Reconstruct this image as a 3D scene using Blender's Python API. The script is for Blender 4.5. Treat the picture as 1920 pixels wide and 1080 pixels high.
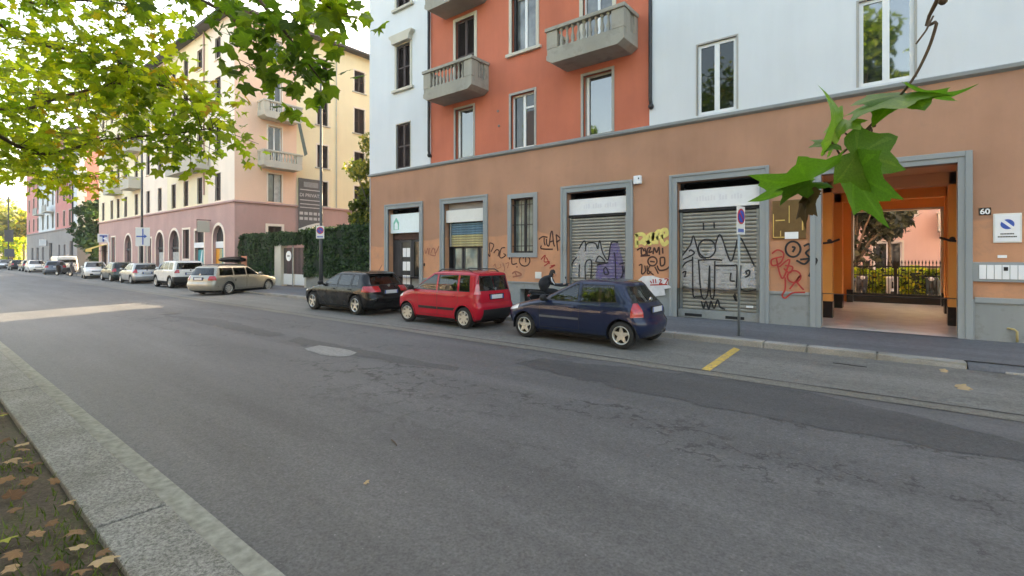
import bpy, bmesh, math, random
import numpy as np
from mathutils import Vector, Matrix

for o in list(bpy.data.objects):
    bpy.data.objects.remove(o)
S = bpy.context.scene
COL = S.collection
RAD = math.radians

# ------------------------------------------------------------ camera, sky, sun, exposure
EYE = 1.92
YAW = 38.6
cam_d = bpy.data.cameras.new('camera')
cam = bpy.data.objects.new('camera', cam_d)
COL.objects.link(cam)
cam.location = (0, 0, EYE)
cam.rotation_euler = (RAD(90), 0, RAD(YAW))
cam_d.sensor_width = 36
cam_d.lens = 36 * 920 / 1920
cam_d.shift_y = -59 / 1920
cam_d.clip_start = 0.05
cam_d.clip_end = 3000
S.camera = cam

SUN_EL, SUN_AZ = 22.0, Vector((-0.236, 0.97, 0)).normalized()
w = bpy.data.worlds.new('World')
S.world = w
w.use_nodes = True
nt = w.node_tree
bg = nt.nodes['Background']
sky = nt.nodes.new('ShaderNodeTexSky')
sky.sky_type = 'NISHITA'
sky.sun_disc = False
sky.sun_elevation = RAD(SUN_EL)
sky.sun_rotation = math.atan2(SUN_AZ.x, SUN_AZ.y)
sky.altitude = 120
sky.air_density = 1.0
sky.dust_density = 5.0
sky.ozone_density = 0.6
nt.links.new(sky.outputs[0], bg.inputs[0])
bg.inputs[1].default_value = 0.15

sd = bpy.data.lights.new('sun', 'SUN')
sd.energy = 3.2
sd.angle = RAD(0.53)
sd.color = (1.0, 0.9, 0.74)
sun = bpy.data.objects.new('sun', sd)
COL.objects.link(sun)
sdir = Vector((SUN_AZ.x * math.cos(RAD(SUN_EL)), SUN_AZ.y * math.cos(RAD(SUN_EL)), math.sin(RAD(SUN_EL))))
sun.rotation_euler = sdir.to_track_quat('Z', 'Y').to_euler()
sun.location = (-30, 60, 40)

S.view_settings.view_transform = 'Standard'
S.view_settings.look = 'None'
S.view_settings.gamma = 1
S.view_settings.exposure = 2.93
try:
    S.view_settings.use_white_balance = True
    S.view_settings.white_balance_temperature = 8400
    S.view_settings.white_balance_tint = 8
except Exception:
    pass
S.render.engine = 'CYCLES'
S.render.resolution_x = 1024
S.render.resolution_y = 576
S.cycles.max_bounces = 8
S.cycles.diffuse_bounces = 6
S.cycles.transparent_max_bounces = 12

# ------------------------------------------------------------ measuring helpers (photo pixel -> metre on a known plane)
_s, _c = math.sin(RAD(YAW)), math.cos(RAD(YAW))
def ray(px):
    a = px - 960
    return (-_s * 920 + _c * a, _c * 920 + _s * a)
def onY(px, py, Y=14.6):
    dx, dy = ray(px)
    return (dx / dy * Y, EYE + (481 - py) / dy * Y)
def onZ(px, py, z=0.0):
    dx, dy = ray(px)
    k = (EYE - z) / (py - 481)
    return (dx * k, dy * k)
def atdepth(px, py, D):
    dx, dy = ray(px)
    return Vector((dx / 920 * D, dy / 920 * D, EYE + (481 - py) / 920 * D))

# ------------------------------------------------------------ materials
MATS = {}
def newmat(name):
    m = bpy.data.materials.new(name)
    m.use_nodes = True
    MATS[name] = m
    return m, m.node_tree, m.node_tree.nodes['Principled BSDF']
def N(t, kind, **kw):
    n = t.nodes.new(kind)
    for k, v in kw.items():
        setattr(n, k, v)
    return n
def col4(c):
    return (c[0], c[1], c[2], 1)
def mapped(t, scale, coord='Object'):
    tc = N(t, 'ShaderNodeTexCoord')
    mp = N(t, 'ShaderNodeMapping')
    mp.inputs['Scale'].default_value = scale
    t.links.new(tc.outputs[coord], mp.inputs[0])
    return mp
def noise(t, scale=(1, 1, 1), s=1.0, detail=4, rough=0.55):
    mp = mapped(t, scale)
    n = N(t, 'ShaderNodeTexNoise')
    n.inputs['Scale'].default_value = s
    n.inputs['Detail'].default_value = detail
    n.inputs['Roughness'].default_value = rough
    t.links.new(mp.outputs[0], n.inputs['Vector'])
    return n
def ramp(t, src, stops):
    r = N(t, 'ShaderNodeValToRGB')
    e = r.color_ramp.elements
    while len(e) < len(stops):
        e.new(0.5)
    for i, (p, c) in enumerate(stops):
        e[i].position = p
        e[i].color = c if len(c) == 4 else col4(c)
    t.links.new(src, r.inputs[0])
    return r
def mixc(t, fac, a, b, mode='MIX'):
    m = N(t, 'ShaderNodeMix', data_type='RGBA', blend_type=mode)
    for i, v in ((0, fac), (6, a), (7, b)):
        if hasattr(v, 'links') or hasattr(v, 'is_linked'):
            t.links.new(v, m.inputs[i])
        else:
            m.inputs[i].default_value = v if i == 0 else col4(v)
    return m.outputs[2]
def bumpit(t, b, src, strength=0.2, dist=0.01):
    bp = N(t, 'ShaderNodeBump')
    bp.inputs['Strength'].default_value = strength
    bp.inputs['Distance'].default_value = dist
    t.links.new(src, bp.inputs['Height'])
    t.links.new(bp.outputs[0], b.inputs['Normal'])
def sc(c, k):
    return (min(c[0] * k, 1), min(c[1] * k, 1), min(c[2] * k, 1))

def plain(name, c, rough=0.6, var=0.12, s=6.0, metal=0.0, bump=0.0, coat=0.0, spec=0.5):
    m, t, b = newmat(name)
    n = noise(t, s=s)
    r = ramp(t, n.outputs[0], [(0.3, sc(c, 1 - var)), (0.7, sc(c, 1 + var))])
    t.links.new(r.outputs[0], b.inputs['Base Color'])
    b.inputs['Roughness'].default_value = rough
    b.inputs['Metallic'].default_value = metal
    b.inputs['Coat Weight'].default_value = coat
    b.inputs['Specular IOR Level'].default_value = spec
    if bump:
        n2 = noise(t, s=60)
        bumpit(t, b, n2.outputs[0], bump, 0.004)
    return m

def stucco(name, c, var=0.1, streak=0.1, dirt=None, low=None, lowz=3.0, bump=0.25):
    """painted render: cloudy tone, rain streaks, fine grain; low = repainted band under lowz"""
    m, t, b = newmat(name)
    n = noise(t, s=0.55, detail=6)
    r = ramp(t, n.outputs[0], [(0.3, sc(c, 1 - var)), (0.72, sc(c, 1 + var * 0.7))])
    colr = r.outputs[0]
    if low:
        tc = N(t, 'ShaderNodeTexCoord')
        sp = N(t, 'ShaderNodeSeparateXYZ')
        t.links.new(tc.outputs['Object'], sp.inputs[0])
        nx = noise(t, scale=(1, 1, 0.02), s=0.22, detail=1)
        mt = N(t, 'ShaderNodeMath', operation='MULTIPLY_ADD')
        t.links.new(nx.outputs[0], mt.inputs[0])
        mt.inputs[1].default_value = 1.6
        t.links.new(sp.outputs['Z'], mt.inputs[2])
        r2 = ramp(t, mt.outputs[0], [(0.0, (1, 1, 1)), (0.5, (0, 0, 0))])
        mr = N(t, 'ShaderNodeMapRange')
        mr.inputs['From Min'].default_value = lowz + 0.8 + 0.03
        mr.inputs['From Max'].default_value = lowz + 0.8 - 0.03
        t.links.new(mt.outputs[0], mr.inputs['Value'])
        n3 = noise(t, s=0.9, detail=5)
        r3 = ramp(t, n3.outputs[0], [(0.3, sc(low, 0.93)), (0.7, sc(low, 1.06))])
        colr = mixc(t, mr.outputs[0], colr, r3.outputs[0])
    if streak:
        n2 = noise(t, scale=(0.9, 0.9, 0.10), s=1.0, detail=8, rough=0.65)
        r2 = ramp(t, n2.outputs[0], [(0.38, sc((1, 1, 1), 1 - streak)), (0.6, (1, 1, 1))])
        colr = mixc(t, 1.0, colr, r2.outputs[0], 'MULTIPLY')
    if dirt:
        n4 = noise(t, s=2.2, detail=8, rough=0.7)
        r4 = ramp(t, n4.outputs[0], [(0.52, (0, 0, 0)), (0.75, (1, 1, 1))])
        colr = mixc(t, r4.outputs[0], colr, dirt)
    t.links.new(colr, b.inputs['Base Color'])
    b.inputs['Roughness'].default_value = 0.9
    b.inputs['Specular IOR Level'].default_value = 0.2
    nb = noise(t, s=45, detail=6)
    bumpit(t, b, nb.outputs[0], bump, 0.006)
    return m

def asphalt(name, c, cracks=0.0, patch=0.2, speck=0.5, rough=0.62, band=False):
    m, t, b = newmat(name)
    n1 = noise(t, scale=(0.35, 1.0, 1), s=0.5, detail=6)
    r1 = ramp(t, n1.outputs[0], [(0.3, sc(c, 1 - patch)), (0.7, sc(c, 1 + patch))])
    n2 = noise(t, s=38, detail=6, rough=0.75)
    r2 = ramp(t, n2.outputs[0], [(0.35, sc((1, 1, 1), 1 - speck)), (0.62, (1, 1, 1)), (0.78, (1 + speck, 1 + speck, 1 + speck))])
    colr = mixc(t, 1.0, r1.outputs[0], r2.outputs[0], 'MULTIPLY')
    n3 = noise(t, scale=(0.12, 1.6, 1), s=1.0, detail=4)
    r3 = ramp(t, n3.outputs[0], [(0.35, (0.86, 0.86, 0.86)), (0.65, (1.08, 1.08, 1.08))])
    colr = mixc(t, 1.0, colr, r3.outputs[0], 'MULTIPLY')
    hsrc = n2.outputs[0]
    n5 = noise(t, s=11, detail=5, rough=0.7)
    r5_ = ramp(t, n5.outputs[0], [(0.32, (0.80, 0.80, 0.80)), (0.5, (1, 1, 1)), (0.70, (1.16, 1.16, 1.16))])
    colr = mixc(t, 1.0, colr, r5_.outputs[0], 'MULTIPLY')
    vs = N(t, 'ShaderNodeTexVoronoi', feature='F1')
    vs.inputs['Scale'].default_value = 7.0
    t.links.new(mapped(t, (1, 1, 1)).outputs[0], vs.inputs['Vector'])
    rv_ = ramp(t, vs.outputs['Distance'], [(0.035, (0.9, 0.9, 0.9)), (0.06, (0, 0, 0))])
    colr = mixc(t, rv_.outputs[0], colr, sc(c, 1.9))
    if cracks:
        mp = mapped(t, (1, 1, 1))
        nw = noise(t, s=2.5, detail=8, rough=0.7)
        ad = N(t, 'ShaderNodeVectorMath', operation='MULTIPLY_ADD')
        t.links.new(nw.outputs['Color'], ad.inputs[0])
        ad.inputs[1].default_value = (0.9, 0.9, 0)
        t.links.new(mp.outputs[0], ad.inputs[2])
        vo = N(t, 'ShaderNodeTexVoronoi', feature='DISTANCE_TO_EDGE')
        vo.inputs['Scale'].default_value = 1.9
        t.links.new(ad.outputs[0], vo.inputs['Vector'])
        rc = ramp(t, vo.outputs['Distance'], [(0.0, (1, 1, 1)), (0.02, (0.9, 0.9, 0.9)), (0.05, (0, 0, 0))])
        nm = noise(t, scale=(0.3, 0.9, 1), s=0.8, detail=3)
        rm = ramp(t, nm.outputs[0], [(0.46, (0, 0, 0)), (0.56, (1, 1, 1))])
        fac = mixc(t, 1.0, rc.outputs[0], rm.outputs[0], 'MULTIPLY')
        if band:
            tcb = N(t, 'ShaderNodeTexCoord')
            spb = N(t, 'ShaderNodeSeparateXYZ')
            t.links.new(tcb.outputs['Object'], spb.inputs[0])
            dvb = N(t, 'ShaderNodeMath', operation='DIVIDE')
            t.links.new(spb.outputs['Y'], dvb.inputs[0])
            dvb.inputs[1].default_value = 10.0
            rb_ = ramp(t, dvb.outputs[0], [(0.30, (0.12, 0.12, 0.12)), (0.47, (1, 1, 1)), (0.70, (1, 1, 1)), (0.80, (0.3, 0.3, 0.3))])
            fac = mixc(t, 1.0, fac, rb_.outputs[0], 'MULTIPLY')
        nz = noise(t, s=7, detail=2)
        rz = ramp(t, nz.outputs[0], [(0.40, (0, 0, 0)), (0.52, (cracks, cracks, cracks))])
        fac = mixc(t, 1.0, fac, rz.outputs[0], 'MULTIPLY')
        colr = mixc(t, fac, colr, sc(c, 0.27))
    t.links.new(colr, b.inputs['Base Color'])
    b.inputs['Roughness'].default_value = rough
    b.inputs['Specular IOR Level'].default_value = 0.35
    bumpit(t, b, hsrc, 0.8, 0.012)
    return m

def granite(name, c, var=0.35, s=120):
    m, t, b = newmat(name)
    n = noise(t, s=s, detail=2, rough=0.8)
    r = ramp(t, n.outputs[0], [(0.36, sc(c, 1 - var)), (0.5, c), (0.66, sc(c, 1 + var))])
    n2 = noise(t, s=1.7, detail=5)
    r2 = ramp(t, n2.outputs[0], [(0.3, (0.72, 0.71, 0.68)), (0.7, (1.06, 1.06, 1.06))])
    t.links.new(mixc(t, 1.0, r.outputs[0], r2.outputs[0], 'MULTIPLY'), b.inputs['Base Color'])
    b.inputs['Roughness'].default_value = 0.8
    bumpit(t, b, n.outputs[0], 0.35, 0.004)
    return m

def paint(name, c, metal=0.35, rough=0.32, coat=0.9):
    m, t, b = newmat(name)
    n = noise(t, s=5, detail=5)
    r = ramp(t, n.outputs[0], [(0.3, sc(c, 0.94)), (0.7, sc(c, 1.05))])
    t.links.new(r.outputs[0], b.inputs['Base Color'])
    nr = noise(t, s=3, detail=6)
    rr = ramp(t, nr.outputs[0], [(0.3, (rough * 0.8,) * 3), (0.7, (rough * 1.3,) * 3)])
    t.links.new(rr.outputs[0], b.inputs['Roughness'])
    b.inputs['Metallic'].default_value = metal
    b.inputs['Specular IOR Level'].default_value = 0.15
    b.inputs['Coat Weight'].default_value = coat
    b.inputs['Coat Roughness'].default_value = 0.03
    return m

def glass_clear(name, tint=(0.5, 0.55, 0.55), dirt=0.06):
    """thin glazing: see-through with a Fresnel reflection"""
    m, t, b = newmat(name)
    out = t.nodes['Material Output']
    t.nodes.remove(b)
    tr = N(t, 'ShaderNodeBsdfTransparent')
    tr.inputs[0].default_value = col4(tint)
    gl = N(t, 'ShaderNodeBsdfGlossy')
    gl.inputs['Roughness'].default_value = 0.02
    df = N(t, 'ShaderNodeBsdfDiffuse')
    df.inputs[0].default_value = (0.35, 0.36, 0.35, 1)
    mx0 = N(t, 'ShaderNodeMixShader')
    mx0.inputs[0].default_value = dirt
    t.links.new(tr.outputs[0], mx0.inputs[1])
    t.links.new(df.outputs[0], mx0.inputs[2])
    fr = N(t, 'ShaderNodeFresnel')
    fr.inputs[0].default_value = 1.7
    mx = N(t, 'ShaderNodeMixShader')
    t.links.new(fr.outputs[0], mx.inputs[0])
    t.links.new(mx0.outputs[0], mx.inputs[1])
    t.links.new(gl.outputs[0], mx.inputs[2])
    t.links.new(mx.outputs[0], out.inputs[0])
    return m

def glass_dark(name, c=(0.02, 0.025, 0.025), wob=0.02, ior=1.9):
    """window pane before a dark room: dull dark body, wavy mirror skin"""
    m, t, b = newmat(name)
    n = noise(t, s=1.3, detail=3)
    r = ramp(t, n.outputs[0], [(0.35, sc(c, 0.55)), (0.65, sc(c, 1.4))])
    t.links.new(r.outputs[0], b.inputs['Base Color'])
    b.inputs['Roughness'].default_value = 0.03
    b.inputs['IOR'].default_value = ior
    nb = noise(t, s=0.9, detail=1)
    bumpit(t, b, nb.outputs[0], wob, 0.1)
    return m

def leafmat(name, stops, trans=0.5, rough=0.5):
    m, t, b = newmat(name)
    out = t.nodes['Material Output']
    at = N(t, 'ShaderNodeAttribute', attribute_name='tone')
    r = ramp(t, at.outputs['Fac'], stops)
    n = noise(t, s=30, detail=3)
    rn = ramp(t, n.outputs[0], [(0.3, (0.8, 0.8, 0.8)), (0.7, (1.12, 1.12, 1.12))])
    cc = mixc(t, 1.0, r.outputs[0], rn.outputs[0], 'MULTIPLY')
    t.links.new(cc, b.inputs['Base Color'])
    b.inputs['Roughness'].default_value = rough
    b.inputs['Specular IOR Level'].default_value = 0.35
    tl = N(t, 'ShaderNodeBsdfTranslucent')
    tcol = mixc(t, 1.0, cc, (1.7, 1.75, 0.8), 'MULTIPLY')
    t.links.new(tcol, tl.inputs[0])
    mx = N(t, 'ShaderNodeMixShader')
    mx.inputs[0].default_value = trans
    t.links.new(b.outputs[0], mx.inputs[1])
    t.links.new(tl.outputs[0], mx.inputs[2])
    t.links.new(mx.outputs[0], out.inputs[0])
    return m

stucco('ochre', (0.47, 0.256, 0.168), var=0.17, streak=0.10, low=(0.60, 0.30, 0.175), lowz=2.75, dirt=(0.40, 0.225, 0.155))
stucco('red', (0.57, 0.172, 0.105), var=0.12, streak=0.10)
stucco('white', (0.655, 0.69, 0.715), var=0.04, streak=0.05)
stucco('grey_stone', (0.31, 0.335, 0.34), var=0.08, streak=0.08)
stucco('plinth', (0.29, 0.31, 0.31), var=0.12, streak=0.12, dirt=(0.17, 0.165, 0.15))
stucco('balcony_stone', (0.36, 0.34, 0.29), var=0.14, streak=0.16, dirt=(0.2, 0.19, 0.165))
stucco('trim_cream', (0.55, 0.52, 0.44), var=0.08, streak=0.08)
stucco('trim_grey', (0.40, 0.39, 0.36), var=0.08, streak=0.08)
stucco('cream', (0.88, 0.78, 0.56), var=0.05, streak=0.05)
stucco('pale', (0.90, 0.78, 0.66), var=0.05, streak=0.05)
stucco('peach', (0.90, 0.62, 0.46), var=0.05, streak=0.04)
stucco('yellow', (0.90, 0.78, 0.52), var=0.05, streak=0.05)
stucco('mauve', (0.54, 0.35, 0.32), var=0.08, streak=0.08, dirt=(0.44, 0.31, 0.28))
stucco('far_grey', (0.34, 0.31, 0.30), var=0.08, streak=0.08)
stucco('far_pink', (0.62, 0.27, 0.25), var=0.06, streak=0.06)
stucco('passage_orange', (0.86, 0.42, 0.13), var=0.06, streak=0.04)
stucco('passage_ceiling', (0.66, 0.38, 0.22), var=0.05, streak=0.0)
stucco('court_pink', (0.58, 0.40, 0.34), var=0.06, streak=0.06)
stucco('brick_red', (0.24, 0.21, 0.19), var=0.1, streak=0.08)
asphalt('road', (0.142, 0.139, 0.141), cracks=0.95, band=True)
asphalt('parking', (0.235, 0.226, 0.208), cracks=0.4, patch=0.16)
asphalt('sidewalk', (0.15, 0.153, 0.165), cracks=0.2, patch=0.12, speck=0.25)
asphalt('patch_dark', (0.094, 0.093, 0.095), patch=0.16)
asphalt('patch_light', (0.30, 0.295, 0.285), patch=0.12)
asphalt('gutter', (0.23, 0.215, 0.185), patch=0.2)
granite('granite', (0.30, 0.29, 0.27))
granite('granite_dark', (0.20, 0.20, 0.19), var=0.5, s=48)
granite('concrete', (0.27, 0.265, 0.24), var=0.15)
plain('shutter_brown', (0.055, 0.032, 0.028), 0.6)
plain('shutter_dark', (0.035, 0.036, 0.04), 0.6)
plain('white_frame', (0.72, 0.74, 0.74), 0.4, var=0.03)
plain('grey_frame', (0.34, 0.34, 0.32), 0.5)
plain('dark_metal', (0.025, 0.025, 0.027), 0.45, metal=0.3)
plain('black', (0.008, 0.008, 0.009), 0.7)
plain('black_gloss', (0.012, 0.012, 0.013), 0.25)
plain('interior', (0.03, 0.029, 0.028), 0.8)
plain('seat', (0.05, 0.05, 0.052), 0.9)
plain('tyre', (0.018, 0.018, 0.018), 0.85, bump=0.2)
plain('alloy', (0.55, 0.55, 0.53), 0.35, metal=0.75)
plain('alloy_pale', (0.50, 0.49, 0.45), 0.4, metal=0.5)
plain('chrome', (0.75, 0.75, 0.75), 0.15, metal=1.0)
plain('brake_dark', (0.02, 0.019, 0.018), 0.6, metal=0.4)
plain('red_lens', (0.42, 0.012, 0.02), 0.15, coat=0.8)
plain('clear_lens', (0.62, 0.64, 0.66), 0.12, coat=0.8)
plain('lamp_pink', (0.55, 0.16, 0.17), 0.12, coat=0.8)
plain('amber_lens', (0.6, 0.2, 0.03), 0.2, coat=0.5)
plain('plate_white', (0.62, 0.64, 0.66), 0.4, var=0.04)
plain('plate_blue', (0.03, 0.08, 0.35), 0.4)
plain('sign_white', (0.80, 0.82, 0.84), 0.45, var=0.03)
plain('sign_paleblue', (0.70, 0.83, 0.87), 0.4, var=0.03)
plain('sign_cream', (0.70, 0.71, 0.68), 0.45, var=0.03)
plain('sign_blue', (0.02, 0.09, 0.42), 0.4)
plain('sign_red', (0.5, 0.02, 0.03), 0.4)
plain('sign_green', (0.14, 0.5, 0.40), 0.5)
plain('sign_grey', (0.105, 0.105, 0.108), 0.6)
plain('letter_grey', (0.5, 0.5, 0.5), 0.6)
plain('faint_letter', (0.735, 0.745, 0.78), 0.5, var=0.03)
plain('galvanised', (0.26, 0.29, 0.30), 0.45, metal=0.5)
plain('pole_dark', (0.07, 0.075, 0.078), 0.5, metal=0.3)
plain('slat', (0.33, 0.32, 0.285), 0.45, metal=0.35, var=0.15, s=3)
plain('slat_blue', (0.10, 0.20, 0.27), 0.5, var=.25)
plain('slat_yellow', (0.42, 0.37, 0.19), 0.5, var=.2)
plain('paint_yellow', (0.62, 0.36, 0.03), 0.8, var=0.25, s=14)
plain('paint_white', (0.5, 0.5, 0.48), 0.8, var=0.25, s=12)
plain('line_pale', (0.25, 0.247, 0.215), 0.9, var=0.3, s=11, bump=0.08)
plain('spray_black', (0.012, 0.012, 0.014), 0.7)
plain('spray_brown', (0.07, 0.03, 0.022), 0.8, var=0.3)
plain('spray_red', (0.42, 0.035, 0.03), 0.8, var=0.2)
plain('spray_faint', (0.34, 0.13, 0.085), 0.9)
plain('spray_yellow', (0.72, 0.62, 0.20), 0.8, var=0.12)
plain('spray_white', (0.66, 0.66, 0.68), 0.8, var=0.12)
plain('spray_purple', (0.15, 0.105, 0.34), 0.7, var=0.15)
plain('bronze', (0.17, 0.105, 0.045), 0.45, metal=0.5)
plain('gold', (0.75, 0.6, 0.25), 0.3, metal=0.8)
plain('floor_tile', (0.80, 0.76, 0.72), 0.2, var=0.1, s=2)
plain('roof_tile', (0.17, 0.085, 0.06), 0.85)
plain('eave_dark', (0.06, 0.055, 0.055), 0.8)
plain('bark', (0.13, 0.105, 0.075), 0.9, var=0.35, s=9, bump=0.5)
plain('twig', (0.075, 0.05, 0.032), 0.85)
plain('awning_green', (0.10, 0.13, 0.11), 0.8)
plain('awning_yellow', (0.62, 0.40, 0.08), 0.8)
plain('poster_teal', (0.02, 0.30, 0.34), 0.5)
plain('poster_orange', (0.75, 0.32, 0.03), 0.5)
plain('pipe_yellow', (0.42, 0.33, 0.14), 0.5)
plain('skin', (0.45, 0.26, 0.19), 0.55)
plain('hair', (0.018, 0.013, 0.011), 0.6)
plain('cloth_black', (0.014, 0.015, 0.019), 0.85)
plain('cloth_blue', (0.03, 0.04, 0.08), 0.9)
plain('cloth_white', (0.55, 0.57, 0.58), 0.85)
plain('orange_board', (0.6, 0.2, 0.1), 0.6)
plain('curtain', (0.45, 0.46, 0.44), 0.9, var=0.2, s=4)
plain('ground_earth', (0.09, 0.085, 0.075), 0.95)
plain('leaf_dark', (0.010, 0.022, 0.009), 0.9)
plain('gravel', (0.30, 0.28, 0.24), 0.95, var=0.2, s=20)
paint('paint_blue', (0.004, 0.012, 0.046), metal=0.05, rough=0.45)
paint('paint_red', (0.42, 0.004, 0.022), metal=0.0, rough=0.5, coat=0.8)
paint('paint_black', (0.003, 0.003, 0.004), metal=0.0, rough=0.7, coat=0.7)
paint('paint_champagne', (0.36, 0.345, 0.30), metal=0.5)
paint('paint_white', (0.72, 0.72, 0.70), metal=0.0)
paint('paint_silver', (0.45, 0.45, 0.44), metal=0.5)
paint('paint_grey', (0.10, 0.105, 0.11), metal=0.4)
paint('paint_dgreen', (0.04, 0.055, 0.05), metal=0.3)
paint('paint_steel', (0.13, 0.15, 0.18), metal=0.4)
plain('road_marking', (0.5, 0.5, 0.48), 0.85, var=0.2, s=10)
glass_clear('car_glass', (0.40, 0.45, 0.43), 0.012)
glass_clear('car_glass_dark', (0.10, 0.11, 0.11), 0.004)
glass_dark('glass', (0.008, 0.011, 0.009), ior=1.5)
glass_dark('glass_curtain', (0.16, 0.17, 0.165), ior=1.7)
glass_dark('glass_bluegreen', (0.20, 0.27, 0.25), ior=1.5)
glass_dark('glass_grey', (0.04, 0.044, 0.046), ior=1.6)
glass_dark('glass_mirror', (0.02, 0.025, 0.025), ior=2.4)
leafmat('leaf', [(0.0, (0.06, 0.12, 0.018)), (0.35, (0.15, 0.24, 0.03)), (0.62, (0.28, 0.36, 0.04)), (0.92, (0.46, 0.46, 0.05)), (1.0, (0.50, 0.30, 0.04))], trans=0.62)
leafmat('leaf_near', [(0.0, (0.04, 0.105, 0.018)), (0.5, (0.085, 0.20, 0.024)), (0.9, (0.17, 0.31, 0.05)), (0.94, (0.03, 0.018, 0.01)), (1.0, (0.05, 0.03, 0.015))], trans=0.5, rough=0.4)
leafmat('leaf_hedge', [(0.0, (0.010, 0.03, 0.012)), (0.5, (0.022, 0.06, 0.018)), (1.0, (0.05, 0.11, 0.025))], trans=0.2)
leafmat('leaf_tree', [(0.0, (0.05, 0.08, 0.02)), (0.6, (0.14, 0.17, 0.035)), (1.0, (0.36, 0.30, 0.07))], trans=0.45)
leafmat('leaf_conifer', [(0.0, (0.012, 0.02, 0.012)), (1.0, (0.05, 0.06, 0.03))], trans=0.15)
leafmat('leaf_dry', [(0.0, (0.12, 0.06, 0.03)), (0.5, (0.26, 0.15, 0.075)), (0.85, (0.42, 0.30, 0.18)), (1.0, (0.30, 0.30, 0.05))], trans=0.1, rough=0.8)
leafmat('grass', [(0.0, (0.03, 0.06, 0.012)), (1.0, (0.12, 0.17, 0.03))], trans=0.3)

def soilmat():
    m, t, b = newmat('soil')
    n = noise(t, s=3, detail=8, rough=0.7)
    r = ramp(t, n.outputs[0], [(0.3, (0.045, 0.034, 0.024)), (0.5, (0.085, 0.064, 0.045)), (0.64, (0.075, 0.07, 0.036)), (0.75, (0.13, 0.105, 0.075))])
    n2 = noise(t, s=40, detail=4)
    r2 = ramp(t, n2.outputs[0], [(0.3, (0.6, 0.6, 0.6)), (0.7, (1.3, 1.3, 1.3))])
    t.links.new(mixc(t, 1.0, r.outputs[0], r2.outputs[0], 'MULTIPLY'), b.inputs['Base Color'])
    b.inputs['Roughness'].default_value = 0.95
    bumpit(t, b, n2.outputs[0], 0.8, 0.02)
soilmat()

# ------------------------------------------------------------ mesh and object helpers
class Fac:
    """a facade frame: u along the wall, d outward, z up"""
    def __init__(s, o, u, n):
        s.o, s.u, s.n = Vector(o), Vector(u), Vector(n)
    def p(s, u, d, z):
        return s.o + s.u * u + s.n * d + Vector((0, 0, z))
WORLD = Fac((0, 0, 0), (1, 0, 0), (0, 1, 0))

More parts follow.
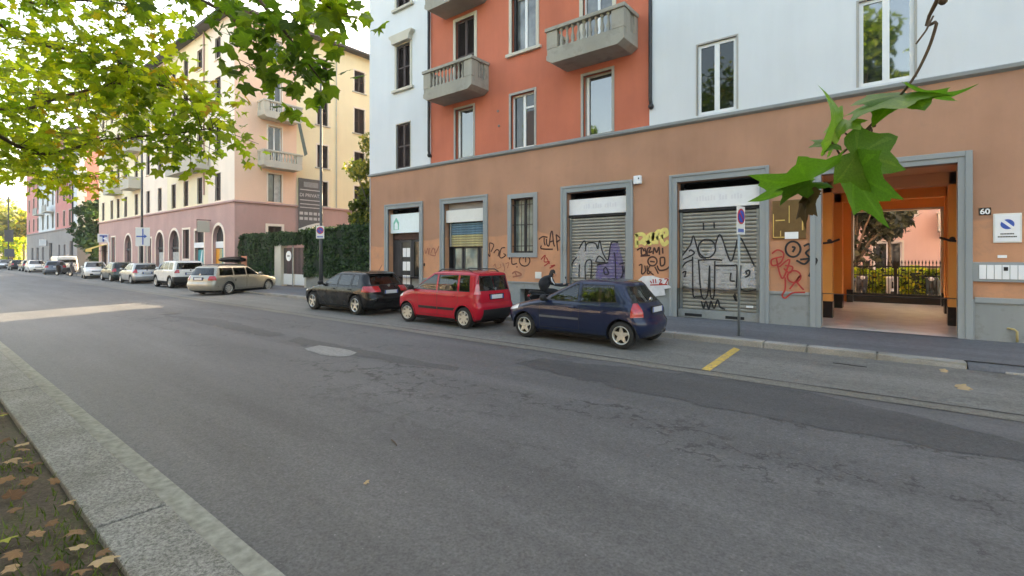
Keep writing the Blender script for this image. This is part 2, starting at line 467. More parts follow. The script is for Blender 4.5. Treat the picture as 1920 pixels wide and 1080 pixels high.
class MB:
    def __init__(s):
        s.v, s.f, s.a = [], [], []
    def add(s, vs, fs, tone=0.5):
        k = len(s.v)
        s.v += [tuple(v) for v in vs]
        s.f += [tuple(i + k for i in f) for f in fs]
        s.a += [tone] * len(fs)
        return s
    def box(s, u0, u1, d0, d1, z0, z1, F=WORLD):
        P = [F.p(u, d, z) for z in (z0, z1) for d in (d0, d1) for u in (u0, u1)]
        return s.add(P, [(0, 1, 3, 2), (4, 6, 7, 5), (0, 4, 5, 1), (2, 3, 7, 6), (0, 2, 6, 4), (1, 5, 7, 3)])
    def rect(s, u0, u1, z0, z1, d, F):
        return s.add([F.p(u0, d, z0), F.p(u1, d, z0), F.p(u1, d, z1), F.p(u0, d, z1)], [(0, 1, 2, 3)])
    def prism(s, poly, d0, d1, F):
        n = len(poly)
        P = [F.p(u, d0, z) for u, z in poly] + [F.p(u, d1, z) for u, z in poly]
        return s.add(P, [tuple(range(n)), tuple(range(2 * n - 1, n - 1, -1))] + [(i, (i + 1) % n, n + (i + 1) % n, n + i) for i in range(n)])
    def tube(s, pts, r, n=8, cap=True):
        pts = [Vector(p) for p in pts]
        rs = r if isinstance(r, (list, tuple)) else [r] * len(pts)
        V = []
        up = None
        for i, p in enumerate(pts):
            t = (pts[min(i + 1, len(pts) - 1)] - pts[max(i - 1, 0)])
            if t.length < 1e-9:
                t = Vector((0, 0, 1))
            t.normalize()
            if up is None:
                up = Vector((0, 0, 1)) if abs(t.z) < 0.9 else Vector((1, 0, 0))
            a = t.cross(up)
            if a.length < 1e-6:
                a = t.cross(Vector((0, 1, 0)))
            a.normalize()
            b = a.cross(t)
            up = b
            for k in range(n):
                q = 2 * math.pi * k / n
                V.append(p + (a * math.cos(q) + b * math.sin(q)) * rs[i])
        fs = []
        for i in range(len(pts) - 1):
            for k in range(n):
                fs.append((i * n + k, i * n + (k + 1) % n, (i + 1) * n + (k + 1) % n, (i + 1) * n + k))
        if cap:
            fs.append(tuple(range(n - 1, -1, -1)))
            fs.append(tuple(range((len(pts) - 1) * n, len(pts) * n)))
        return s.add(V, fs)
    def lathe(s, prof, o=(0, 0, 0), axis='z', n=24):
        """prof: list of (radius, height)"""
        o = Vector(o)
        V = []
        for r, h in prof:
            for k in range(n):
                q = 2 * math.pi * k / n
                if axis == 'z':
                    V.append(o + Vector((r * math.cos(q), r * math.sin(q), h)))
                elif axis == 'y':
                    V.append(o + Vector((r * math.cos(q), h, r * math.sin(q))))
                else:
                    V.append(o + Vector((h, r * math.cos(q), r * math.sin(q))))
        fs = []
        for i in range(len(prof) - 1):
            for k in range(n):
                fs.append((i * n + k, i * n + (k + 1) % n, (i + 1) * n + (k + 1) % n, (i + 1) * n + k))
        return s.add(V, fs)
    def ball(s, c, r, nu=14, nv=9):
        c = Vector(c)
        r = Vector(r) if not isinstance(r, (int, float)) else Vector((r, r, r))
        prof = []
        V = []
        for j in range(nv + 1):
            ph = math.pi * j / nv
            for k in range(nu):
                q = 2 * math.pi * k / nu
                V.append(c + Vector((r.x * math.sin(ph) * math.cos(q), r.y * math.sin(ph) * math.sin(q), r.z * math.cos(ph))))
        fs = []
        for j in range(nv):
            for k in range(nu):
                fs.append((j * nu + k, j * nu + (k + 1) % nu, (j + 1) * nu + (k + 1) % nu, (j + 1) * nu + k))
        return s.add(V, fs)
    def mesh(s, name, smooth=False, tone=False, recalc=True):
        me = bpy.data.meshes.new(name)
        me.from_pydata([tuple(v) for v in s.v], [], s.f)
        if tone:
            at = me.attributes.new('tone', 'FLOAT', 'FACE')
            at.data.foreach_set('value', s.a)
        if recalc:
            bm = bmesh.new()
            bm.from_mesh(me)
            bmesh.ops.recalc_face_normals(bm, faces=bm.faces)
            bm.to_mesh(me)
            bm.free()
        if smooth:
            me.shade_smooth()
        me.update()
        return me
    def build(s, name, mat, parent=None, smooth=False, bevel=0.0, tone=False, recalc=True, local=False):
        me = s.mesh(name, smooth, tone, recalc)
        return put(name, me, mat, parent, bevel, local)

WM = {}
def put(name, me, mat, parent=None, bevel=0.0, local=False):
    ob = bpy.data.objects.new(name, me)
    COL.objects.link(ob)
    if mat:
        me.materials.clear()
        me.materials.append(MATS[mat])
    if parent is not None:
        ob.parent = parent
        if local:
            WM[ob.name] = WM.get(parent.name, Matrix.Identity(4))
        else:
            ob.matrix_parent_inverse = WM.get(parent.name, Matrix.Identity(4)).inverted()
            WM[ob.name] = Matrix.Identity(4)
    else:
        WM[ob.name] = Matrix.Identity(4)
    if bevel:
        b = ob.modifiers.new('edge', 'BEVEL')
        b.width = bevel
        b.segments = 2
        b.limit_method = 'ANGLE'
    return ob
def tag(o, label, cat, group=None, kind=None):
    if label: o['label'] = label
    if cat: o['category'] = cat
    if group: o['group'] = group
    if kind: o['kind'] = kind
    return o
def thing(name, label, cat, loc=(0, 0, 0), rz=0.0, group=None):
    o = bpy.data.objects.new(name, None)
    COL.objects.link(o)
    o.location = loc
    o.rotation_euler = (0, 0, rz)
    o.empty_display_size = 0.2
    WM[o.name] = Matrix.Translation(loc) @ Matrix.Rotation(rz, 4, 'Z')
    return tag(o, label, cat, group)
def text(body, size, F, u, z, d, mat, parent, name='lettering', align='CENTER', thick=0.002, bold=0.0, sx=1.0):
    cu = bpy.data.curves.new(name, 'FONT')
    cu.body = body
    cu.size = size
    cu.align_x = align
    cu.extrude = thick
    cu.offset = bold
    ob = bpy.data.objects.new(name, cu)
    COL.objects.link(ob)
    dg = bpy.context.evaluated_depsgraph_get()
    me = bpy.data.meshes.new_from_object(ob.evaluated_get(dg))
    bpy.data.objects.remove(ob)
    for v in me.vertices:
        v.co = F.p(u + v.co.x * sx, d + v.co.z, z + v.co.y)
    return put(name, me, mat, parent)

def overspray(name, c, cover):
    """thin spray fill: the slats still show through"""
    m, t, b = newmat(name)
    out = t.nodes['Material Output']
    b.inputs['Base Color'].default_value = col4(c)
    b.inputs['Roughness'].default_value = 0.7
    tr = N(t, 'ShaderNodeBsdfTransparent')
    n = noise(t, s=4, detail=6, rough=0.7)
    r = ramp(t, n.outputs[0], [(0.3, (cover * 0.5,) * 3), (0.7, (min(1, cover * 1.3),) * 3)])
    mx = N(t, 'ShaderNodeMixShader')
    t.links.new(r.outputs[0], mx.inputs[0])
    t.links.new(tr.outputs[0], mx.inputs[1])
    t.links.new(b.outputs[0], mx.inputs[2])
    t.links.new(mx.outputs[0], out.inputs[0])
overspray('over_white', (0.72, 0.72, 0.74), 0.36)
overspray('over_purple', (0.17, 0.13, 0.36), 0.55)

def wornpaint(name, c, under, lo=0.40, hi=0.56):
    """road paint rubbed through to the asphalt"""
    m, t, b = newmat(name)
    n = noise(t, s=16, detail=7, rough=0.75)
    r = ramp(t, n.outputs[0], [(lo, (0, 0, 0)), (hi, (1, 1, 1))])
    t.links.new(mixc(t, r.outputs[0], under, c), b.inputs['Base Color'])
    b.inputs['Roughness'].default_value = 0.8
wornpaint('paint_yellow', (0.66, 0.42, 0.06), (0.28, 0.23, 0.14))
# ------------------------------------------------------------ ground, road, pavements
def sheet(name, poly, z, mat, kind='structure'):
    m = MB()
    m.add([(x, y, z) for x, y in poly], [tuple(range(len(poly)))])
    return tag(m.build(name, mat), None, None, kind=kind)
rnd = random.Random(7)
XL, XR = -330, 45
sheet('ground', [(-420, -110), (110, -110), (110, 110), (-420, 110)], -0.06, 'ground_earth')
sheet('road', [(XL, 1.2), (XR, 1.2), (XR, 8.5), (XL, 8.5)], 0.0, 'road')
sheet('parking_strip', [(XL, 8.36), (XR, 8.36), (XR, 11.4), (XL, 11.4)], 0.004, 'parking')
# concrete gutter strip along the parking bay, slightly wavy edge
def wavy(x0, x1, y0, y1, amp, step, seed):
    r = random.Random(seed)
    n = int((x1 - x0) / step)
    a = [(x0 + (x1 - x0) * i / n, y0 + r.uniform(-amp, amp)) for i in range(n + 1)]
    b = [(x0 + (x1 - x0) * i / n, y1 + r.uniform(-amp, amp)) for i in range(n, -1, -1)]
    return a + b
sheet('gutter', wavy(-60, 20, 8.12, 8.44, 0.03, 0.6, 3), 0.008, 'gutter')
sheet('gutter_joint', wavy(-60, 20, 8.435, 8.465, 0.008, 0.5, 4), 0.012, 'black')
# darker resurfaced strips and the pale filled patch
def blob(pts, z, mat, name, amp=0.04, seed=1):
    r = random.Random(seed)
    out = []
    for i in range(len(pts)):
        a, b = pts[i], pts[(i + 1) % len(pts)]
        k = max(2, int(math.dist(a, b) / 0.25))
        for j in range(k):
            out.append((a[0] + (b[0] - a[0]) * j / k + r.uniform(-amp, amp), a[1] + (b[1] - a[1]) * j / k + r.uniform(-amp, amp)))
    return sheet(name, out, z, mat)
blob([onZ(960, 682), onZ(1010, 672), onZ(1300, 702), onZ(1600, 752), onZ(1760, 790), onZ(1990, 850), onZ(1990, 880), onZ(1600, 815), onZ(1330, 765), onZ(1120, 718)], 0.004, 'patch_dark', 'asphalt_patch', .075, 5)
blob([onZ(566, 654), onZ(600, 649), onZ(640, 655), onZ(668, 661), onZ(655, 669), onZ(615, 668), onZ(585, 661)], 0.008, 'patch_light', 'asphalt_patch', 0.065, 6)
blob([onZ(560, 632), onZ(700, 660), onZ(860, 690), onZ(850, 697), onZ(690, 672), onZ(540, 640)], 0.004, 'patch_dark', 'asphalt_patch', 0.05, 8)
blob([onZ(300, 590), onZ(420, 600), onZ(540, 628), onZ(500, 632), onZ(380, 607)], 0.004, 'patch_dark', 'asphalt_patch', 0.06, 9)
# manhole cover far along the road
mh = MB().lathe([(0.0, 0.012), (0.30, 0.012), (0.34, 0.004)], (*onZ(318, 588), 0), n=20)
tag(mh.build('manhole_cover', 'dark_metal'), 'round iron manhole cover in the road near the sunlit stripe', 'manhole cover')
# bay end mark
ym = [onZ(1315, 693), onZ(1330, 697), onZ(1388, 656), onZ(1376, 652)]
o = sheet('bay_marking', ym, 0.009, 'paint_yellow')
o = sheet('bay_marking', [(-22.2, 9.2), (-21.95, 9.2), (-21.95, 10.6), (-22.2, 10.6)], 0.009, 'line_pale')
# cast iron road gully slots
for a, b in ((1578, 683), (1608, 687)):
    x, y = onZ(a, b)
    g = MB().box(x - 0.13, x + 0.13, y - 0.02, y + 0.02, 0.0, 0.012)
    tag(g.build('drain_slot', 'black'), None, None, kind='structure')

# right-hand pavement: asphalt with granite kerb stones
KY = 11.32
sheet('sidewalk', [(XL, KY + 0.24), (XR, KY + 0.24), (XR, 14.75), (XL, 14.75)], 0.12, 'sidewalk')
kroot = MB().box(XL, 0.84, KY + 0.03, KY + 0.26, -0.05, 0.100).build('kerb', 'concrete')
tag(kroot, None, None, kind='structure')
joints = [0.84, -0.39, -1.52, -2.30, -4.20]
x = -4.2
while x > -64:
    x -= rnd.choice((1.5, 1.7, 1.9, 2.1))
    joints.append(x)
for i in range(len(joints) - 1):
    b, a = joints[i], joints[i + 1]
    if -30.4 < (a + b) / 2 < -24.6:
        continue
    dz = rnd.uniform(-0.008, 0.008)
    z1 = 0.128 + dz
    m = MB()
    dy = rnd.uniform(-0.012, 0.012)
    if i == 0:
        m.add([(a + .012, KY + dy, -.04), (b - .012, KY + dy, -.04), (b - .012, KY + .27, -.04), (a + .012, KY + .27, -.04),
               (a + .012, KY + dy + .015, z1), (b - .012, KY + dy + .015, .055), (b - .012, KY + .27, .122), (a + .012, KY + .27, z1)],
              [(3, 2, 1, 0), (4, 5, 6, 7), (0, 1, 5, 4), (1, 2, 6, 5), (2, 3, 7, 6), (3, 0, 4, 7)])
    else:
        m.box(a + 0.012, b - 0.012, KY + dy, KY + 0.27, -0.04, z1)
    m.build('kerb_stone', 'granite', kroot, bevel=0.018)
# dropped kerb beyond the last stone: worn flush edging and a sloping apron
MB().add([(0.86, KY - .02, .01), (XR, KY - .02, .01), (XR, KY + .30, .118), (0.86, KY + .30, .118)], [(0, 1, 2, 3)]).build('kerb_ramp', 'sidewalk', kroot)
MB().box(1.3, 2.1, KY - 0.03, KY + 0.05, -0.03, 0.03).build('kerb_stone', 'granite', kroot, bevel=0.01)
MB().box(2.13, 3.4, KY - 0.03, KY + 0.05, -0.03, 0.026).build('kerb_stone', 'granite', kroot, bevel=0.01)
# driveway ramp where the silver estate stands
MB().add([(-30.4, KY - .02, .01), (-24.6, KY - .02, .01), (-24.6, KY + .30, .122), (-30.4, KY + .30, .122)], [(0, 1, 2, 3)]).build('kerb_ramp', 'sidewalk', kroot)

# left-hand verge: exposed aggregate kerb slabs, pale edge line, soil
vk = MB().box(XL, 20, 0.84, 1.23, -0.05, 0.075).build('verge_kerb', 'black')
tag(vk, None, None, kind='structure')
xs = [6.2, 0.98, -4.26, -9.5, -14.7, -20, -25.2, -30.4, -36, -42, -60, -90, -140]
for b, a in zip(xs[:-1], xs[1:]):
    MB().box(a + 0.014, b - 0.014, 0.83, 1.245, -0.04, 0.095 + rnd.uniform(-.004, .004)).build('kerb_slab', 'granite_dark', vk, bevel=0.012)
sheet('edge_line', wavy(-200, 12, 1.262, 1.455, 0.004, 0.7, 12), 0.006, 'line_pale')
def verge():
    m = MB()
    nx, ny = 120, 14
    r = random.Random(3)
    for j in range(ny + 1):
        for i in range(nx + 1):
            x = -40 + 60 * i / nx
            y = -9 + 9.85 * j / ny
            z = 0.07 + r.uniform(-0.015, 0.02) + (0.02 * math.sin(x * 1.7) * math.sin(y * 2.3)) - (0.03 if j == ny else 0)
            m.v.append((x, y, z))
    for j in range(ny):
        for i in range(nx):
            k = j * (nx + 1) + i
            m.f.append((k, k + 1, k + nx + 2, k + nx + 1)); m.a.append(0.5)
    tag(m.build('verge', 'soil', smooth=True), None, None, kind='structure')
    sheet('verge', [(XL, -9), (-40, -9), (-40, 0.84), (XL, 0.84)], 0.07, 'soil')
    sheet('verge', [(XL, -100), (XR, -100), (XR, -9), (XL, -9)], 0.02, 'soil')
verge()

# ------------------------------------------------------------ facade builders
def wallpanel(F, u0, u1, z0, z1, holes, name, mat, parent, depth=0.28, d=0.0):
    us = sorted(set([u0, u1] + [min(max(v, u0), u1) for h in holes for v in h[:2]]))
    zs = sorted(set([z0, z1] + [min(max(v, z0), z1) for h in holes for v in h[2:4]]))
    m = MB()
    for i in range(len(us) - 1):
        for j in range(len(zs) - 1):
            cu, cz = (us[i] + us[i + 1]) / 2, (zs[j] + zs[j + 1]) / 2
            if any(h[0] < cu < h[1] and h[2] < cz < h[3] for h in holes):
                continue
            m.rect(us[i], us[i + 1], zs[j], zs[j + 1], d, F)
    for h in holes:
        a, b, c, e = max(h[0], u0), min(h[1], u1), max(h[2], z0), min(h[3], z1)
        if a >= b or c >= e:
            continue
        P = [F.p(u, dd, z) for dd in (d, d - depth) for u, z in ((a, c), (b, c), (b, e), (a, e))]
        m.add(P, [(0, 1, 5, 4), (1, 2, 6, 5), (2, 3, 7, 6), (3, 0, 4, 7)])
    return m.build(name, mat, parent, recalc=False)

def surround(F, u0, u1, z0, z1, w, proud, mat, parent, bottom=False, top=True, name='surround', back=0.05):
    m = MB()
    m.box(u0 - w, u0, -back, proud, z0, z1 + (w if top else 0), F)
    m.box(u1, u1 + w, -back, proud, z0, z1 + (w if top else 0), F)
    if top:
        m.box(u0 + .001, u1 - .001, -back, proud - .002, z1, z1 + w - .001, F)
    if bottom:
        m.box(u0 - w, u1 + w, -back, proud + 0.002, z0 - w, z0, F)
    return m.build(name, mat, parent, bevel=0.006)

def window(F, parent, u0, u1, z0, z1, style='two', dep=0.16, frame='white_frame', pane='glass', fw=0.06):
    """the frame mesh is the window; panes, leaves and slats hang under it"""
    m = MB()
    a, b = -dep - 0.06, -dep
    m.box(u0, u0 + fw, a, b, z0, z1, F)
    m.box(u1 - fw, u1, a, b, z0, z1, F)
    m.box(u0 + fw, u1 - fw, a, b - .002, z0, z0 + fw, F)
    m.box(u0 + fw, u1 - fw, a, b - .002, z1 - fw, z1, F)
    mid = (u0 + u1) / 2
    if style in ('two', 'two_transom'):
        m.box(mid - fw * 0.8, mid + fw * 0.8, a, b + .004, z0 + fw, z1 - fw, F)
    if style == 'two_transom':
        m.box(mid + fw * .8, u1 - fw, a, b + .001, z1 - (z1 - z0) * .28, z1 - (z1 - z0) * .28 + fw, F)
    o = m.build('window', frame, parent)
    if style in ('two', 'two_transom'):
        spans = [(u0 + fw, mid - fw * .8), (mid + fw * .8, u1 - fw)]
    else:
        spans = [(u0 + fw, u1 - fw)]
    if style == 'shutter':
        for s0, s1 in ((u0 + .01, mid - .006), (mid + .006, u1 - .01)):
            q = MB()
            q.box(s0, s0 + .06, b, b + .045, z0 + .01, z1 - .01, F)
            q.box(s1 - .06, s1, b, b + .045, z0 + .01, z1 - .01, F)
            for zz in (z0 + .01, (z0 + z1) / 2 - .04, z1 - .08):
                q.box(s0 + .06, s1 - .06, b, b + .043, zz, zz + .07, F)
            zz = z0 + .09
            while zz < z1 - .1:
                P = [F.p(s0 + .06, b + .004, zz), F.p(s1 - .06, b + .004, zz), F.p(s1 - .06, b + .034, zz - .028), F.p(s0 + .06, b + .034, zz - .028)]
                q.add(P, [(0, 1, 2, 3)])
                zz += .042
            q.build('shutter', frame, o, recalc=False)
        g = MB().rect(u0 + fw, u1 - fw, z0 + fw, z1 - fw, b - .03, F)
        g.build('pane', 'black', o, recalc=False)
    else:
        for s0, s1 in spans:
            g = MB().box(s0 - .004, s1 + .004, b - .036, b - .03, z0 + fw - .004, z1 - fw + .004, F)
            g.build('pane', pane, o)
    return o

def shutter_leaves(F, par, u0, u1, z0, z1, mat, w=None):
    """louvred leaves folded open flat on the wall either side"""
    w = w or (u1 - u0) / 2
    for s0, s1 in ((u0 - w, u0 - .02), (u1 + .02, u1 + w)):
        q = MB().box(s0, s1, 0.01, 0.05, z0, z1, F)
        q.build('shutter', mat, par)

def sill(F, par, u0, u1, z, mat, over=0.1, proud=0.11, h=0.09):
    return MB().box(u0 - over, u1 + over, -0.02, proud, z - h, z, F).build('sill', mat, par, bevel=0.012)

def balcony(F, par, u0, u1, z0, z1, dep, mat, nb=9, slab=0.16, tone=None):
    """stone balcony: bracketed slab is the balcony, with corner piers, rail and balusters under it"""
    m = MB()
    m.prism([(u0 + .22, z0 - .14), (u1 - .22, z0 - .14), (u1, z0), (u1, z0 + slab), (u0, z0 + slab), (u0, z0)], 0.0, dep, F)
    b = m.build('balcony', mat, par, bevel=0.012)
    MB().box(u0 + .02, u1 - .02, dep - .16, dep - .02, z0 + slab, z0 + slab + .2, F).build('base_rail', mat, b, bevel=.01)
    r = MB()
    r.box(u0 - .04, u1 + .04, dep - .2, dep + .04, z1 - .12, z1, F)
    r.box(u0 - .04, u0 + .18, 0.0, dep - .2, z1 - .12, z1 - .001, F)
    r.box(u1 - .18, u1 + .04, 0.0, dep - .2, z1 - .12, z1 - .001, F)
    r.build('hand_rail', mat, b, bevel=.015)
    pw = 0.42
    for a in (u0 + .005, u1 - pw - .005):
        MB().box(a, a + pw, dep - .17, dep - .012, z0 + slab + .2, z1 - .12, F).build('pier', mat, b, bevel=.012)
    for a, s in ((u0 + .005, 1), (u1 - .145, 1)):
        MB().box(a, a + .14, 0.0, dep - .17, z0 + slab, z0 + slab + .2, F).build('side_rail', mat, b)
        MB().box(a, a + .14, 0.0, dep * .25, z0 + slab + .2, z1 - .12, F).build('side_pier', mat, b)
        MB().box(a, a + .14, dep * .6, dep - .17, z0 + slab + .2, z1 - .12, F).build('side_pier', mat, b)
        k0, k1 = dep * .25, dep * .6
        for t in (0.3, 0.7):
            c = k0 + (k1 - k0) * t
            MB().box(a + .03, a + .11, c - .04, c + .04, z0 + slab + .2, z1 - .12, F).build('baluster', mat, b)
    span0, span1 = u0 + pw + .03, u1 - pw - .03
    zb, zt = z0 + slab + .2, z1 - .12
    for i in range(nb):
        c = span0 + (span1 - span0) * (i + .5) / nb
        q = MB()
        rr = (span1 - span0) / nb * .3
        prof = [(rr * 1.1, 0), (rr * 1.1, .06), (rr * .6, .1), (rr * 1.0, .28), (rr * .95, .4), (rr * .5, .62), (rr * .55, .86), (rr * 1.05, .92), (rr * 1.05, 1.0)]
        V = []
        for rad, h in prof:
            for k in range(8):
                a = 2 * math.pi * k / 8 + .39
                V.append(F.p(c + rad * math.cos(a), dep - .09 + rad * math.sin(a), zb + (zt - zb) * h))
        fs = []
        for j in range(len(prof) - 1):
            for k in range(8):
                fs.append((j * 8 + k, j * 8 + (k + 1) % 8, (j + 1) * 8 + (k + 1) % 8, (j + 1) * 8 + k))
        q.add(V, fs)
        q.build('baluster', mat, b, smooth=True)
    return b

# ------------------------------------------------------------ the corner house with shutters (nearest building)
YF = 14.6
F1 = Fac((0, YF, 0), (1, 0, 0), (0, -1, 0))
BX0, BX1, BH = -20.6, 12.0, 17.6
B1 = thing('corner_apartment_house', 'ochre, red and white apartment house with graffiti and roller shutters by the cars', 'building', (-4.0, YF, 0.12))
CZ0, CZ1 = 5.82, 5.97          # string course
G0 = 0.12
ground_holes = [(-19.2, -16.94, G0, 4.16), (-15.36, -13.10, G0, 4.16), (-11.68, -10.63, 2.06, 4.11), (-9.20, -6.95, G0, 4.14),
                (-5.31, -3.05, G0, 4.14), (-1.63, 0.93, G0, 3.99), (-11.25, -9.92, 0.22, 0.72)]
PZ = 0.98
wallpanel(F1, BX0, BX1, PZ, CZ0, ground_holes, 'wall', 'ochre', B1)
wallpanel(F1, BX0 - .02, BX1, G0 - .1, PZ, ground_holes, 'plinth', 'plinth', B1, depth=0.3, d=0.03)
for a, b in ((BX0 - .05, -19.43), (-16.71, -15.59), (-12.87, -9.43), (-6.72, -5.54), (-2.82, -1.88), (1.18, BX1)):
    MB().box(a, b, 0.0, 0.06, PZ - .06, PZ, F1).build('plinth_cap', 'plinth', B1, bevel=.012)
MB().add([F1.p(BX0 - .06, 0, CZ0), F1.p(BX1, 0, CZ0), F1.p(BX1, .10, CZ0 + .05), F1.p(BX0 - .06, .10, CZ0 + .05), F1.p(BX0 - .06, .12, CZ1 - .03), F1.p(BX1, .12, CZ1 - .03), F1.p(BX1, 0, CZ1 + .03), F1.p(BX0 - .06, 0, CZ1 + .03)],
         [(0, 1, 2, 3), (3, 2, 5, 4), (4, 5, 6, 7), (0, 3, 4, 7)]).build('string_course', 'grey_stone', B1)
up = [(-18.5, -17.52, 6.0, 8.05), (-14.68, -13.66, 6.0, 8.05), (-11.70, -10.60, 6.0, 8.04), (-8.54, -7.47, 6.0, 8.06), (-4.69, -3.63, 6.02, 8.05), (-0.85, 0.19, 6.02, 8.08), (3.6, 4.66, 6.02, 8.08),
      (-18.48, -17.52, 9.66, 11.68), (-14.66, -13.60, 8.75, 11.72), (-11.66, -10.52, 9.62, 11.72), (-8.55, -7.45, 8.75, 11.72), (-4.69, -3.63, 9.66, 11.72), (-0.85, 0.19, 9.66, 11.72), (3.6, 4.66, 9.66, 11.72),
      (-18.48, -17.52, 13.42, 15.3), (-14.66, -13.60, 12.4, 15.3), (-11.66, -10.52, 13.25, 15.3), (-8.55, -7.45, 12.4, 15.3), (-4.69, -3.63, 13.3, 15.3), (-0.85, 0.19, 13.3, 15.3), (3.6, 4.66, 13.3, 15.3)]
RX0, RX1 = -16.2, -6.16
wallpanel(F1, BX0, RX0, CZ1, BH, up, 'wall', 'white', B1, d=0.06)
wallpanel(F1, RX0, RX1, CZ1, BH, up, 'wall', 'red', B1)
wallpanel(F1, RX1, BX1, CZ1, BH, up, 'wall', 'white', B1, d=0.06)
for u in (RX0, RX1):
    MB().add([F1.p(u, 0, CZ1), F1.p(u, .06, CZ1), F1.p(u, .06, BH), F1.p(u, 0, BH)], [(0, 1, 2, 3)]).build('wall_return', 'white', B1, recalc=False)
# body behind the facade, split round the carriage passage
DEP = 9.2
bb = MB()
bb.box(BX0, -2.55, -DEP, -.62, 0.0, BH, F1)
bb.box(1.85, BX1, -DEP, -.62, 0.0, BH, F1)
bb.box(-2.55, 1.85, -DEP, -.62, 4.45, BH, F1)
bb.build('rear_wall', 'court_pink', B1)
MB().add([F1.p(BX0, 0.06, 0), F1.p(BX0, -DEP, 0), F1.p(BX0, -DEP, BH), F1.p(BX0, .06, BH)], [(0, 1, 2, 3)]).build('side_wall', 'white', B1, recalc=False)
MB().box(BX0 - .6, BX1, -DEP - .3, 0.7, BH, BH + .22, F1).build('roof', 'eave_dark', B1)
# down pipes
for u in (RX0 - .03, RX1 + .05):
    z0 = 6.35 if u < -10 else 6.55
    MB().tube([F1.p(u, .11, BH - .1), F1.p(u, .11, z0 + .2), F1.p(u + .02, .08, z0), F1.p(u + .05, 0, z0 - .06)], .055, 10).build('down_pipe', 'dark_metal', B1, smooth=True)
    MB().ball(F1.p(u + .02, .1, z0), (.085, .085, .1)).build('pipe_shoe', 'dark_metal', B1, smooth=True)
for (u, z) in ((-12.35, 7.58), (-12.3, 7.0)):
    MB().lathe([(0, 0), (.05, 0), (.05, .03), (.0, .03)], F1.p(u, .03, z), 'y', 10).build('vent_cap', 'brick_red', B1)

def lintel_hood(u0, u1, z, par):
    MB().prism([(u0 - .12, z), (u1 + .12, z), (u1 + .16, z + .2), (u1 + .32, z + .34), (u1 + .32, z + .43), (u0 - .32, z + .43), (u0 - .32, z + .34), (u0 - .16, z + .2)], .06, .30, F1).build('hood', 'trim_cream', par, bevel=.015)
# upper windows
for h in up:
    u0, u1, z0, z1 = h
    white = u0 < RX0 or u0 > RX1
    dd = 0.06 if white else 0.0
    FF = Fac((0, YF - dd, 0), (1, 0, 0), (0, -1, 0))
    if u0 < RX0:
        wdw = window(FF, B1, u0, u1, z0, z1, 'shutter', .10, 'shutter_brown')
        if z0 > 9:
            surround(FF, u0, u1, z0, z1, .13, .035, 'trim_cream', wdw)
            sill(FF, wdw, u0, u1, z0, 'trim_cream', .26, .13, .12)
            if z0 < 13: lintel_hood(u0, u1, z1 + .05, wdw)
        else:
            surround(FF, u0, u1, z0, z1, .05, .02, 'trim_cream', wdw)
    elif u0 > RX1:
        wdw = window(FF, B1, u0, u1, z0, z1, 'two', .05, 'white_frame', 'glass' if u0 < -3 else 'glass_mirror', .085)
        surround(FF, u0, u1, z0, z1, .05, .012, 'trim_grey', wdw)
    elif z0 < 8:
        st = 'two_transom' if -12 < u0 < -10 else 'one'
        wdw = window(FF, B1, u0, u1, z0, z1, st, .14, 'white_frame' if st != 'one' else 'grey_frame', 'glass_grey' if st != 'one' else 'glass_mirror', .07)
        surround(FF, u0, u1, z0, z1, .09, .03, 'trim_grey', wdw)
        if st == 'one':
            MB().box(u0 + .08, u0 + .16, -.16, -.1, z0 + .05, z1 - .05, FF).build('casement_edge', 'white_frame', wdw)
            MB().box(u0 + .42, u1 - .3, -.185, -.172, z0 + .1, z1 - .16, FF).build('curtain', 'curtain', wdw)
        else:
            MB().box(u0 + .64, u1 - .1, -.19, -.165, z0 + .1, z1 - .68, FF).build('blind', 'shutter_brown', wdw)
    elif abs(u0 + 11.66) < .1:
        wdw = window(FF, B1, u0, u1, z0, z1, 'two', .16, 'white_frame', 'glass_curtain', .07)
        surround(FF, u0, u1, z0, z1, .13, .035, 'trim_cream', wdw)
        sill(FF, wdw, u0, u1, z0, 'trim_cream', .24, .12, .12)
        MB().box(u0 + .07, u0 + .16, -.15, -.05, z0, z1, FF).build('shutter_box', 'black', wdw)
    else:
        wdw = window(FF, B1, u0, u1, z0, z1, 'shutter' if u0 < -12 else 'two', .12, 'shutter_brown' if u0 < -12 else 'white_frame', 'glass_curtain')
        surround(FF, u0, u1, z0, z1, .14, .035, 'trim_cream', wdw)
# stone balconies
balcony(F1, B1, -15.58, -12.83, 8.48, 9.58, 1.0, 'balcony_stone', 9)
balcony(F1, B1, -9.39, -6.56, 8.5, 9.56, 1.0, 'balcony_stone', 9)
balcony(F1, B1, -15.5, -12.83, 12.16, 13.2, 1.0, 'balcony_stone', 9)
balcony(F1, B1, -9.39, -6.56, 12.16, 13.2, 1.0, 'balcony_stone', 9)

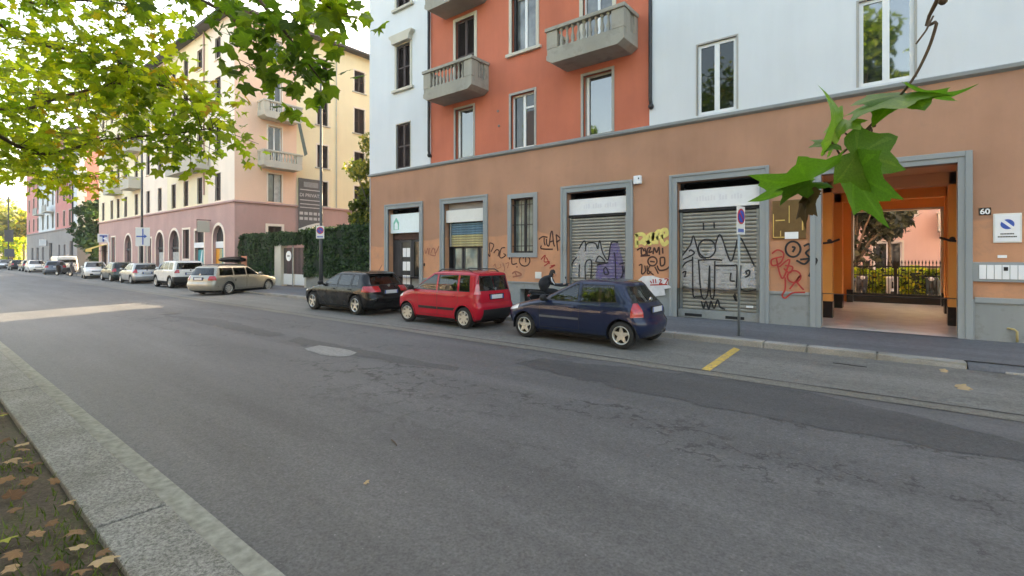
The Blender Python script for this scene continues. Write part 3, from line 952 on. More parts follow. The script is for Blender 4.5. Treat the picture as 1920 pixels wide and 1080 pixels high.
# ground floor openings
def shop(u0, u1, zt, sw=.2):
    s = surround(F1, u0, u1, G0, zt, sw, .05, 'grey_stone', B1, name='shop_front')
    m = MB()
    m.box(u0 - sw - .03, u0 - sw + .05, .0, .075, G0, zt + sw + .03, F1)
    m.box(u1 + sw - .05, u1 + sw + .03, .0, .075, G0, zt + sw + .03, F1)
    m.box(u0 - sw + .05, u1 + sw - .05, .0, .073, zt + sw - .05, zt + sw + .03, F1)
    m.build('moulding', 'grey_stone', s, bevel=.01)
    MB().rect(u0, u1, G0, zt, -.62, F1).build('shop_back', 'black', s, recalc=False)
    rv = MB()
    for u in (u0, u1):
        rv.add([F1.p(u, -.28, G0), F1.p(u, -.62, G0), F1.p(u, -.62, zt), F1.p(u, -.28, zt)], [(0, 1, 2, 3)])
    rv.add([F1.p(u0, -.28, zt), F1.p(u1, -.28, zt), F1.p(u1, -.62, zt), F1.p(u0, -.62, zt)], [(0, 1, 2, 3)])
    rv.build('reveal', 'shutter_dark', s, recalc=False)
    return s
def signbox(s, u0, u1, z0, z1, mat, d=-.12):
    return MB().box(u0 + .02, u1 - .02, d - .1, d, z0, z1, F1).build('sign_box', mat, s, bevel=.008)
slat_me = {}
def roller(s, u0, u1, z0, z1, d, pitch, mats=None):
    rs = MB().box(u0 + .07, u1 - .07, d - .04, d - .018, z0, z1, F1).build('roller_shutter', 'black', s)
    MB().box(u0, u0 + .07, d - .06, d + .05, z0, z1, F1).build('guide_rail', 'galvanised', rs)
    MB().box(u1 - .07, u1, d - .06, d + .05, z0, z1, F1).build('guide_rail', 'galvanised', rs)
    n = int((z1 - z0) / pitch)
    for i in range(n):
        za = z0 + (z1 - z0) * i / n
        h = (z1 - z0) / n
        key = (round(u1 - u0, 2), round(h, 4), mats(i / n) if mats else 'slat')
        if key not in slat_me:
            q = MB()
            W = u1 - u0 - .15
            prof = [(-.012, 0), (.004, .0), (.024, h * .35), (.022, h * .62), (.0, h * .86), (-.014, h * .9)]
            V = [(x, -dd, zz) for dd, zz in prof for x in (-W / 2, W / 2)]
            q.add(V, [(2 * k, 2 * k + 1, 2 * k + 3, 2 * k + 2) for k in range(len(prof) - 1)])
            slat_me[key] = q.mesh('slat', recalc=False)
            slat_me[key].materials.append(MATS[key[2]])
        o = bpy.data.objects.new('slat', slat_me[key])
        COL.objects.link(o)
        o.parent = rs
        o.location = ((u0 + u1) / 2, YF - d, za)
    return rs

# first shop: glazed door, blue-white sign with the little green house
s = shop(-19.2, -16.94, 4.16)
signbox(s, -19.2, -16.94, 3.02, 3.92, 'sign_paleblue')
hs = MB().prism([(-18.95, 3.18), (-18.55, 3.18), (-18.55, 3.52), (-18.75, 3.76), (-18.95, 3.52)], -.118, -.112, F1)
hs.build('house_emblem', 'sign_green', s)
MB().prism([(-18.87, 3.2), (-18.63, 3.2), (-18.63, 3.44), (-18.75, 3.58), (-18.87, 3.44)], -.113, -.108, F1).build('house_emblem', 'sign_paleblue', s)
MB().box(-19.1, -16.98, -.4, -.28, 2.72, 3.0, F1).build('shutter_roll', 'spray_brown', s)
window(F1, s, -18.7, -17.85, G0, 2.7, 'one', .3, 'shutter_dark', 'glass_grey', .12)
for zz in (.62, 1.26, 1.9):
    for u in (-18.52, -18.24):
        MB().box(u, u + .25, -.325, -.318, zz, zz + .42, F1).build('notice', 'sign_white', s)
window(F1, s, -17.83, -16.96, .9, 2.7, 'one', .32, 'shutter_dark', 'glass', .09)
MB().box(-17.83, -16.96, -.38, -.3, G0, .9, F1).build('stall_riser', 'plinth', s)
MB().box(-19.18, -18.72, -.36, -.3, G0, 2.7, F1).build('side_panel', 'shutter_dark', s)
# second shop: half-lowered blue and yellow shutter over glazing
s = shop(-15.36, -13.10, 4.16)
signbox(s, -15.36, -13.10, 3.36, 3.88, 'sign_cream', -.08)
MB().box(-15.3, -13.16, -.3, -.2, 3.9, 4.14, F1).build('shutter_hood', 'far_grey', s)
roller(s, -15.2, -13.12, 2.34, 3.34, -.22, .1, lambda t: 'slat_yellow' if t < .12 else 'slat' if t < .2 else 'slat_yellow' if t < .5 else 'slat_blue')
window(F1, s, -15.1, -14.55, .5, 2.34, 'one', .3, 'shutter_dark', 'glass_bluegreen', .07)
window(F1, s, -14.5, -13.65, .5, 2.34, 'one', .3, 'shutter_dark', 'glass_bluegreen', .07)
window(F1, s, -13.6, -13.12, .5, 2.34, 'one', .3, 'shutter_dark', 'glass_curtain', .07)
MB().box(-15.3, -13.12, -.38, -.3, G0, .5, F1).build('stall_riser', 'plinth', s)
# barred window
wdw = window(F1, B1, -11.68, -10.63, 2.06, 4.11, 'two', .18, 'shutter_dark', 'glass_bluegreen', .07)
surround(F1, -11.68, -10.63, 2.06, 4.11, .17, .05, 'grey_stone', wdw, bottom=True)
for i in range(6):
    u = -11.6 + .89 * i / 5
    MB().tube([F1.p(u, -.06, 2.07), F1.p(u, -.06, 4.1)], .011, 6).build('bar', 'dark_metal', wdw)
for z in (2.3, 3.1, 3.85):
    MB().box(-11.67, -10.64, -.07, -.05, z, z + .03, F1).build('cross_bar', 'dark_metal', wdw)
# cellar opening
MB().rect(-11.25, -9.92, .22, .72, -.27, F1).build('cellar_opening', 'black', B1, recalc=False)
MB().box(-10.55, -10.28, .005, .03, 1.12, 1.36, F1).build('notice', 'sign_cream', B1)
# third shop
s = shop(-9.20, -6.95, 4.14)
signbox(s, -9.20, -6.95, 3.36, 3.90, 'sign_white')
roller(s, -9.16, -6.99, .22, 3.26, -.16, .103)
MB().box(-9.2, -6.95, -.22, -.1, 3.27, 3.35, F1).build('sign_rail', 'black', s)
MB().box(-9.27, -9.17, .05, .1, 2.1, 2.35, F1).build('lock_box', 'galvanised', s)
for k, u in enumerate([-8.6 + .09 * i for i in range(14)]):
    if k in (3, 8): continue
    MB().box(u, u + .06, -.118, -.114, 3.56, 3.68 + .02 * (k % 3), F1).build('faint_letter', 'faint_letter', s)
# fourth shop
s = shop(-5.31, -3.05, 4.14)
signbox(s, -5.31, -3.05, 3.34, 3.90, 'sign_white')
roller(s, -5.27, -3.09, .36, 3.24, -.16, .103)
MB().box(-5.31, -3.05, -.22, -.1, 3.25, 3.33, F1).build('sign_rail', 'black', s)
MB().box(-5.30, -3.06, -.14, -.04, G0, .36, F1).build('threshold', 'plinth', s)
for u in (-5.1, -3.95):
    MB().box(u, u + .5, -.042, -.036, .16, .24, F1).build('vent_slot', 'black', s)
for k, u in enumerate([-4.78 + .08 * i for i in range(16)]):
    if k in (7, 11): continue
    MB().box(u, u + .055, -.118, -.114, 3.55, 3.67 + .02 * ((k * 7) % 3), F1).build('faint_letter', 'faint_letter', s)
MB().box(-3.42, -3.24, -.115, -.108, .5, .56, F1).build('sticker', 'sign_white', s)
# alarm box
c = MB().box(-6.66, -6.42, 0, .14, 4.2, 4.46, F1).build('alarm_box', 'sign_white', B1, bevel=.02)
MB().box(-6.5, -6.46, .14, .143, 4.34, 4.39, F1).build('alarm_lamp', 'black', c)

# ------------------------------------------------------------ carriage passage
gx0, gx1, gz = -1.63, .93, 3.99
g = surround(F1, gx0, gx1, G0, gz, .19, .06, 'grey_stone', B1, name='gateway')
m = MB()
m.box(gx0 - .24, gx0 - .12, 0, .09, G0, gz + .24, F1)
m.box(gx1 + .12, gx1 + .24, 0, .09, G0, gz + .24, F1)
m.box(gx0 - .12, gx1 + .12, 0, .088, gz + .12, gz + .24, F1)
m.build('moulding', 'grey_stone', g, bevel=.012)
# inner shell of the passage
L0, L1, YB = -2.5, 1.8, -9.3
ps = MB()
ps.rect(-.0, .0, 0, 0, 0, F1)
ps = MB()
for u in (L0, L1):
    ps.add([F1.p(u, -.28, G0), F1.p(u, YB, G0), F1.p(u, YB, 4.4), F1.p(u, -.28, 4.4)], [(0, 1, 2, 3)])
ps.rect(L0, gx0, G0, 4.4, -.30, F1)
ps.rect(gx1, L1, G0, 4.4, -.30, F1)
ps.build('passage_wall', 'passage_orange', g, recalc=False)
MB().add([F1.p(L0, -.28, 4.1), F1.p(L1, -.28, 4.1), F1.p(L1, YB, 4.1), F1.p(L0, YB, 4.1)], [(0, 1, 2, 3)]).build('passage_ceiling', 'passage_ceiling', g, recalc=False)
MB().add([F1.p(L0, .02, .135), F1.p(L1, .02, .135), F1.p(L1, YB - .5, .145), F1.p(L0, YB - .5, .145)], [(0, 1, 2, 3)]).build('passage_floor', 'floor_tile', g, recalc=False)
def pilaster(u0, u1, d0, d1, z1=4.1):
    p = MB().box(u0, u1, d0, d1, .13, z1, F1).build('pilaster', 'passage_orange', g, bevel=.012)
    MB().box(u0 - .012, u1 + .012, d0 - .012, d1 + .012, .13, .62, F1).build('pilaster_base', 'black_gloss', p, bevel=.01)
pilaster(-1.98, -1.62, -2.7, -2.3)
pilaster(.90, 1.30, -2.7, -2.3)
pilaster(-1.9, -1.66, -6.2, -5.7)
pilaster(1.0, 1.3, -6.2, -5.7)
MB().box(L0, L1, -2.7, -2.3, 3.78, 4.098, F1).build('cross_beam', 'passage_ceiling', g)
MB().box(L0, L1, -6.2, -5.7, 3.80, 4.098, F1).build('cross_beam', 'passage_orange', g)
e = MB()
e.box(L0, -1.62, -9.3, -8.9, .13, 4.1, F1)
e.box(1.12, L1, -9.3, -8.9, .13, 4.1, F1)
e.box(-1.62, 1.12, -9.3, -8.9, 3.72, 4.1, F1)
e.build('end_wall', 'passage_orange', g)
MB().box(-1.62, -1.55, -9.32, -8.88, .13, 3.72, F1).box(1.05, 1.12, -9.32, -8.88, .13, 3.72, F1).box(-1.55, 1.05, -9.32, -8.88, 3.66, 3.72, F1).build('end_surround', 'trim_cream', g)
for a, b in ((-1.75, -1.55), (1.05, 1.3)):
    MB().box(a, b, -8.88, -8.6, .13, .62, F1).build('pilaster_base', 'black_gloss', g)
for (u, d, sgn) in ((-1.62, -1.9, 1), (.93, -1.9, -1)):
    MB().tube([F1.p(u - .35 * sgn, d, 2.28), F1.p(u + .02 * sgn, d + .05, 2.32), F1.p(u + .22 * sgn, d + .12, 2.40)], .03, 8).build('wall_hook', 'dark_metal', g)
    MB().ball(F1.p(u - .02 * sgn, d + .04, 2.36), .06).build('wall_hook', 'dark_metal', g)
# iron gate at the courtyard end
ig = thing('iron_gate', 'black iron spear gate closing the courtyard end of the passage', 'gate', (-.25, YF + 8.75, .14))
MB().box(-1.54, 1.04, -8.77, -8.73, .16, .52, F1).build('kick_plate', 'dark_metal', ig)
MB().box(-1.54, 1.04, -8.78, -8.72, 1.52, 1.57, F1).build('top_rail', 'dark_metal', ig)
for i in range(27):
    u = -1.52 + 2.54 * i / 26
    q = MB().tube([F1.p(u, -8.75, .5), F1.p(u, -8.75, 1.66)], .012, 6)
    q.tube([F1.p(u, -8.75, 1.64), F1.p(u, -8.75, 1.69), F1.p(u, -8.75, 1.80)], [.012, .028, .001], 6)
    q.build('bar', 'dark_metal', ig)
MB().box(-.29, -.19, -8.79, -8.71, .16, 1.75, F1).build('lock_stile', 'dark_metal', ig)

# plaques, number, intercom beside the gateway
bp = MB().box(-2.74, -1.96, .0, .05, 2.38, 3.40, F1).build('notice_case', 'bronze', B1, bevel=.01)
for a in ((-2.72, -2.70, 2.42, 3.05), (-2.66, -2.44, 2.86, 2.89), (-2.35, -2.33, 2.80, 3.25), (-2.05, -2.02, 2.6, 3.2), (-2.72, -2.4, 2.42, 2.44), (-2.55, -2.53, 2.45, 2.6)):
    MB().box(a[0], a[1], .05, .056, a[2], a[3], F1).build('gilt_strip', 'gold', bp)
MB().box(-2.44, -2.13, .056, .062, 2.38, 2.56, F1).build('notice', 'sign_white', bp)
MB().box(-2.85, -1.86, 0, .055, .98, 1.0, F1).build('panel_edge', 'grey_stone', B1)
nb = MB().box(1.27, 1.46, 0, .015, 2.81, 2.97, F1).build('number_plate', 'black_gloss', B1)
text('60', .16, F1, 1.365, 2.835, .018, 'sign_white', nb, 'house_number', bold=.004)
sp = MB().box(1.49, 1.92, 0, .03, 2.21, 2.83, F1).build('sign_panel', 'sign_cream', B1, bevel=.01)
MB().box(1.52, 1.89, .03, .036, 2.24, 2.80, F1).build('sign_face', 'sign_white', sp)
cir = [(1.705 + .105 * math.cos(a), 2.60 + .105 * math.sin(a)) for a in [2 * math.pi * k / 28 for k in range(28)]]
MB().prism(cir, .036, .040, F1).build('emblem', 'sign_blue', sp)
MB().prism([(1.60, 2.67), (1.65, 2.70), (1.81, 2.53), (1.77, 2.50)], .040, .043, F1).build('emblem_slash', 'sign_white', sp)
for k in range(9):
    MB().box(1.60 + .023 * k, 1.618 + .023 * k, .036, .039, 2.385, 2.41, F1).build('lettering', 'black', sp)
for k in range(12):
    MB().box(1.56 + .024 * k, 1.579 + .024 * k, .036, .039, 2.325, 2.35, F1).build('lettering', 'black', sp)
MB().box(1.56, 1.70, 0, .02, 1.89, 1.95, F1).build('name_plate', 'sign_white', B1)
ic = MB().box(1.10, 3.4, 0, .07, 1.38, 1.80, F1).build('intercom_surround', 'grey_stone', B1, bevel=.01)
for k in range(9):
    u = 1.27 + .118 * k
    o = MB().box(u, u + .108, .07, .085, 1.44, 1.74, F1).build('intercom_panel', 'sign_white', ic, bevel=.004)
    if k == 3:
        MB().box(u + .02, u + .085, .085, .09, 1.62, 1.7, F1).build('camera_lens', 'black', ic)
MB().box(1.17, 1.2, .055, .06, .1, 1.0, F1).build('panel_edge', 'grey_stone', B1)
MB().box(1.2, 3.4, 0, .064, PZ - .06, PZ + .06, F1).build('ledge', 'grey_stone', B1, bevel=.01)
MB().tube([F1.p(1.84, .1, .14), F1.p(1.84, .1, .36), F1.p(1.80, .1, .40), F1.p(1.74, .06, .41), F1.p(1.70, 0, .41)], .022, 8).build('gas_pipe', 'pipe_yellow', B1, smooth=True)

# ------------------------------------------------------------ graffiti (spray strokes lying on wall and shutters)
def ribbon(m, pts, w, d, F=F1):
    """flat brush stroke through (u,z) points, Catmull-Rom smoothed"""
    P = [Vector((p[0], p[1])) for p in pts]
    if len(P) > 2:
        Q = [P[0]] + P + [P[-1]]
        out = []
        for i in range(1, len(Q) - 2):
            for k in range(5):
                t = k / 5
                out.append(0.5 * ((2 * Q[i]) + (Q[i + 1] - Q[i - 1]) * t + (2 * Q[i - 1] - 5 * Q[i] + 4 * Q[i + 1] - Q[i + 2]) * t * t + (3 * Q[i] - Q[i - 1] - 3 * Q[i + 1] + Q[i + 2]) * t ** 3))
        out.append(P[-1])
        P = out
    V = []
    for i, p in enumerate(P):
        t = P[min(i + 1, len(P) - 1)] - P[max(i - 1, 0)]
        if t.length < 1e-6: t = Vector((1, 0))
        t.normalize()
        n = Vector((-t.y, t.x)) * w * .5
        V += [F.p(p.x + n.x, d, p.y + n.y), F.p(p.x - n.x, d, p.y - n.y)]
    m.add(V, [(2 * i, 2 * i + 1, 2 * i + 3, 2 * i + 2) for i in range(len(P) - 1)])
def graffiti(strokes, conv, w, mat, d=.008, closed=()):
    m = MB()
    for i, s_ in enumerate(strokes):
        ribbon(m, [onY(*conv(x, y), Y=YF - d) for x, y in s_], w, d + i * .0004)
    return m.build('graffiti', mat, B1, recalc=False)
def fillg(poly, conv, mat, d):
    P = [onY(*conv(x, y), Y=YF - d) for x, y in poly]
    m = MB()
    m.add([F1.p(u, d, z) for u, z in P], [tuple(range(len(P)))])
    return m.build('graffiti', mat, B1, recalc=False)
def circ(cx, cy, rx, ry, n=14):
    return [(cx + rx * math.cos(2 * math.pi * k / n + .6), cy + ry * math.sin(2 * math.pi * k / n + .6)) for k in range(n + 1)]
cA = lambda x, y: (1050 + x / 4.5, 320 + y / 4.5)       # view of the third shutter
cB = lambda x, y: (1250 + x / 3.6, 320 + y / 3.6)       # fourth shutter
cC = lambda x, y: (890 + x / 4.911, 340 + y / 4.909)    # barred window
DS = -.128
def slatfill(poly, conv, mat, rs_z0, pitch):
    fillg(poly, conv, mat, DS - .004 + pitch)
slatfill([(310, 800), (405, 775), (435, 615), (490, 605), (570, 920), (300, 920)], cA, 'over_purple', 0, 0)
slatfill([(120, 740), (190, 610), (350, 610), (400, 740), (390, 770), (260, 770), (210, 900), (100, 900)], cA, 'over_white', 0, .0015)
graffiti([[(160, 660), (195, 600), (215, 605), (215, 680)], [(215, 640), (240, 610), (300, 615), (318, 660), (335, 590), (360, 690), (405, 750), (432, 610), (490, 605)],
          [(455, 690), (465, 740), (470, 915)], [(310, 800), (330, 790), (408, 775)], [(300, 770), (330, 720), (380, 770), (300, 770)], [(215, 920), (215, 780), (265, 760), (260, 910)],
          [(375, 875), (370, 830), (390, 820), (408, 870), (375, 875)], [(95, 910), (95, 800), (140, 730)], [(510, 910), (530, 870), (525, 800)], [(540, 860), (550, 780), (500, 790)], [(160, 900), (165, 790)]], cA, .045, 'spray_black', DS)
slatfill([(100, 600), (180, 440), (260, 580), (360, 440), (440, 610), (590, 640), (610, 790), (480, 790), (330, 840), (180, 840), (100, 740)], cB, 'over_white', 0, 0)
slatfill([(480, 690), (560, 620), (600, 660), (600, 780), (500, 800)], cB, 'over_white', 0, .0015)
graffiti([[(100, 580), (160, 500), (180, 440), (205, 520), (225, 580), (265, 590)], circ(272, 525, 58, 62), [(325, 520), (345, 450), (370, 445), (430, 610), (465, 520), (475, 470)],
          [(490, 460), (510, 470), (590, 640)], [(215, 600), (235, 840), (275, 840), (290, 640)], [(210, 605), (310, 600), (375, 605)], [(175, 580), (178, 830), (200, 850), (240, 850)],
          [(325, 610), (320, 840), (295, 840), (290, 640)], [(320, 640), (440, 640), (475, 650), (470, 790)], [(500, 640), (502, 800), (610, 800), (620, 760)], [(545, 700), (535, 680), (560, 675), (555, 705), (530, 720)],
          [(150, 545), (165, 535), (185, 560), (110, 600)], [(100, 660), (130, 620), (180, 600)], [(105, 690), (130, 680), (120, 720)], [(435, 690), (430, 740), (460, 745)], [(460, 830), (470, 880), (450, 840)],
          [(235, 880), (250, 930), (265, 880), (285, 935), (300, 880), (320, 930), (345, 870), (360, 920), (395, 935)], [(320, 350), (322, 390)], [(248, 350), (250, 400)]], cB, .042, 'spray_black', DS)
# tags on the walls
graffiti([[(590, 535), (625, 510), (670, 515)], [(640, 520), (640, 560), (650, 590)], [(660, 530), (665, 580), (685, 590), (700, 480), (715, 465), (725, 560), (735, 600)], [(690, 560), (730, 545)], [(750, 490), (765, 640)], [(750, 490), (790, 530), (750, 560)], [(615, 590), (615, 620), (720, 625)]], cC, .05, 'spray_brown')
graffiti([[(95, 610), (115, 650), (140, 690), (135, 580), (155, 570), (175, 590), (150, 650)], [(175, 660), (200, 630), (225, 640), (215, 690)], [(280, 610), (245, 620), (230, 690), (250, 705), (285, 680), (265, 665)], [(300, 690), (310, 640), (325, 650), (320, 720)], [(340, 690), (345, 760), (390, 755)], circ(460, 730, 48, 50), [(445, 710), (465, 690), (470, 745)], [(385, 790), (395, 785)]], cC, .045, 'spray_brown')
graffiti([[(175, 780), (190, 760), (200, 800), (240, 790), (235, 760)], [(260, 750), (275, 800), (270, 830)], [(285, 760), (315, 750), (300, 800)]], cC, .03, 'spray_faint')
graffiti([[(345, 850), (380, 830), (430, 860), (350, 880)], [(370, 830), (390, 880)]], cC, .06, 'spray_faint')
graffiti([[(610, 720), (650, 680), (640, 740), (690, 740), (640, 780)], [(660, 700), (690, 760)], [(690, 800), (740, 770), (700, 780)]], cC, .04, 'spray_red')
cD = lambda x, y: (700 + x / 5.683, 370 + y / 5.684)
graffiti([[(550, 560), (560, 600), (580, 540), (590, 610), (600, 540)], [(610, 600), (640, 540), (660, 620), (600, 610)], [(655, 545), (660, 600), (700, 520)]], cD, .05, 'spray_faint')
MB().box(-16.66, -16.6, 0, .03, 1.5, 1.62, F1).build('door_bell', 'black', B1)
# yellow lettering and the tags under it
graffiti([[(645, 650), (645, 560), (640, 545), (690, 535), (715, 560), (690, 600), (650, 610)], [(680, 590), (725, 625)], [(735, 620), (740, 560), (765, 545), (760, 620), (735, 590)], [(770, 520), (780, 580), (800, 520), (785, 620)], [(815, 620), (815, 530), (840, 510), (860, 540), (815, 575)], [(855, 560), (900, 540), (895, 500), (860, 510), (855, 580), (880, 625), (915, 590)]], cA, .12, 'spray_yellow', .010)
graffiti([[(650, 670), (690, 650), (710, 680)], [(685, 650), (690, 710), (725, 700), (715, 650)], [(735, 710), (740, 660), (765, 650), (750, 690), (780, 680)], [(785, 705), (795, 650), (815, 690), (835, 645), (840, 710)], [(865, 650), (868, 700)], [(680, 720), (760, 715)]], cA, .05, 'spray_brown', .009)
graffiti([circ(780, 765, 38, 38), [(760, 765), (800, 770)], [(845, 735), (880, 735), (880, 790), (850, 800), (845, 735)], [(820, 800), (840, 840), (900, 830), (950, 790), (935, 900)]], cA, .05, 'spray_brown', .009)
graffiti([[(665, 800), (690, 795), (690, 870), (720, 850), (715, 800)], [(735, 800), (740, 870), (770, 850)], [(760, 800), (745, 840), (790, 880)], [(800, 810), (830, 870)]], cA, .045, 'spray_brown', .009)
fillg([(650, 930), (700, 890), (780, 885), (850, 910), (915, 905), (910, 960), (940, 985), (880, 1000), (890, 1050), (800, 1060), (740, 1000), (660, 960)], cA, 'spray_white', .078)
graffiti([[(680, 930), (700, 950)], [(760, 930), (775, 950)], [(785, 915), (790, 950)], [(805, 915), (810, 950)], [(835, 920), (855, 925), (840, 955), (865, 950)], [(880, 915), (910, 915), (890, 955)], [(760, 965), (905, 960)]], cA, .035, 'spray_red', .082)
# marks left of the gateway
cE = lambda x, y: (1250 + x / 3.6, 320 + y / 3.6)
graffiti([circ(853, 530, 50, 52), [(850, 550), (865, 520), (845, 515)], [(925, 510), (960, 495), (970, 525), (940, 555), (965, 590), (930, 630), (875, 605)], [(900, 600), (1010, 595), (985, 660), (960, 715)]], cE, .05, 'spray_black', .064)
graffiti([[(710, 560), (750, 535), (790, 560), (770, 620), (715, 640), (710, 600), (780, 580)], [(740, 590), (765, 700), (790, 720), (830, 600), (760, 650)], [(800, 640), (850, 650), (830, 690), (790, 660)], [(800, 720), (800, 800), (780, 840), (800, 860), (850, 825), (935, 822)], circ(860, 715, 45, 40), [(830, 800), (900, 710), (880, 750), (925, 805)]], cE, .04, 'spray_red', .062)
# ------------------------------------------------------------ the cream and mauve apartment house beyond the side gate
def arch(F, u0, u1, zt, mat, par, depth=.28, d=0.0):
    """fills the corners over a round arch"""
    r = (u1 - u0) / 2
    uc, zs = (u0 + u1) / 2, zt - r
    m = MB()
    n = 14
    A = [(uc + r * math.cos(math.pi * k / n), zs + r * math.sin(math.pi * k / n)) for k in range(n + 1)]
    for k in range(n):
        a, b = A[k], A[k + 1]
        m.add([F.p(a[0], d, a[1]), F.p(b[0], d, b[1]), F.p(b[0], d, zt), F.p(a[0], d, zt)], [(0, 1, 2, 3)])
        m.add([F.p(a[0], d, a[1]), F.p(b[0], d, b[1]), F.p(b[0], d - depth, b[1]), F.p(a[0], d - depth, a[1])], [(0, 1, 2, 3)])
    return m.build('arch_head', mat, par, recalc=False)
def archtrim(F, u0, u1, z0, zt, w, mat, par):
    r = (u1 - u0) / 2
    uc, zs = (u0 + u1) / 2, zt - r
    n = 16
    inn = [(u1, z0)] + [(uc + r * math.cos(math.pi * k / n), zs + r * math.sin(math.pi * k / n)) for k in range(n + 1)] + [(u0, z0)]
    R = r + w
    out = [(u1 + w, z0)] + [(uc + R * math.cos(math.pi * k / n), zs + R * math.sin(math.pi * k / n)) for k in range(n + 1)] + [(u0 - w, z0)]
    m = MB()
    for k in range(len(inn) - 1):
        m.add([F.p(*p) for p in ((inn[k][0], .04, inn[k][1]), (out[k][0], .04, out[k][1]), (out[k + 1][0], .04, out[k + 1][1]), (inn[k + 1][0], .04, inn[k + 1][1]),
                                 (out[k][0], 0, out[k][1]), (out[k + 1][0], 0, out[k + 1][1]))], [(0, 1, 2, 3), (1, 4, 5, 2)])
    return m.build('surround', mat, par, recalc=False)

def block(name, label, X0, X1, Y0, depth, H, root_loc):
    return thing(name, label, 'building', root_loc)

B2 = thing('apartment_house', 'cream and peach apartment house with mauve ground floor and arched shop windows', 'building', (-36.3, YF, .12))
F2 = Fac((0, YF, 0), (1, 0, 0), (0, -1, 0))
X2 = -36.3
F2s = Fac((X2, 0, 0), (0, 1, 0), (1, 0, 0))
H2 = 19.0
BL = -73.0
gh = []
ops = [('rect', -71.6, -69.4, 3.2), ('rect', -67.6, -66.2, 4.0), ('arch', -62.63, -60.24, 4.1), ('rect', -57.9, -56.4, 3.2), ('rect', -55.2, -54.1, 3.6), ('arch', -52.85, -50.8, 4.1), ('arch', -49.32, -47.0, 4.15),
       ('win', -46.1, -44.7, 4.1), ('rect', -43.5, -41.7, 3.95), ('arch', -39.96, -38.06, 4.2)]
for k, a, b, zt in ops:
    gh.append((a, b, G0 if k != 'win' else 1.75, zt))
wallpanel(F2, BL, X2, G0 - .1, 5.72, gh, 'wall', 'mauve', B2)
sg = [(16.9, 17.9, 1.9, 4.15)]
wallpanel(F2s, YF, 38.0, G0 - .1, 5.72, sg, 'wall', 'mauve', B2)
for i, (k, a, b, zt) in enumerate(ops):
    z0 = G0 if k != 'win' else 1.75
    if k == 'arch':
        arch(F2, a, b, zt, 'mauve', B2)
        wd = window(F2, B2, a, b, z0, zt, 'two', .22, 'shutter_dark', 'glass_grey', .09)
        archtrim(F2, a, b, z0, zt, .2, 'pale', wd)
        MB().box(a, b, -.22, -.16, 2.55, 2.75 if i < 9 else 3.02, F2).build('transom', 'shutter_dark' if i < 9 else 'sign_white', wd)
        if i in (5, 6):
            MB().box(a + .2, b - .3, -.2, -.19, .9, 2.3, F2).build('curtain', 'curtain', wd)
        if i == 9:
            for q, (c0, c1, mt) in enumerate(((0, .35, 'poster_orange'), (.35, .6, 'slat_yellow'), (.6, 1, 'poster_teal'))):
                MB().box(a + (b - a) * c0, a + (b - a) * c1 - .02, -.2, -.18, .8, 2.5, F2).build('poster', mt, wd)
    else:
        wd = window(F2, B2, a, b, z0, zt, 'shutter' if k == 'win' else 'two', .2, 'shutter_brown' if k == 'win' else 'shutter_dark', 'glass_grey', .09)
        surround(F2, a, b, z0, zt, .16, .04, 'pale', wd, bottom=(k == 'win'))
        if i == 8:
            MB().box(a - .05, b + .05, -.1, .05, 2.6, 3.0, F2).build('fascia', 'sign_white', wd)
            MB().box(a + .1, b - .1, -.19, -.17, .8, 2.45, F2).build('poster', 'poster_teal', wd)
            MB().prism([(a + .3, .9), (a + .7, .9), (a + 1.0, 2.4), (a + .85, 2.4)], -.17, -.165, F2).build('poster', 'sign_paleblue', wd)
        if i in (3,):
            MB().box(a - .3, b + .2, .0, .1, 2.9, 3.3, F2).build('fascia', 'sign_white', wd)
wd = window(F2s, B2, 16.9, 17.9, 1.9, 4.15, 'shutter', .15, 'shutter_brown')
surround(F2s, 16.9, 17.9, 1.9, 4.15, .18, .04, 'pale', wd)
m = MB().box(BL, X2 + .12, 0, .12, 5.72, 5.86, F2).build('string_course', 'mauve', B2, bevel=.02)
MB().box(YF + .001, 38, 0, .12, 5.72, 5.86, F2s).build('string_course', 'mauve', B2, bevel=.02)
wu = [-71.01, -67.46, -64.97, -62.25, -58.66, -55.06, -51.79, -48.27, -45.44, -42.52, -39.09]
holes2 = []
for z0, z1 in ((6.0, 8.02), (9.5, 11.55), (13.0, 15.0), (16.35, 17.9)):
    for i, u in enumerate(wu):
        zz = z0
        if abs(z0 - 9.5) < .1 and i in (2, 4, 7, 9): zz = 8.75
        if abs(z0 - 13) < .1 and i in (2, 4): zz = 12.3
        holes2.append((u - .5, u + .5, zz, z1))
for a, b, mt in ((BL, -56.9, 'cream'), (-56.9, -49.9, 'pale'), (-49.9, -40.9, 'cream'), (-40.9, X2, 'pale')):
    wallpanel(F2, a, b, 5.86, H2, [h for h in holes2 if a < (h[0] + h[1]) / 2 < b], 'wall', mt, B2)
for i, h in enumerate(holes2):
    wd = window(F2, B2, *h, 'shutter', .12, 'shutter_brown')
    surround(F2, *h, .08, .025, 'pale', wd)
    if h[2] > 9 and abs(h[2] - 8.75) > .01: sill(F2, wd, h[0], h[1], h[2], 'pale', .14, .09, .08)
for a, b, z in ((-47.0, -43.9, 8.42), (-43.6, -40.5, 8.42), (-60.1, -57.2, 8.42), (-66.4, -63.5, 8.42), (-60.1, -57.2, 12.0), (-66.4, -63.5, 12.0)):
    bl = MB().box(a, b, 0, 1.0, z, z + .16, F2).build('balcony', 'trim_cream', B2, bevel=.02)
    MB().box(a, b, .9, .99, z + .16, z + 1.1, F2).build('parapet', 'trim_cream', bl)
    MB().box(a, a + .09, 0, .9, z + .16, z + 1.1, F2).build('parapet', 'trim_cream', bl)
    MB().box(b - .09, b, 0, .9, z + .16, z + 1.1, F2).build('parapet', 'trim_cream', bl)
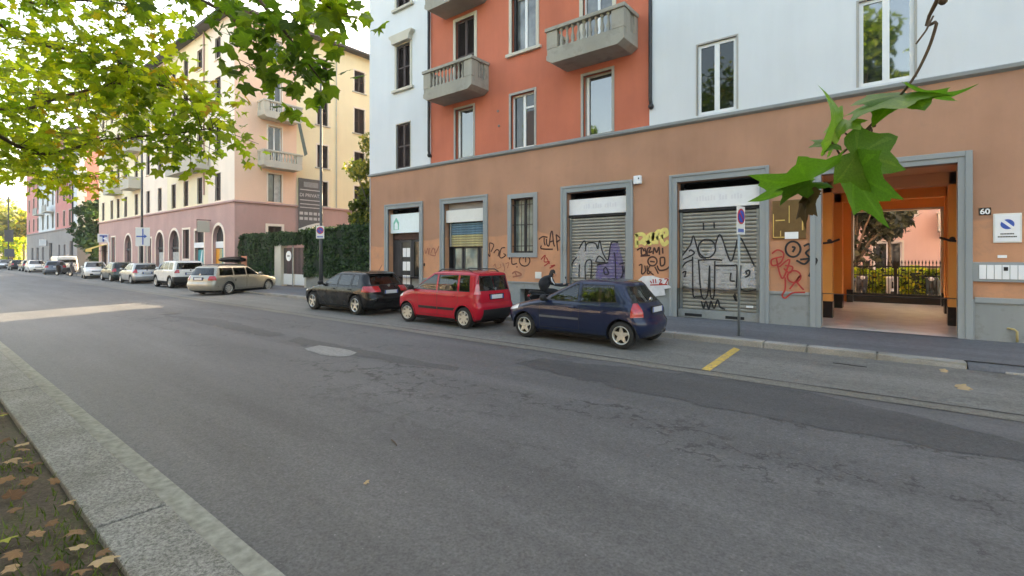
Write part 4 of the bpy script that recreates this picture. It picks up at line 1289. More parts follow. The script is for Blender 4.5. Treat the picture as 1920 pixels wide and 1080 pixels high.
# side elevation
sh2 = []
for z0, z1 in ((5.95, 8.0), (8.75, 11.5), (12.2, 14.9), (16.3, 17.9)):
    sh2.append((16.9, 17.9, z0, z1))
for z0, z1 in ((5.95, 7.9), (9.0, 10.8), (12.4, 14.5), (15.9, 17.7)):
    sh2.append((20.75, 21.65, z0, z1))
    sh2.append((24.1, 25.1, z0, z1))
    sh2.append((28.3, 29.3, z0, z1))
wallpanel(F2s, YF, 19.05, 5.86, H2, sh2, 'wall', 'peach', B2)
wallpanel(F2s, 19.05, 38.0, 5.86, H2, sh2, 'wall', 'yellow', B2)
for k, h in enumerate(sh2):
    first = h[0] < 17
    if first:
        wd = window(F2s, B2, *h, 'two', .14, 'white_frame' if k else 'shutter_dark', 'glass_grey', .07)
        if k == 0: MB().box(h[0] + .48, h[1] - .05, -.13, -.1, h[2], h[3] - .02, F2s).build('shutter', 'curtain', wd)
    else:
        wd = window(F2s, B2, *h, 'shutter' if (k % 3) else 'two', .12, 'shutter_brown' if (k % 3) else 'grey_frame', 'glass_curtain')
    surround(F2s, *h, .1, .03, 'pale', wd)
    if not first: sill(F2s, wd, h[0], h[1], h[2], 'trim_cream', .2, .1, .1)
balcony(F2s, B2, 16.15, 19.0, 8.45, 9.55, 1.0, 'trim_cream', 8)
balcony(F2s, B2, 16.15, 19.0, 12.0, 13.1, 1.0, 'trim_cream', 8)
# folded awning pole under the upper balcony
MB().add([F2s.p(18.6, .95, 12.0), F2s.p(18.85, .95, 12.0), F2s.p(19.2, 1.35, 9.6), F2s.p(18.95, 1.35, 9.4), F2s.p(18.95, 1.4, 9.4)], [(0, 1, 2, 3)]).build('folded_awning', 'awning_green', B2, recalc=False)
MB().box(YF + 3.9, YF + 4.3, .02, .3, 12.7, 13.2, F2s).build('air_conditioner', 'sign_white', B2, bevel=.02)
MB().tube([F2s.p(22.4, .07, 5.9), F2s.p(22.4, .07, H2)], .05, 8).build('down_pipe', 'trim_cream', B2)
MB().tube([F2.p(-41.6, .07, 6.6), F2.p(-41.6, .07, H2)], .06, 8).build('down_pipe', 'mauve', B2)
# eaves and hipped tile roof
MB().box(BL - .5, X2 + .75, -23.4, .75, H2, H2 + .16, F2).build('eaves', 'eave_dark', B2)
rf = MB()
a, b, c, d_ = (BL - .5, YF - .75), (X2 + .75, YF - .75), (X2 + .75, 38), (BL - .5, 38)
rf.add([(*a, H2 + .17), (*b, H2 + .17), (*c, H2 + .17), (*d_, H2 + .17), (BL + 7, YF + 7, H2 + 3.0), (X2 - 7, YF + 7, H2 + 3.0), (X2 - 7, 31, H2 + 3.0), (BL + 7, 31, H2 + 3.0)],
       [(0, 1, 5, 4), (1, 2, 6, 5), (2, 3, 7, 6), (3, 0, 4, 7), (4, 5, 6, 7)])
roof = rf.build('roof', 'roof_tile', B2)
MB().box(X2 - 2.4, X2 - 1.5, 20.6, 21.6, H2 + .3, H2 + 2.3).build('chimney', 'pale', roof)
MB().box(X2 - 2.55, X2 - 1.35, 20.45, 21.75, H2 + 2.3, H2 + 2.45).build('chimney_cap', 'mauve', roof)
MB().box(BL, X2 - .3, -23.4, -.5, 0, H2, F2).build('rear_wall', 'cream', B2)
MB().box(-36.2, -31.0, 29.0, 31.5, 0, 22.0).build('sun_slit_block', 'yellow', B2)  # unseen block, added to trim the sun in the gap to a stripe
MB().box(-27.2, -14.0, 29.0, 41.0, 0, 22.0).build('sun_slit_block', 'court_pink', B1)  # opposite edge of the sun slit: another unseen block added to cast shade
# banner on the side wall
bn = MB().box(19.15, 21.15, .08, .14, 3.5, 7.95, F2s).build('banner', 'sign_grey', B2)
MB().box(19.55, 20.75, .14, .15, 7.3, 7.7, F2s).build('banner_heading', 'galvanised', bn)
text('DI PRIVATA', .36, F2s, 20.15, 6.55, .15, 'letter_grey', bn, 'banner_lettering', bold=.006)
for z in (7.05, 6.25, 5.95, 5.68):
    MB().box(19.25, 21.05, .14, .148, z, z + .07, F2s).build('banner_line', 'letter_grey', bn)
for z in (5.15, 4.75):
    for k in range(5):
        MB().box(19.22 + .38 * k, 19.5 + .38 * k, .14, .148, z, z + .22, F2s).build('banner_line', 'letter_grey', bn)
MB().prism([(19.15, 3.5), (21.15, 3.5), (21.15, 4.6), (20.6, 4.55), (19.9, 4.35), (19.15, 4.05)], .14, .15, F2s).build('banner_foot', 'sign_cream', bn)
MB().prism([(20.3, 3.72), (20.45, 3.9), (20.3, 4.08), (20.4, 4.08), (20.55, 3.9), (20.4, 3.72)], .15, .155, F2s).build('banner_arrow', 'black', bn)

# shop signs on the far end of that house
sT = thing('tobacco_sign', 'white projecting sign with a dark T above the shop doors', 'sign', (-68.6, 14.4, 3.4))
MB().box(-68.62, -68.5, 13.6, 14.55, 3.45, 4.4).build('panel', 'sign_white', sT, bevel=.03)
MB().box(-68.49, -68.47, 13.75, 14.4, 4.1, 4.25).build('letter', 'sign_blue', sT)
MB().box(-68.49, -68.47, 14.0, 14.15, 3.55, 4.1).build('letter', 'sign_blue', sT)
aw = thing('shop_awning', 'small yellow ochre awning over the far shop door', 'awning', (-70.5, 14.5, 2.9))
MB().add([(-71.9, 14.6, 3.3), (-69.1, 14.6, 3.3), (-69.1, 13.2, 2.75), (-71.9, 13.2, 2.75), (-71.9, 13.2, 2.45), (-69.1, 13.2, 2.45)], [(0, 1, 2, 3), (3, 2, 5, 4)]).build('canvas', 'awning_yellow', aw, recalc=False)
MB().tube([(-69.1, 14.55, 2.5), (-69.1, 13.2, 2.72)], .02, 6).build('awning_arm', 'dark_metal', aw)
MB().tube([(-71.9, 14.55, 2.5), (-71.9, 13.2, 2.72)], .02, 6).build('awning_arm', 'dark_metal', aw)
fs = thing('flag_sign', 'blank grey projecting box sign above the arched shop windows', 'sign', (-40.4, 14.5, 3.6))
MB().box(-40.5, -40.35, 13.7, 14.5, 3.72, 4.55).build('panel', 'trim_cream', fs, bevel=.02)
MB().tube([(-40.42, 14.6, 4.62), (-40.42, 13.65, 4.62)], .03, 6).build('bracket', 'dark_metal', fs)
MB().tube([(-40.42, 13.68, 4.65), (-40.42, 13.68, 3.6)], .02, 6).build('bracket', 'dark_metal', fs)

# ------------------------------------------------------------ the red and white house further along
B3 = thing('red_apartment_house', 'far red and white apartment house with grey ground floor', 'building', (-84, YF, .12))
X3, X3b, H3 = -84.0, -124.0, 18.6
F3s = Fac((X3, 0, 0), (0, 1, 0), (1, 0, 0))
g3 = [(-88.6, -86.4, G0, 4.0), (-92.4, -91.2, 1.2, 3.6), (-96, -94.8, 1.2, 3.6), (-103, -100.6, G0, 4.0), (-109, -107.4, G0, 3.4), (-114, -112, G0, 3.4), (-119, -117, G0, 3.4)]
wallpanel(F2, X3b, X3, 0, 5.7, g3, 'wall', 'far_grey', B3)
wallpanel(F3s, YF, 34, 0, 5.7, [(16.5, 17.5, 0.2, 3.0), (20.0, 21.0, 1.5, 3.5)], 'wall', 'far_grey', B3)
for h in g3:
    window(F2, B3, *h, 'two', .2, 'shutter_dark', 'glass_grey', .1)
window(F3s, B3, 16.5, 17.5, .2, 3.0, 'two', .2, 'shutter_dark', 'glass_grey', .1)
window(F3s, B3, 20.0, 21.0, 1.5, 3.5, 'two', .2, 'shutter_dark', 'glass_grey', .1)
h3 = []
for z0, z1 in ((6.2, 8.3), (9.7, 11.8), (13.2, 15.2), (16.2, 17.8)):
    for u in (-88.3, -92, -96.4, -100, -104, -108, -112.5, -116.5, -121):
        h3.append((u - .55, u + .55, z0, z1))
for a, b, mt in ((X3b, -112, 'far_pink'), (-112, -104.8, 'white'), (-104.8, -98.2, 'white'), (-98.2, -86.2, 'far_pink'), (-86.2, X3, 'white')):
    wallpanel(F2, a, b, 5.85, H3, [h for h in h3 if a < (h[0] + h[1]) / 2 < b], 'wall', mt, B3)
for h in h3:
    wd = window(F2, B3, *h, 'shutter', .12, 'shutter_dark')
    surround(F2, *h, .1, .03, 'trim_cream', wd)
h3s = [(18.6, 19.8, z, z + 2.1) for z in (6.2, 9.7, 13.2)] + [(24, 25.2, z, z + 2.1) for z in (6.2, 9.7, 13.2)]
wallpanel(F3s, YF + .6, 34, 5.85, H3, h3s, 'wall', 'far_pink', B3)
wallpanel(F3s, YF, YF + .6, 5.85, H3, [], 'quoin', 'white', B3, d=.05)
for i in range(16):
    MB().box(YF + .6, YF + .6 + (.35 if i % 2 else .12), 0, .05, 5.9 + i * .78, 6.6 + i * .78, F3s).build('quoin_stone', 'white', B3)
for h in h3s:
    wd = window(F3s, B3, *h, 'shutter', .12, 'slat_dark' if False else 'awning_green')
    surround(F3s, *h, .14, .03, 'white', wd)
MB().box(X3b, X3 + .08, 0, .12, 5.7, 5.85, F2).build('string_course', 'far_grey', B3)
MB().box(YF + .001, 34, 0, .12, 5.7, 5.85, F3s).build('string_course', 'far_grey', B3)
for a, b, z in ((-110, -106.6, 8.5), (-94, -90.8, 12.0), (-102, -98.8, 8.5)):
    bl = MB().box(a, b, 0, 1.0, z, z + .16, F2).build('balcony', 'trim_cream', B3)
    MB().box(a, b, .9, .99, z + .16, z + 1.1, F2).build('parapet', 'trim_grey', bl)
MB().box(X3b - .5, X3 + .7, -19.4, .75, H3, H3 + .2, F2).build('roof', 'eave_dark', B3)
MB().box(X3b, X3 - .3, -19.4, -.5, 0, H3, F2).build('rear_wall', 'far_pink', B3)
MB().tube([F2.p(-86.2, .1, 5.9), F2.p(-86.2, .1, H3)], .09, 6).build('down_pipe', 'shutter_dark', B3)
ss = thing('square_sign', 'blank white square sign on the far grey ground floor', 'sign', (-103.6, 14.3, 3.4))
MB().box(-104.7, -104.5, 13.7, 14.5, 3.6, 4.6).build('panel', 'sign_white', ss)
MB().box(-104.66, -104.54, 14.5, 14.62, 3.6, 4.4).build('bracket', 'dark_metal', ss)
# ------------------------------------------------------------ courtyard house seen through the passage
B5 = thing('courtyard_house', 'pink courtyard house seen through the carriage passage', 'building', (0, 42, 0))
F5 = Fac((0, 42, 0), (1, 0, 0), (0, -1, 0))
h5 = [(-4.6, -3.5, 1.6, 3.4), (-.55, .65, 4.55, 6.5), (-4.6, -3.4, 4.55, 6.5), (-1.6, -.1, 1.0, 2.9), (2.4, 3.4, 3.9, 6.4), (5.4, 6.4, 4.55, 6.5), (-8.2, -7.1, 4.55, 6.5), (-8.2, -7.1, 1.6, 3.4), (5.4, 6.4, 1.6, 3.4)]
h5 += [(u - .55, u + .55, z, z + 2) for u in (-7.6, -4, .05, 2.9, 5.9) for z in (8.2,)]
wallpanel(F5, -14, 16, -.1, 11.6, h5, 'wall', 'court_pink', B5)
for k, h in enumerate(h5):
    wd = window(F5, B5, *h, 'two', .15, 'white_frame', 'glass_grey' if k != 1 else 'glass_curtain', .09)
    surround(F5, *h, .12, .03, 'trim_cream', wd)
balcony(F5, B5, 1.7, 4.4, 3.55, 4.75, 1.0, 'trim_cream', 9)
MB().box(-14.5, 16.5, -9, .6, 11.6, 11.8, F5).build('roof', 'roof_tile', B5)
MB().box(-14, 16, -9, -.4, 0, 11.6, F5).build('rear_wall', 'court_pink', B5)
sheet('courtyard_ground', [(-14, 23.8), (16, 23.8), (16, 42.2), (-14, 42.2)], .10, 'gravel')

# ------------------------------------------------------------ garden wall, side gate, hedges between the two houses
gw = thing('garden_wall', 'low grey garden wall under the dark green hedge', 'wall', (-25, 15.0, .12))
MB().box(-36.2, -31.0, 14.85, 15.1, .1, .95).build('wall_length', 'concrete', gw, bevel=.02)
MB().box(-27.2, -20.65, 14.85, 15.1, .1, .95).build('wall_length', 'concrete', gw, bevel=.02)
gp = thing('side_gate', 'grey side gate with white pillar and round white sign', 'gate', (-29, 15.0, .12))
MB().box(-30.95, -30.15, 14.8, 15.2, .1, 2.72).build('pillar', 'trim_cream', gp, bevel=.02)
MB().box(-27.42, -27.22, 14.85, 15.1, .1, 2.5).build('pillar', 'trim_cream', gp, bevel=.02)
MB().box(-30.13, -28.85, 14.98, 15.02, .2, .85).build('gate_plate', 'sign_cream', gp)
MB().box(-28.78, -27.44, 14.98, 15.02, .2, .85).build('gate_plate', 'sign_cream', gp)
for i in range(18):
    u = -30.1 + 2.6 * i / 17
    MB().box(u, u + .06, 14.985, 15.015, .86, 2.45).build('slat', 'shutter_dark', gp)
MB().tube([(-28.82, 14.9, .12), (-28.82, 14.9, 2.6)], .045, 8).build('gate_post', 'galvanised', gp)
MB().lathe([(0, -.015), (.31, -.015), (.31, .015), (0, .015)], (-29.25, 14.86, 1.95), 'y', 20).build('round_sign', 'sign_white', gp)
MB().box(-29.4, -29.1, 14.835, 14.845, 1.9, 2.02).build('sign_mark', 'galvanised', gp)

def leafblob(name, mat, parent, samples, size, seed, tones=(0, 1), kind=None, flat=0.0):
    """many small leaf quads at sample points; sample -> (point, normal or None)"""
    r = random.Random(seed)
    n = len(samples)
    V = np.zeros((n * 4, 3))
    tone = np.zeros(n)
    for i, (p, nrm) in enumerate(samples):
        a = Vector((r.gauss(0, 1), r.gauss(0, 1), r.gauss(0, 1)))
        if nrm is not None:
            a = a * .8 + Vector(nrm)
        a.normalize()
        b = a.orthogonal()
        b.rotate(Matrix.Rotation(r.uniform(0, 6.28), 3, a))
        c = a.cross(b)
        s = size * r.uniform(.6, 1.3)
        p = Vector(p)
        V[i * 4] = p - b * s * .5
        V[i * 4 + 1] = p + c * s * .32 + a * s * .06
        V[i * 4 + 2] = p + b * s * .55
        V[i * 4 + 3] = p - c * s * .32 + a * s * .06
        tone[i] = r.uniform(*tones)
    me = bpy.data.meshes.new(name)
    me.from_pydata(V.tolist(), [], [(4 * i, 4 * i + 1, 4 * i + 2, 4 * i + 3) for i in range(n)])
    at = me.attributes.new('tone', 'FLOAT', 'FACE')
    at.data.foreach_set('value', tone)
    o = put(name, me, mat, parent)
    if kind: o['kind'] = kind
    return o

def hedge(label, x0, x1, y0, y1, z0, z1, n, seed, mat='leaf_hedge', size=.11, group=None):
    r = random.Random(seed)
    root = thing('hedge', label, 'hedge', ((x0 + x1) / 2, (y0 + y1) / 2, z0), group=group)
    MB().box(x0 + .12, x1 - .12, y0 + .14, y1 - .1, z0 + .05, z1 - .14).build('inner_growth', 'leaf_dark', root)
    pts = []
    for i in range(n):
        f = r.random()
        x, y, z = r.uniform(x0, x1), r.uniform(y0, y1), r.uniform(z0, z1)
        bul = .09 * math.sin(x * 2.1 + z * 1.3 + seed) + .05 * math.sin(x * 5.3 + seed * 2) + .04 * math.sin(z * 6 + x)
        if f < .60:
            y = y0 + bul + abs(r.gauss(0, .07)); nm = (0, -1, .25)
        elif f < .83:
            z = z1 + bul - abs(r.gauss(0, .08)); nm = (0, -.2, 1)
        elif f < .92:
            x = x1 - abs(r.gauss(0, .07)); nm = (1, 0, .2)
        else:
            x = x0 + abs(r.gauss(0, .07)); nm = (-1, 0, .2)
        pts.append(((x, y, z), nm))
    leafblob('foliage', mat, root, pts, size, seed)
    return root

hedge('clipped dark green hedge between mauve house and white pillar', -36.0, -31.0, 14.75, 15.5, .75, 3.35, 9000, 3)
hedge('clipped dark hedge behind the lamp post, right of the side gate', -27.25, -20.7, 14.75, 15.7, .75, 3.5, 13000, 4)
hedge('overhanging strip of hedge arching above the side gate', -31.2, -27.1, 14.7, 15.4, 2.62, 3.35, 5000, 5)
hedge('low green hedge in the courtyard behind the iron gate', -3.2, 3.0, 27.4, 28.4, .1, 1.35, 5000, 6, 'leaf', .12)

# ------------------------------------------------------------ the block across the street, behind the camera (seen only mirrored in panes and paint)
B6 = thing('opposite_apartment_house', 'brick red apartment block across the street, mirrored in the upper window panes', 'building', (-12, -34, 0))
F6 = Fac((0, -34, 0), (1, 0, 0), (0, 1, 0))
h6 = [(u - .7, u + .7, z, z + 2.0) for u in range(-70, 41, 5) for z in (1.5, 5.2, 8.7, 12.2)]
wallpanel(F6, -75, 45, 0, 15.5, h6, 'wall', 'brick_red', B6)
for h in h6:
    MB().rect(h[0], h[1], h[2], h[3], -.2, F6).build('window', 'glass_grey', B6, recalc=False)
MB().add([F6.p(-76, .8, 15.5), F6.p(46, .8, 15.5), F6.p(46, -6, 19), F6.p(-76, -6, 19)], [(0, 1, 2, 3)]).build('roof', 'roof_tile', B6, recalc=False)
# ------------------------------------------------------------ cars: a lofted skin whose panels, panes and lamps are cut from the same surface
def mono(xs, ys):
    xs, ys = np.array(xs, float), np.array(ys, float)
    h = np.diff(xs); dl = np.diff(ys) / h
    m = np.zeros(len(xs)); m[0], m[-1] = dl[0], dl[-1]
    for i in range(1, len(xs) - 1):
        m[i] = 0 if dl[i - 1] * dl[i] <= 0 else 2 * dl[i - 1] * dl[i] / (dl[i - 1] + dl[i])
    def f(x):
        x = np.clip(x, xs[0], xs[-1])
        i = np.clip(np.searchsorted(xs, x) - 1, 0, len(h) - 1)
        t = (x - xs[i]) / h[i]
        return ((2 * t**3 - 3 * t**2 + 1) * ys[i] + (t**3 - 2 * t**2 + t) * h[i] * m[i] + (-2 * t**3 + 3 * t**2) * ys[i + 1] + (t**3 - t**2) * h[i] * m[i + 1])
    return f

class Skin:
    def __init__(s, front, rear, width, ab, L):
        s.L = L
        s.xf, s.xr = mono(*zip(*front)), mono(*zip(*rear))
        s.w = mono(*zip(*width))
        z, a, nf, b, nr = zip(*ab)
        s.a, s.nf, s.b, s.nr = mono(z, a), mono(z, nf), mono(z, b), mono(z, nr)
        s.z0, s.z1 = front[0][0], front[-1][0]
    def sect(s, z):
        xf, xr, w = float(s.xf(z)), float(s.xr(z)), float(s.w(z))
        a, b = float(s.a(z)), float(s.b(z))
        k = min(1.0, (xr - xf) / (a + b) * .98)
        return xf, xr, w, a * k, float(s.nf(z)), b * k, float(s.nr(z))
    def bar(s, x):
        return 1 - .035 * ((x - s.L / 2) / (s.L / 2)) ** 2
    def wy(s, x, z):
        xf, xr, w, a, nf, b, nr = s.sect(z)
        y = w
        if x < xf + a: y = w * max(0, 1 - ((xf + a - x) / a) ** nf) ** (1 / nf) if x > xf else 0
        elif x > xr - b: y = w * max(0, 1 - ((x - xr + b) / b) ** nr) ** (1 / nr) if x < xr else 0
        return y * s.bar(x)
    def xrear(s, y, z):
        xf, xr, w, a, nf, b, nr = s.sect(z)
        return xr - b + b * max(0, 1 - min(1, abs(y) / w) ** nr) ** (1 / nr)
    def xfront(s, y, z):
        xf, xr, w, a, nf, b, nr = s.sect(z)
        return xf + a - a * max(0, 1 - min(1, abs(y) / w) ** nf) ** (1 / nf)
    def ring(s, z, nq, ns, inset=0.0):
        xf, xr, w, a, nf, b, nr = s.sect(z)
        xf += inset; xr -= inset; w -= inset
        half = []
        for k in range(nq + 1):
            t = math.pi / 2 * k / nq
            half.append((xf + a - a * math.cos(t) ** (2 / nf), w * math.sin(t) ** (2 / nf)))
        for k in range(1, ns):
            half.append((xf + a + (xr - b - xf - a) * k / ns, w))
        for k in range(nq + 1):
            t = math.pi / 2 * k / nq
            half.append((xr - b + b * math.sin(t) ** (2 / nr), w * math.cos(t) ** (2 / nr)))
        half = [(x, y * s.bar(x)) for x, y in half]
        return [(x, y, z) for x, y in half] + [(x, -y, z) for x, y in half[-2:0:-1]]
    def faces(s, nz=56, nq=12, ns=22, inset=0.0, zlo=None, zhi=None):
        zf = np.linspace(s.z0, s.z1, 600)
        met = np.sqrt(np.diff(zf)**2 + np.diff(s.xf(zf))**2 + np.diff(s.xr(zf))**2 * .8 + np.diff(s.w(zf))**2)
        cum = np.concatenate([[0], np.cumsum(met)])
        zs = np.interp(np.linspace(0, cum[-1], nz), cum, zf)
        if zlo is not None: zs = np.unique(np.clip(zs, zlo, zhi))
        R = [s.ring(float(z), nq, ns, inset) for z in zs]
        n = len(R[0])
        V = [p for r in R for p in r]
        F = []
        for j in range(len(R) - 1):
            for k in range(n):
                F.append([j * n + k, j * n + (k + 1) % n, (j + 1) * n + (k + 1) % n, (j + 1) * n + k])
        tc = len(V); top = R[-1]
        V.append((sum(p[0] for p in top) / n, 0, top[0][2] + (.004 if zlo is None else 0)))
        for k in range(n):
            F.append([(len(R) - 1) * n + k, (len(R) - 1) * n + (k + 1) % n, tc])
        bc = len(V)
        V.append((s.L / 2, 0, R[0][0][2]))
        for k in range(n):
            F.append([(k + 1) % n, k, bc])
        A = np.array(V)
        NN = np.zeros_like(A)
        for f in F:
            p = A[f]
            nn = np.cross(p[1] - p[0], p[2] - p[0]) if len(f) == 3 else np.cross(p[2] - p[0], p[3] - p[1])
            for i in f: NN[i] += nn
        ln = np.linalg.norm(NN, axis=1); ln[ln == 0] = 1
        NN /= ln[:, None]
        c = np.array([s.L / 2, 0, (s.z0 + s.z1) / 2])
        if np.sum((A - c) * NN) < 0:
            NN = -NN
            F = [f[::-1] for f in F]
        VV = np.hstack([A, NN]).tolist()
        return [[tuple(VV[i]) for i in f] for f in F]

def clip(poly, h, sign=1):
    out = []
    n = len(poly)
    dv = [sign * (h[0] * p[0] + h[1] * p[1] + h[2] * p[2] - h[3]) for p in poly]
    for i in range(n):
        a, b, da, db = poly[i], poly[(i + 1) % n], dv[i], dv[(i + 1) % n]
        if da <= 0: out.append(a)
        if (da < 0 < db) or (db < 0 < da):
            t = da / (da - db)
            out.append(tuple(x + (y - x) * t for x, y in zip(a, b)))
    return out if len(out) > 2 else []
def carve(faces, hs):
    ins, outs = [], []
    for f in faces:
        skip = False
        for h in hs:
            if all(h[0] * p[0] + h[1] * p[1] + h[2] * p[2] >= h[3] - 1e-7 for p in f):
                skip = True; break
        if skip:
            outs.append(f); continue
        piece = f
        for h in hs:
            if not piece: break
            if any(h[0] * p[0] + h[1] * p[1] + h[2] * p[2] > h[3] + 1e-7 for p in piece):
                o = clip(piece, h, -1)
                if o: outs.append(o)
                piece = clip(piece, h, 1)
        if piece: ins.append(piece)
    return ins, outs
def poly_hs(poly, ax, grow=0.0):
    """half-spaces of a convex polygon in the plane ax=(i,j)"""
    cx = sum(p[0] for p in poly) / len(poly); cy = sum(p[1] for p in poly) / len(poly)
    hs = []
    for k in range(len(poly)):
        a, b = poly[k], poly[(k + 1) % len(poly)]
        nx, ny = b[1] - a[1], -(b[0] - a[0])
        l = math.hypot(nx, ny) or 1
        nx /= l; ny /= l
        d = nx * a[0] + ny * a[1]
        if nx * cx + ny * cy > d: nx, ny, d = -nx, -ny, -d
        h = [0, 0, 0, d + grow]
        h[ax[0]] = nx; h[ax[1]] = ny
        hs.append(tuple(h))
    return hs
XZ, YZ = (0, 2), (1, 2)
def emit(name, faces, mat, parent, off=0.0, ox=0.0):
    idx = {}
    V, NN, F = [], [], []
    for f in faces:
        ids = []
        for p in f:
            k = (round(p[0], 4), round(p[1], 4), round(p[2], 4))
            if k not in idx:
                idx[k] = len(V)
                l = math.sqrt(p[3]**2 + p[4]**2 + p[5]**2) or 1
                n = (p[3] / l, p[4] / l, p[5] / l)
                V.append((p[0] + ox + n[0] * off, p[1] + n[1] * off, p[2] + n[2] * off)); NN.append(n)
            i = idx[k]
            if not ids or (ids[-1] != i and ids[0] != i): ids.append(i)
        if len(ids) > 2: F.append(ids)
    me = bpy.data.meshes.new(name)
    me.from_pydata(V, [], F)
    me.shade_smooth()
    me.validate()
    me.update()
    if len(me.vertices) == len(NN):
        me.normals_split_custom_set_from_vertices(NN)
    return put(name, me, mat, parent, local=True)

RIMS = {}
def wheel_parts(r, wd, style, rimmat):
    key = (round(r, 3), style, rimmat)
    if key in RIMS: return RIMS[key]
    rr = r * .66
    t = MB().lathe([(rr, -wd / 2), (r * .90, -wd / 2 - .006), (r * .975, -wd * .40), (r, -wd * .25), (r, wd * .25), (r * .975, wd * .40), (r * .9, wd / 2 + .006), (rr, wd / 2)], axis='y', n=36)
    tm = t.mesh('tyre', smooth=True); tm.materials.append(MATS['tyre'])
    d = MB().lathe([(0, -wd * .12), (rr * .98, -wd * .12), (rr * .98, wd * .3)], axis='y', n=24)
    dm = d.mesh('wheel', smooth=False); dm.materials.append(MATS['brake_dark'])
    m = MB()
    m.lathe([(rr * 1.03, -wd * .52), (rr * .99, -wd * .56), (rr * .90, -wd * .48), (rr * .88, -wd * .2)], axis='y', n=36)
    ns = {'five': 5, 'star': 5, 'cover': 7, 'ten': 10}[style]
    for k in range(ns):
        for tw in ((0,) if style != 'ten' else (0,)):
            a = 2 * math.pi * k / ns + .3
            wi, wo = (rr * .20, rr * .13) if style in ('five', 'star') else (rr * .13, rr * .10)
            if style == 'star': wi, wo = rr * .30, rr * .10
            if style == 'cover': wi, wo = rr * .16, rr * .20
            ca, sa = math.cos(a), math.sin(a)
            P = []
            for rad, hw, y0 in ((rr * .12, wi, -wd * .44), (rr * .92, wo, -wd * .50)):
                for sg in (-1, 1):
                    for yy in (y0, y0 + .025):
                        P.append((rad * ca - sg * hw * sa, yy, rad * sa + sg * hw * ca))
            m.add(P, [(0, 2, 6, 4), (1, 5, 7, 3), (0, 4, 5, 1), (2, 3, 7, 6)])
    m.lathe([(0, -wd * .50), (rr * .2, -wd * .48), (rr * .24, -wd * .38)], axis='y', n=16)
    rm = m.mesh('rim', smooth=False); rm.materials.append(MATS[rimmat])
    RIMS[key] = (dm, tm, rm)
    return RIMS[key]

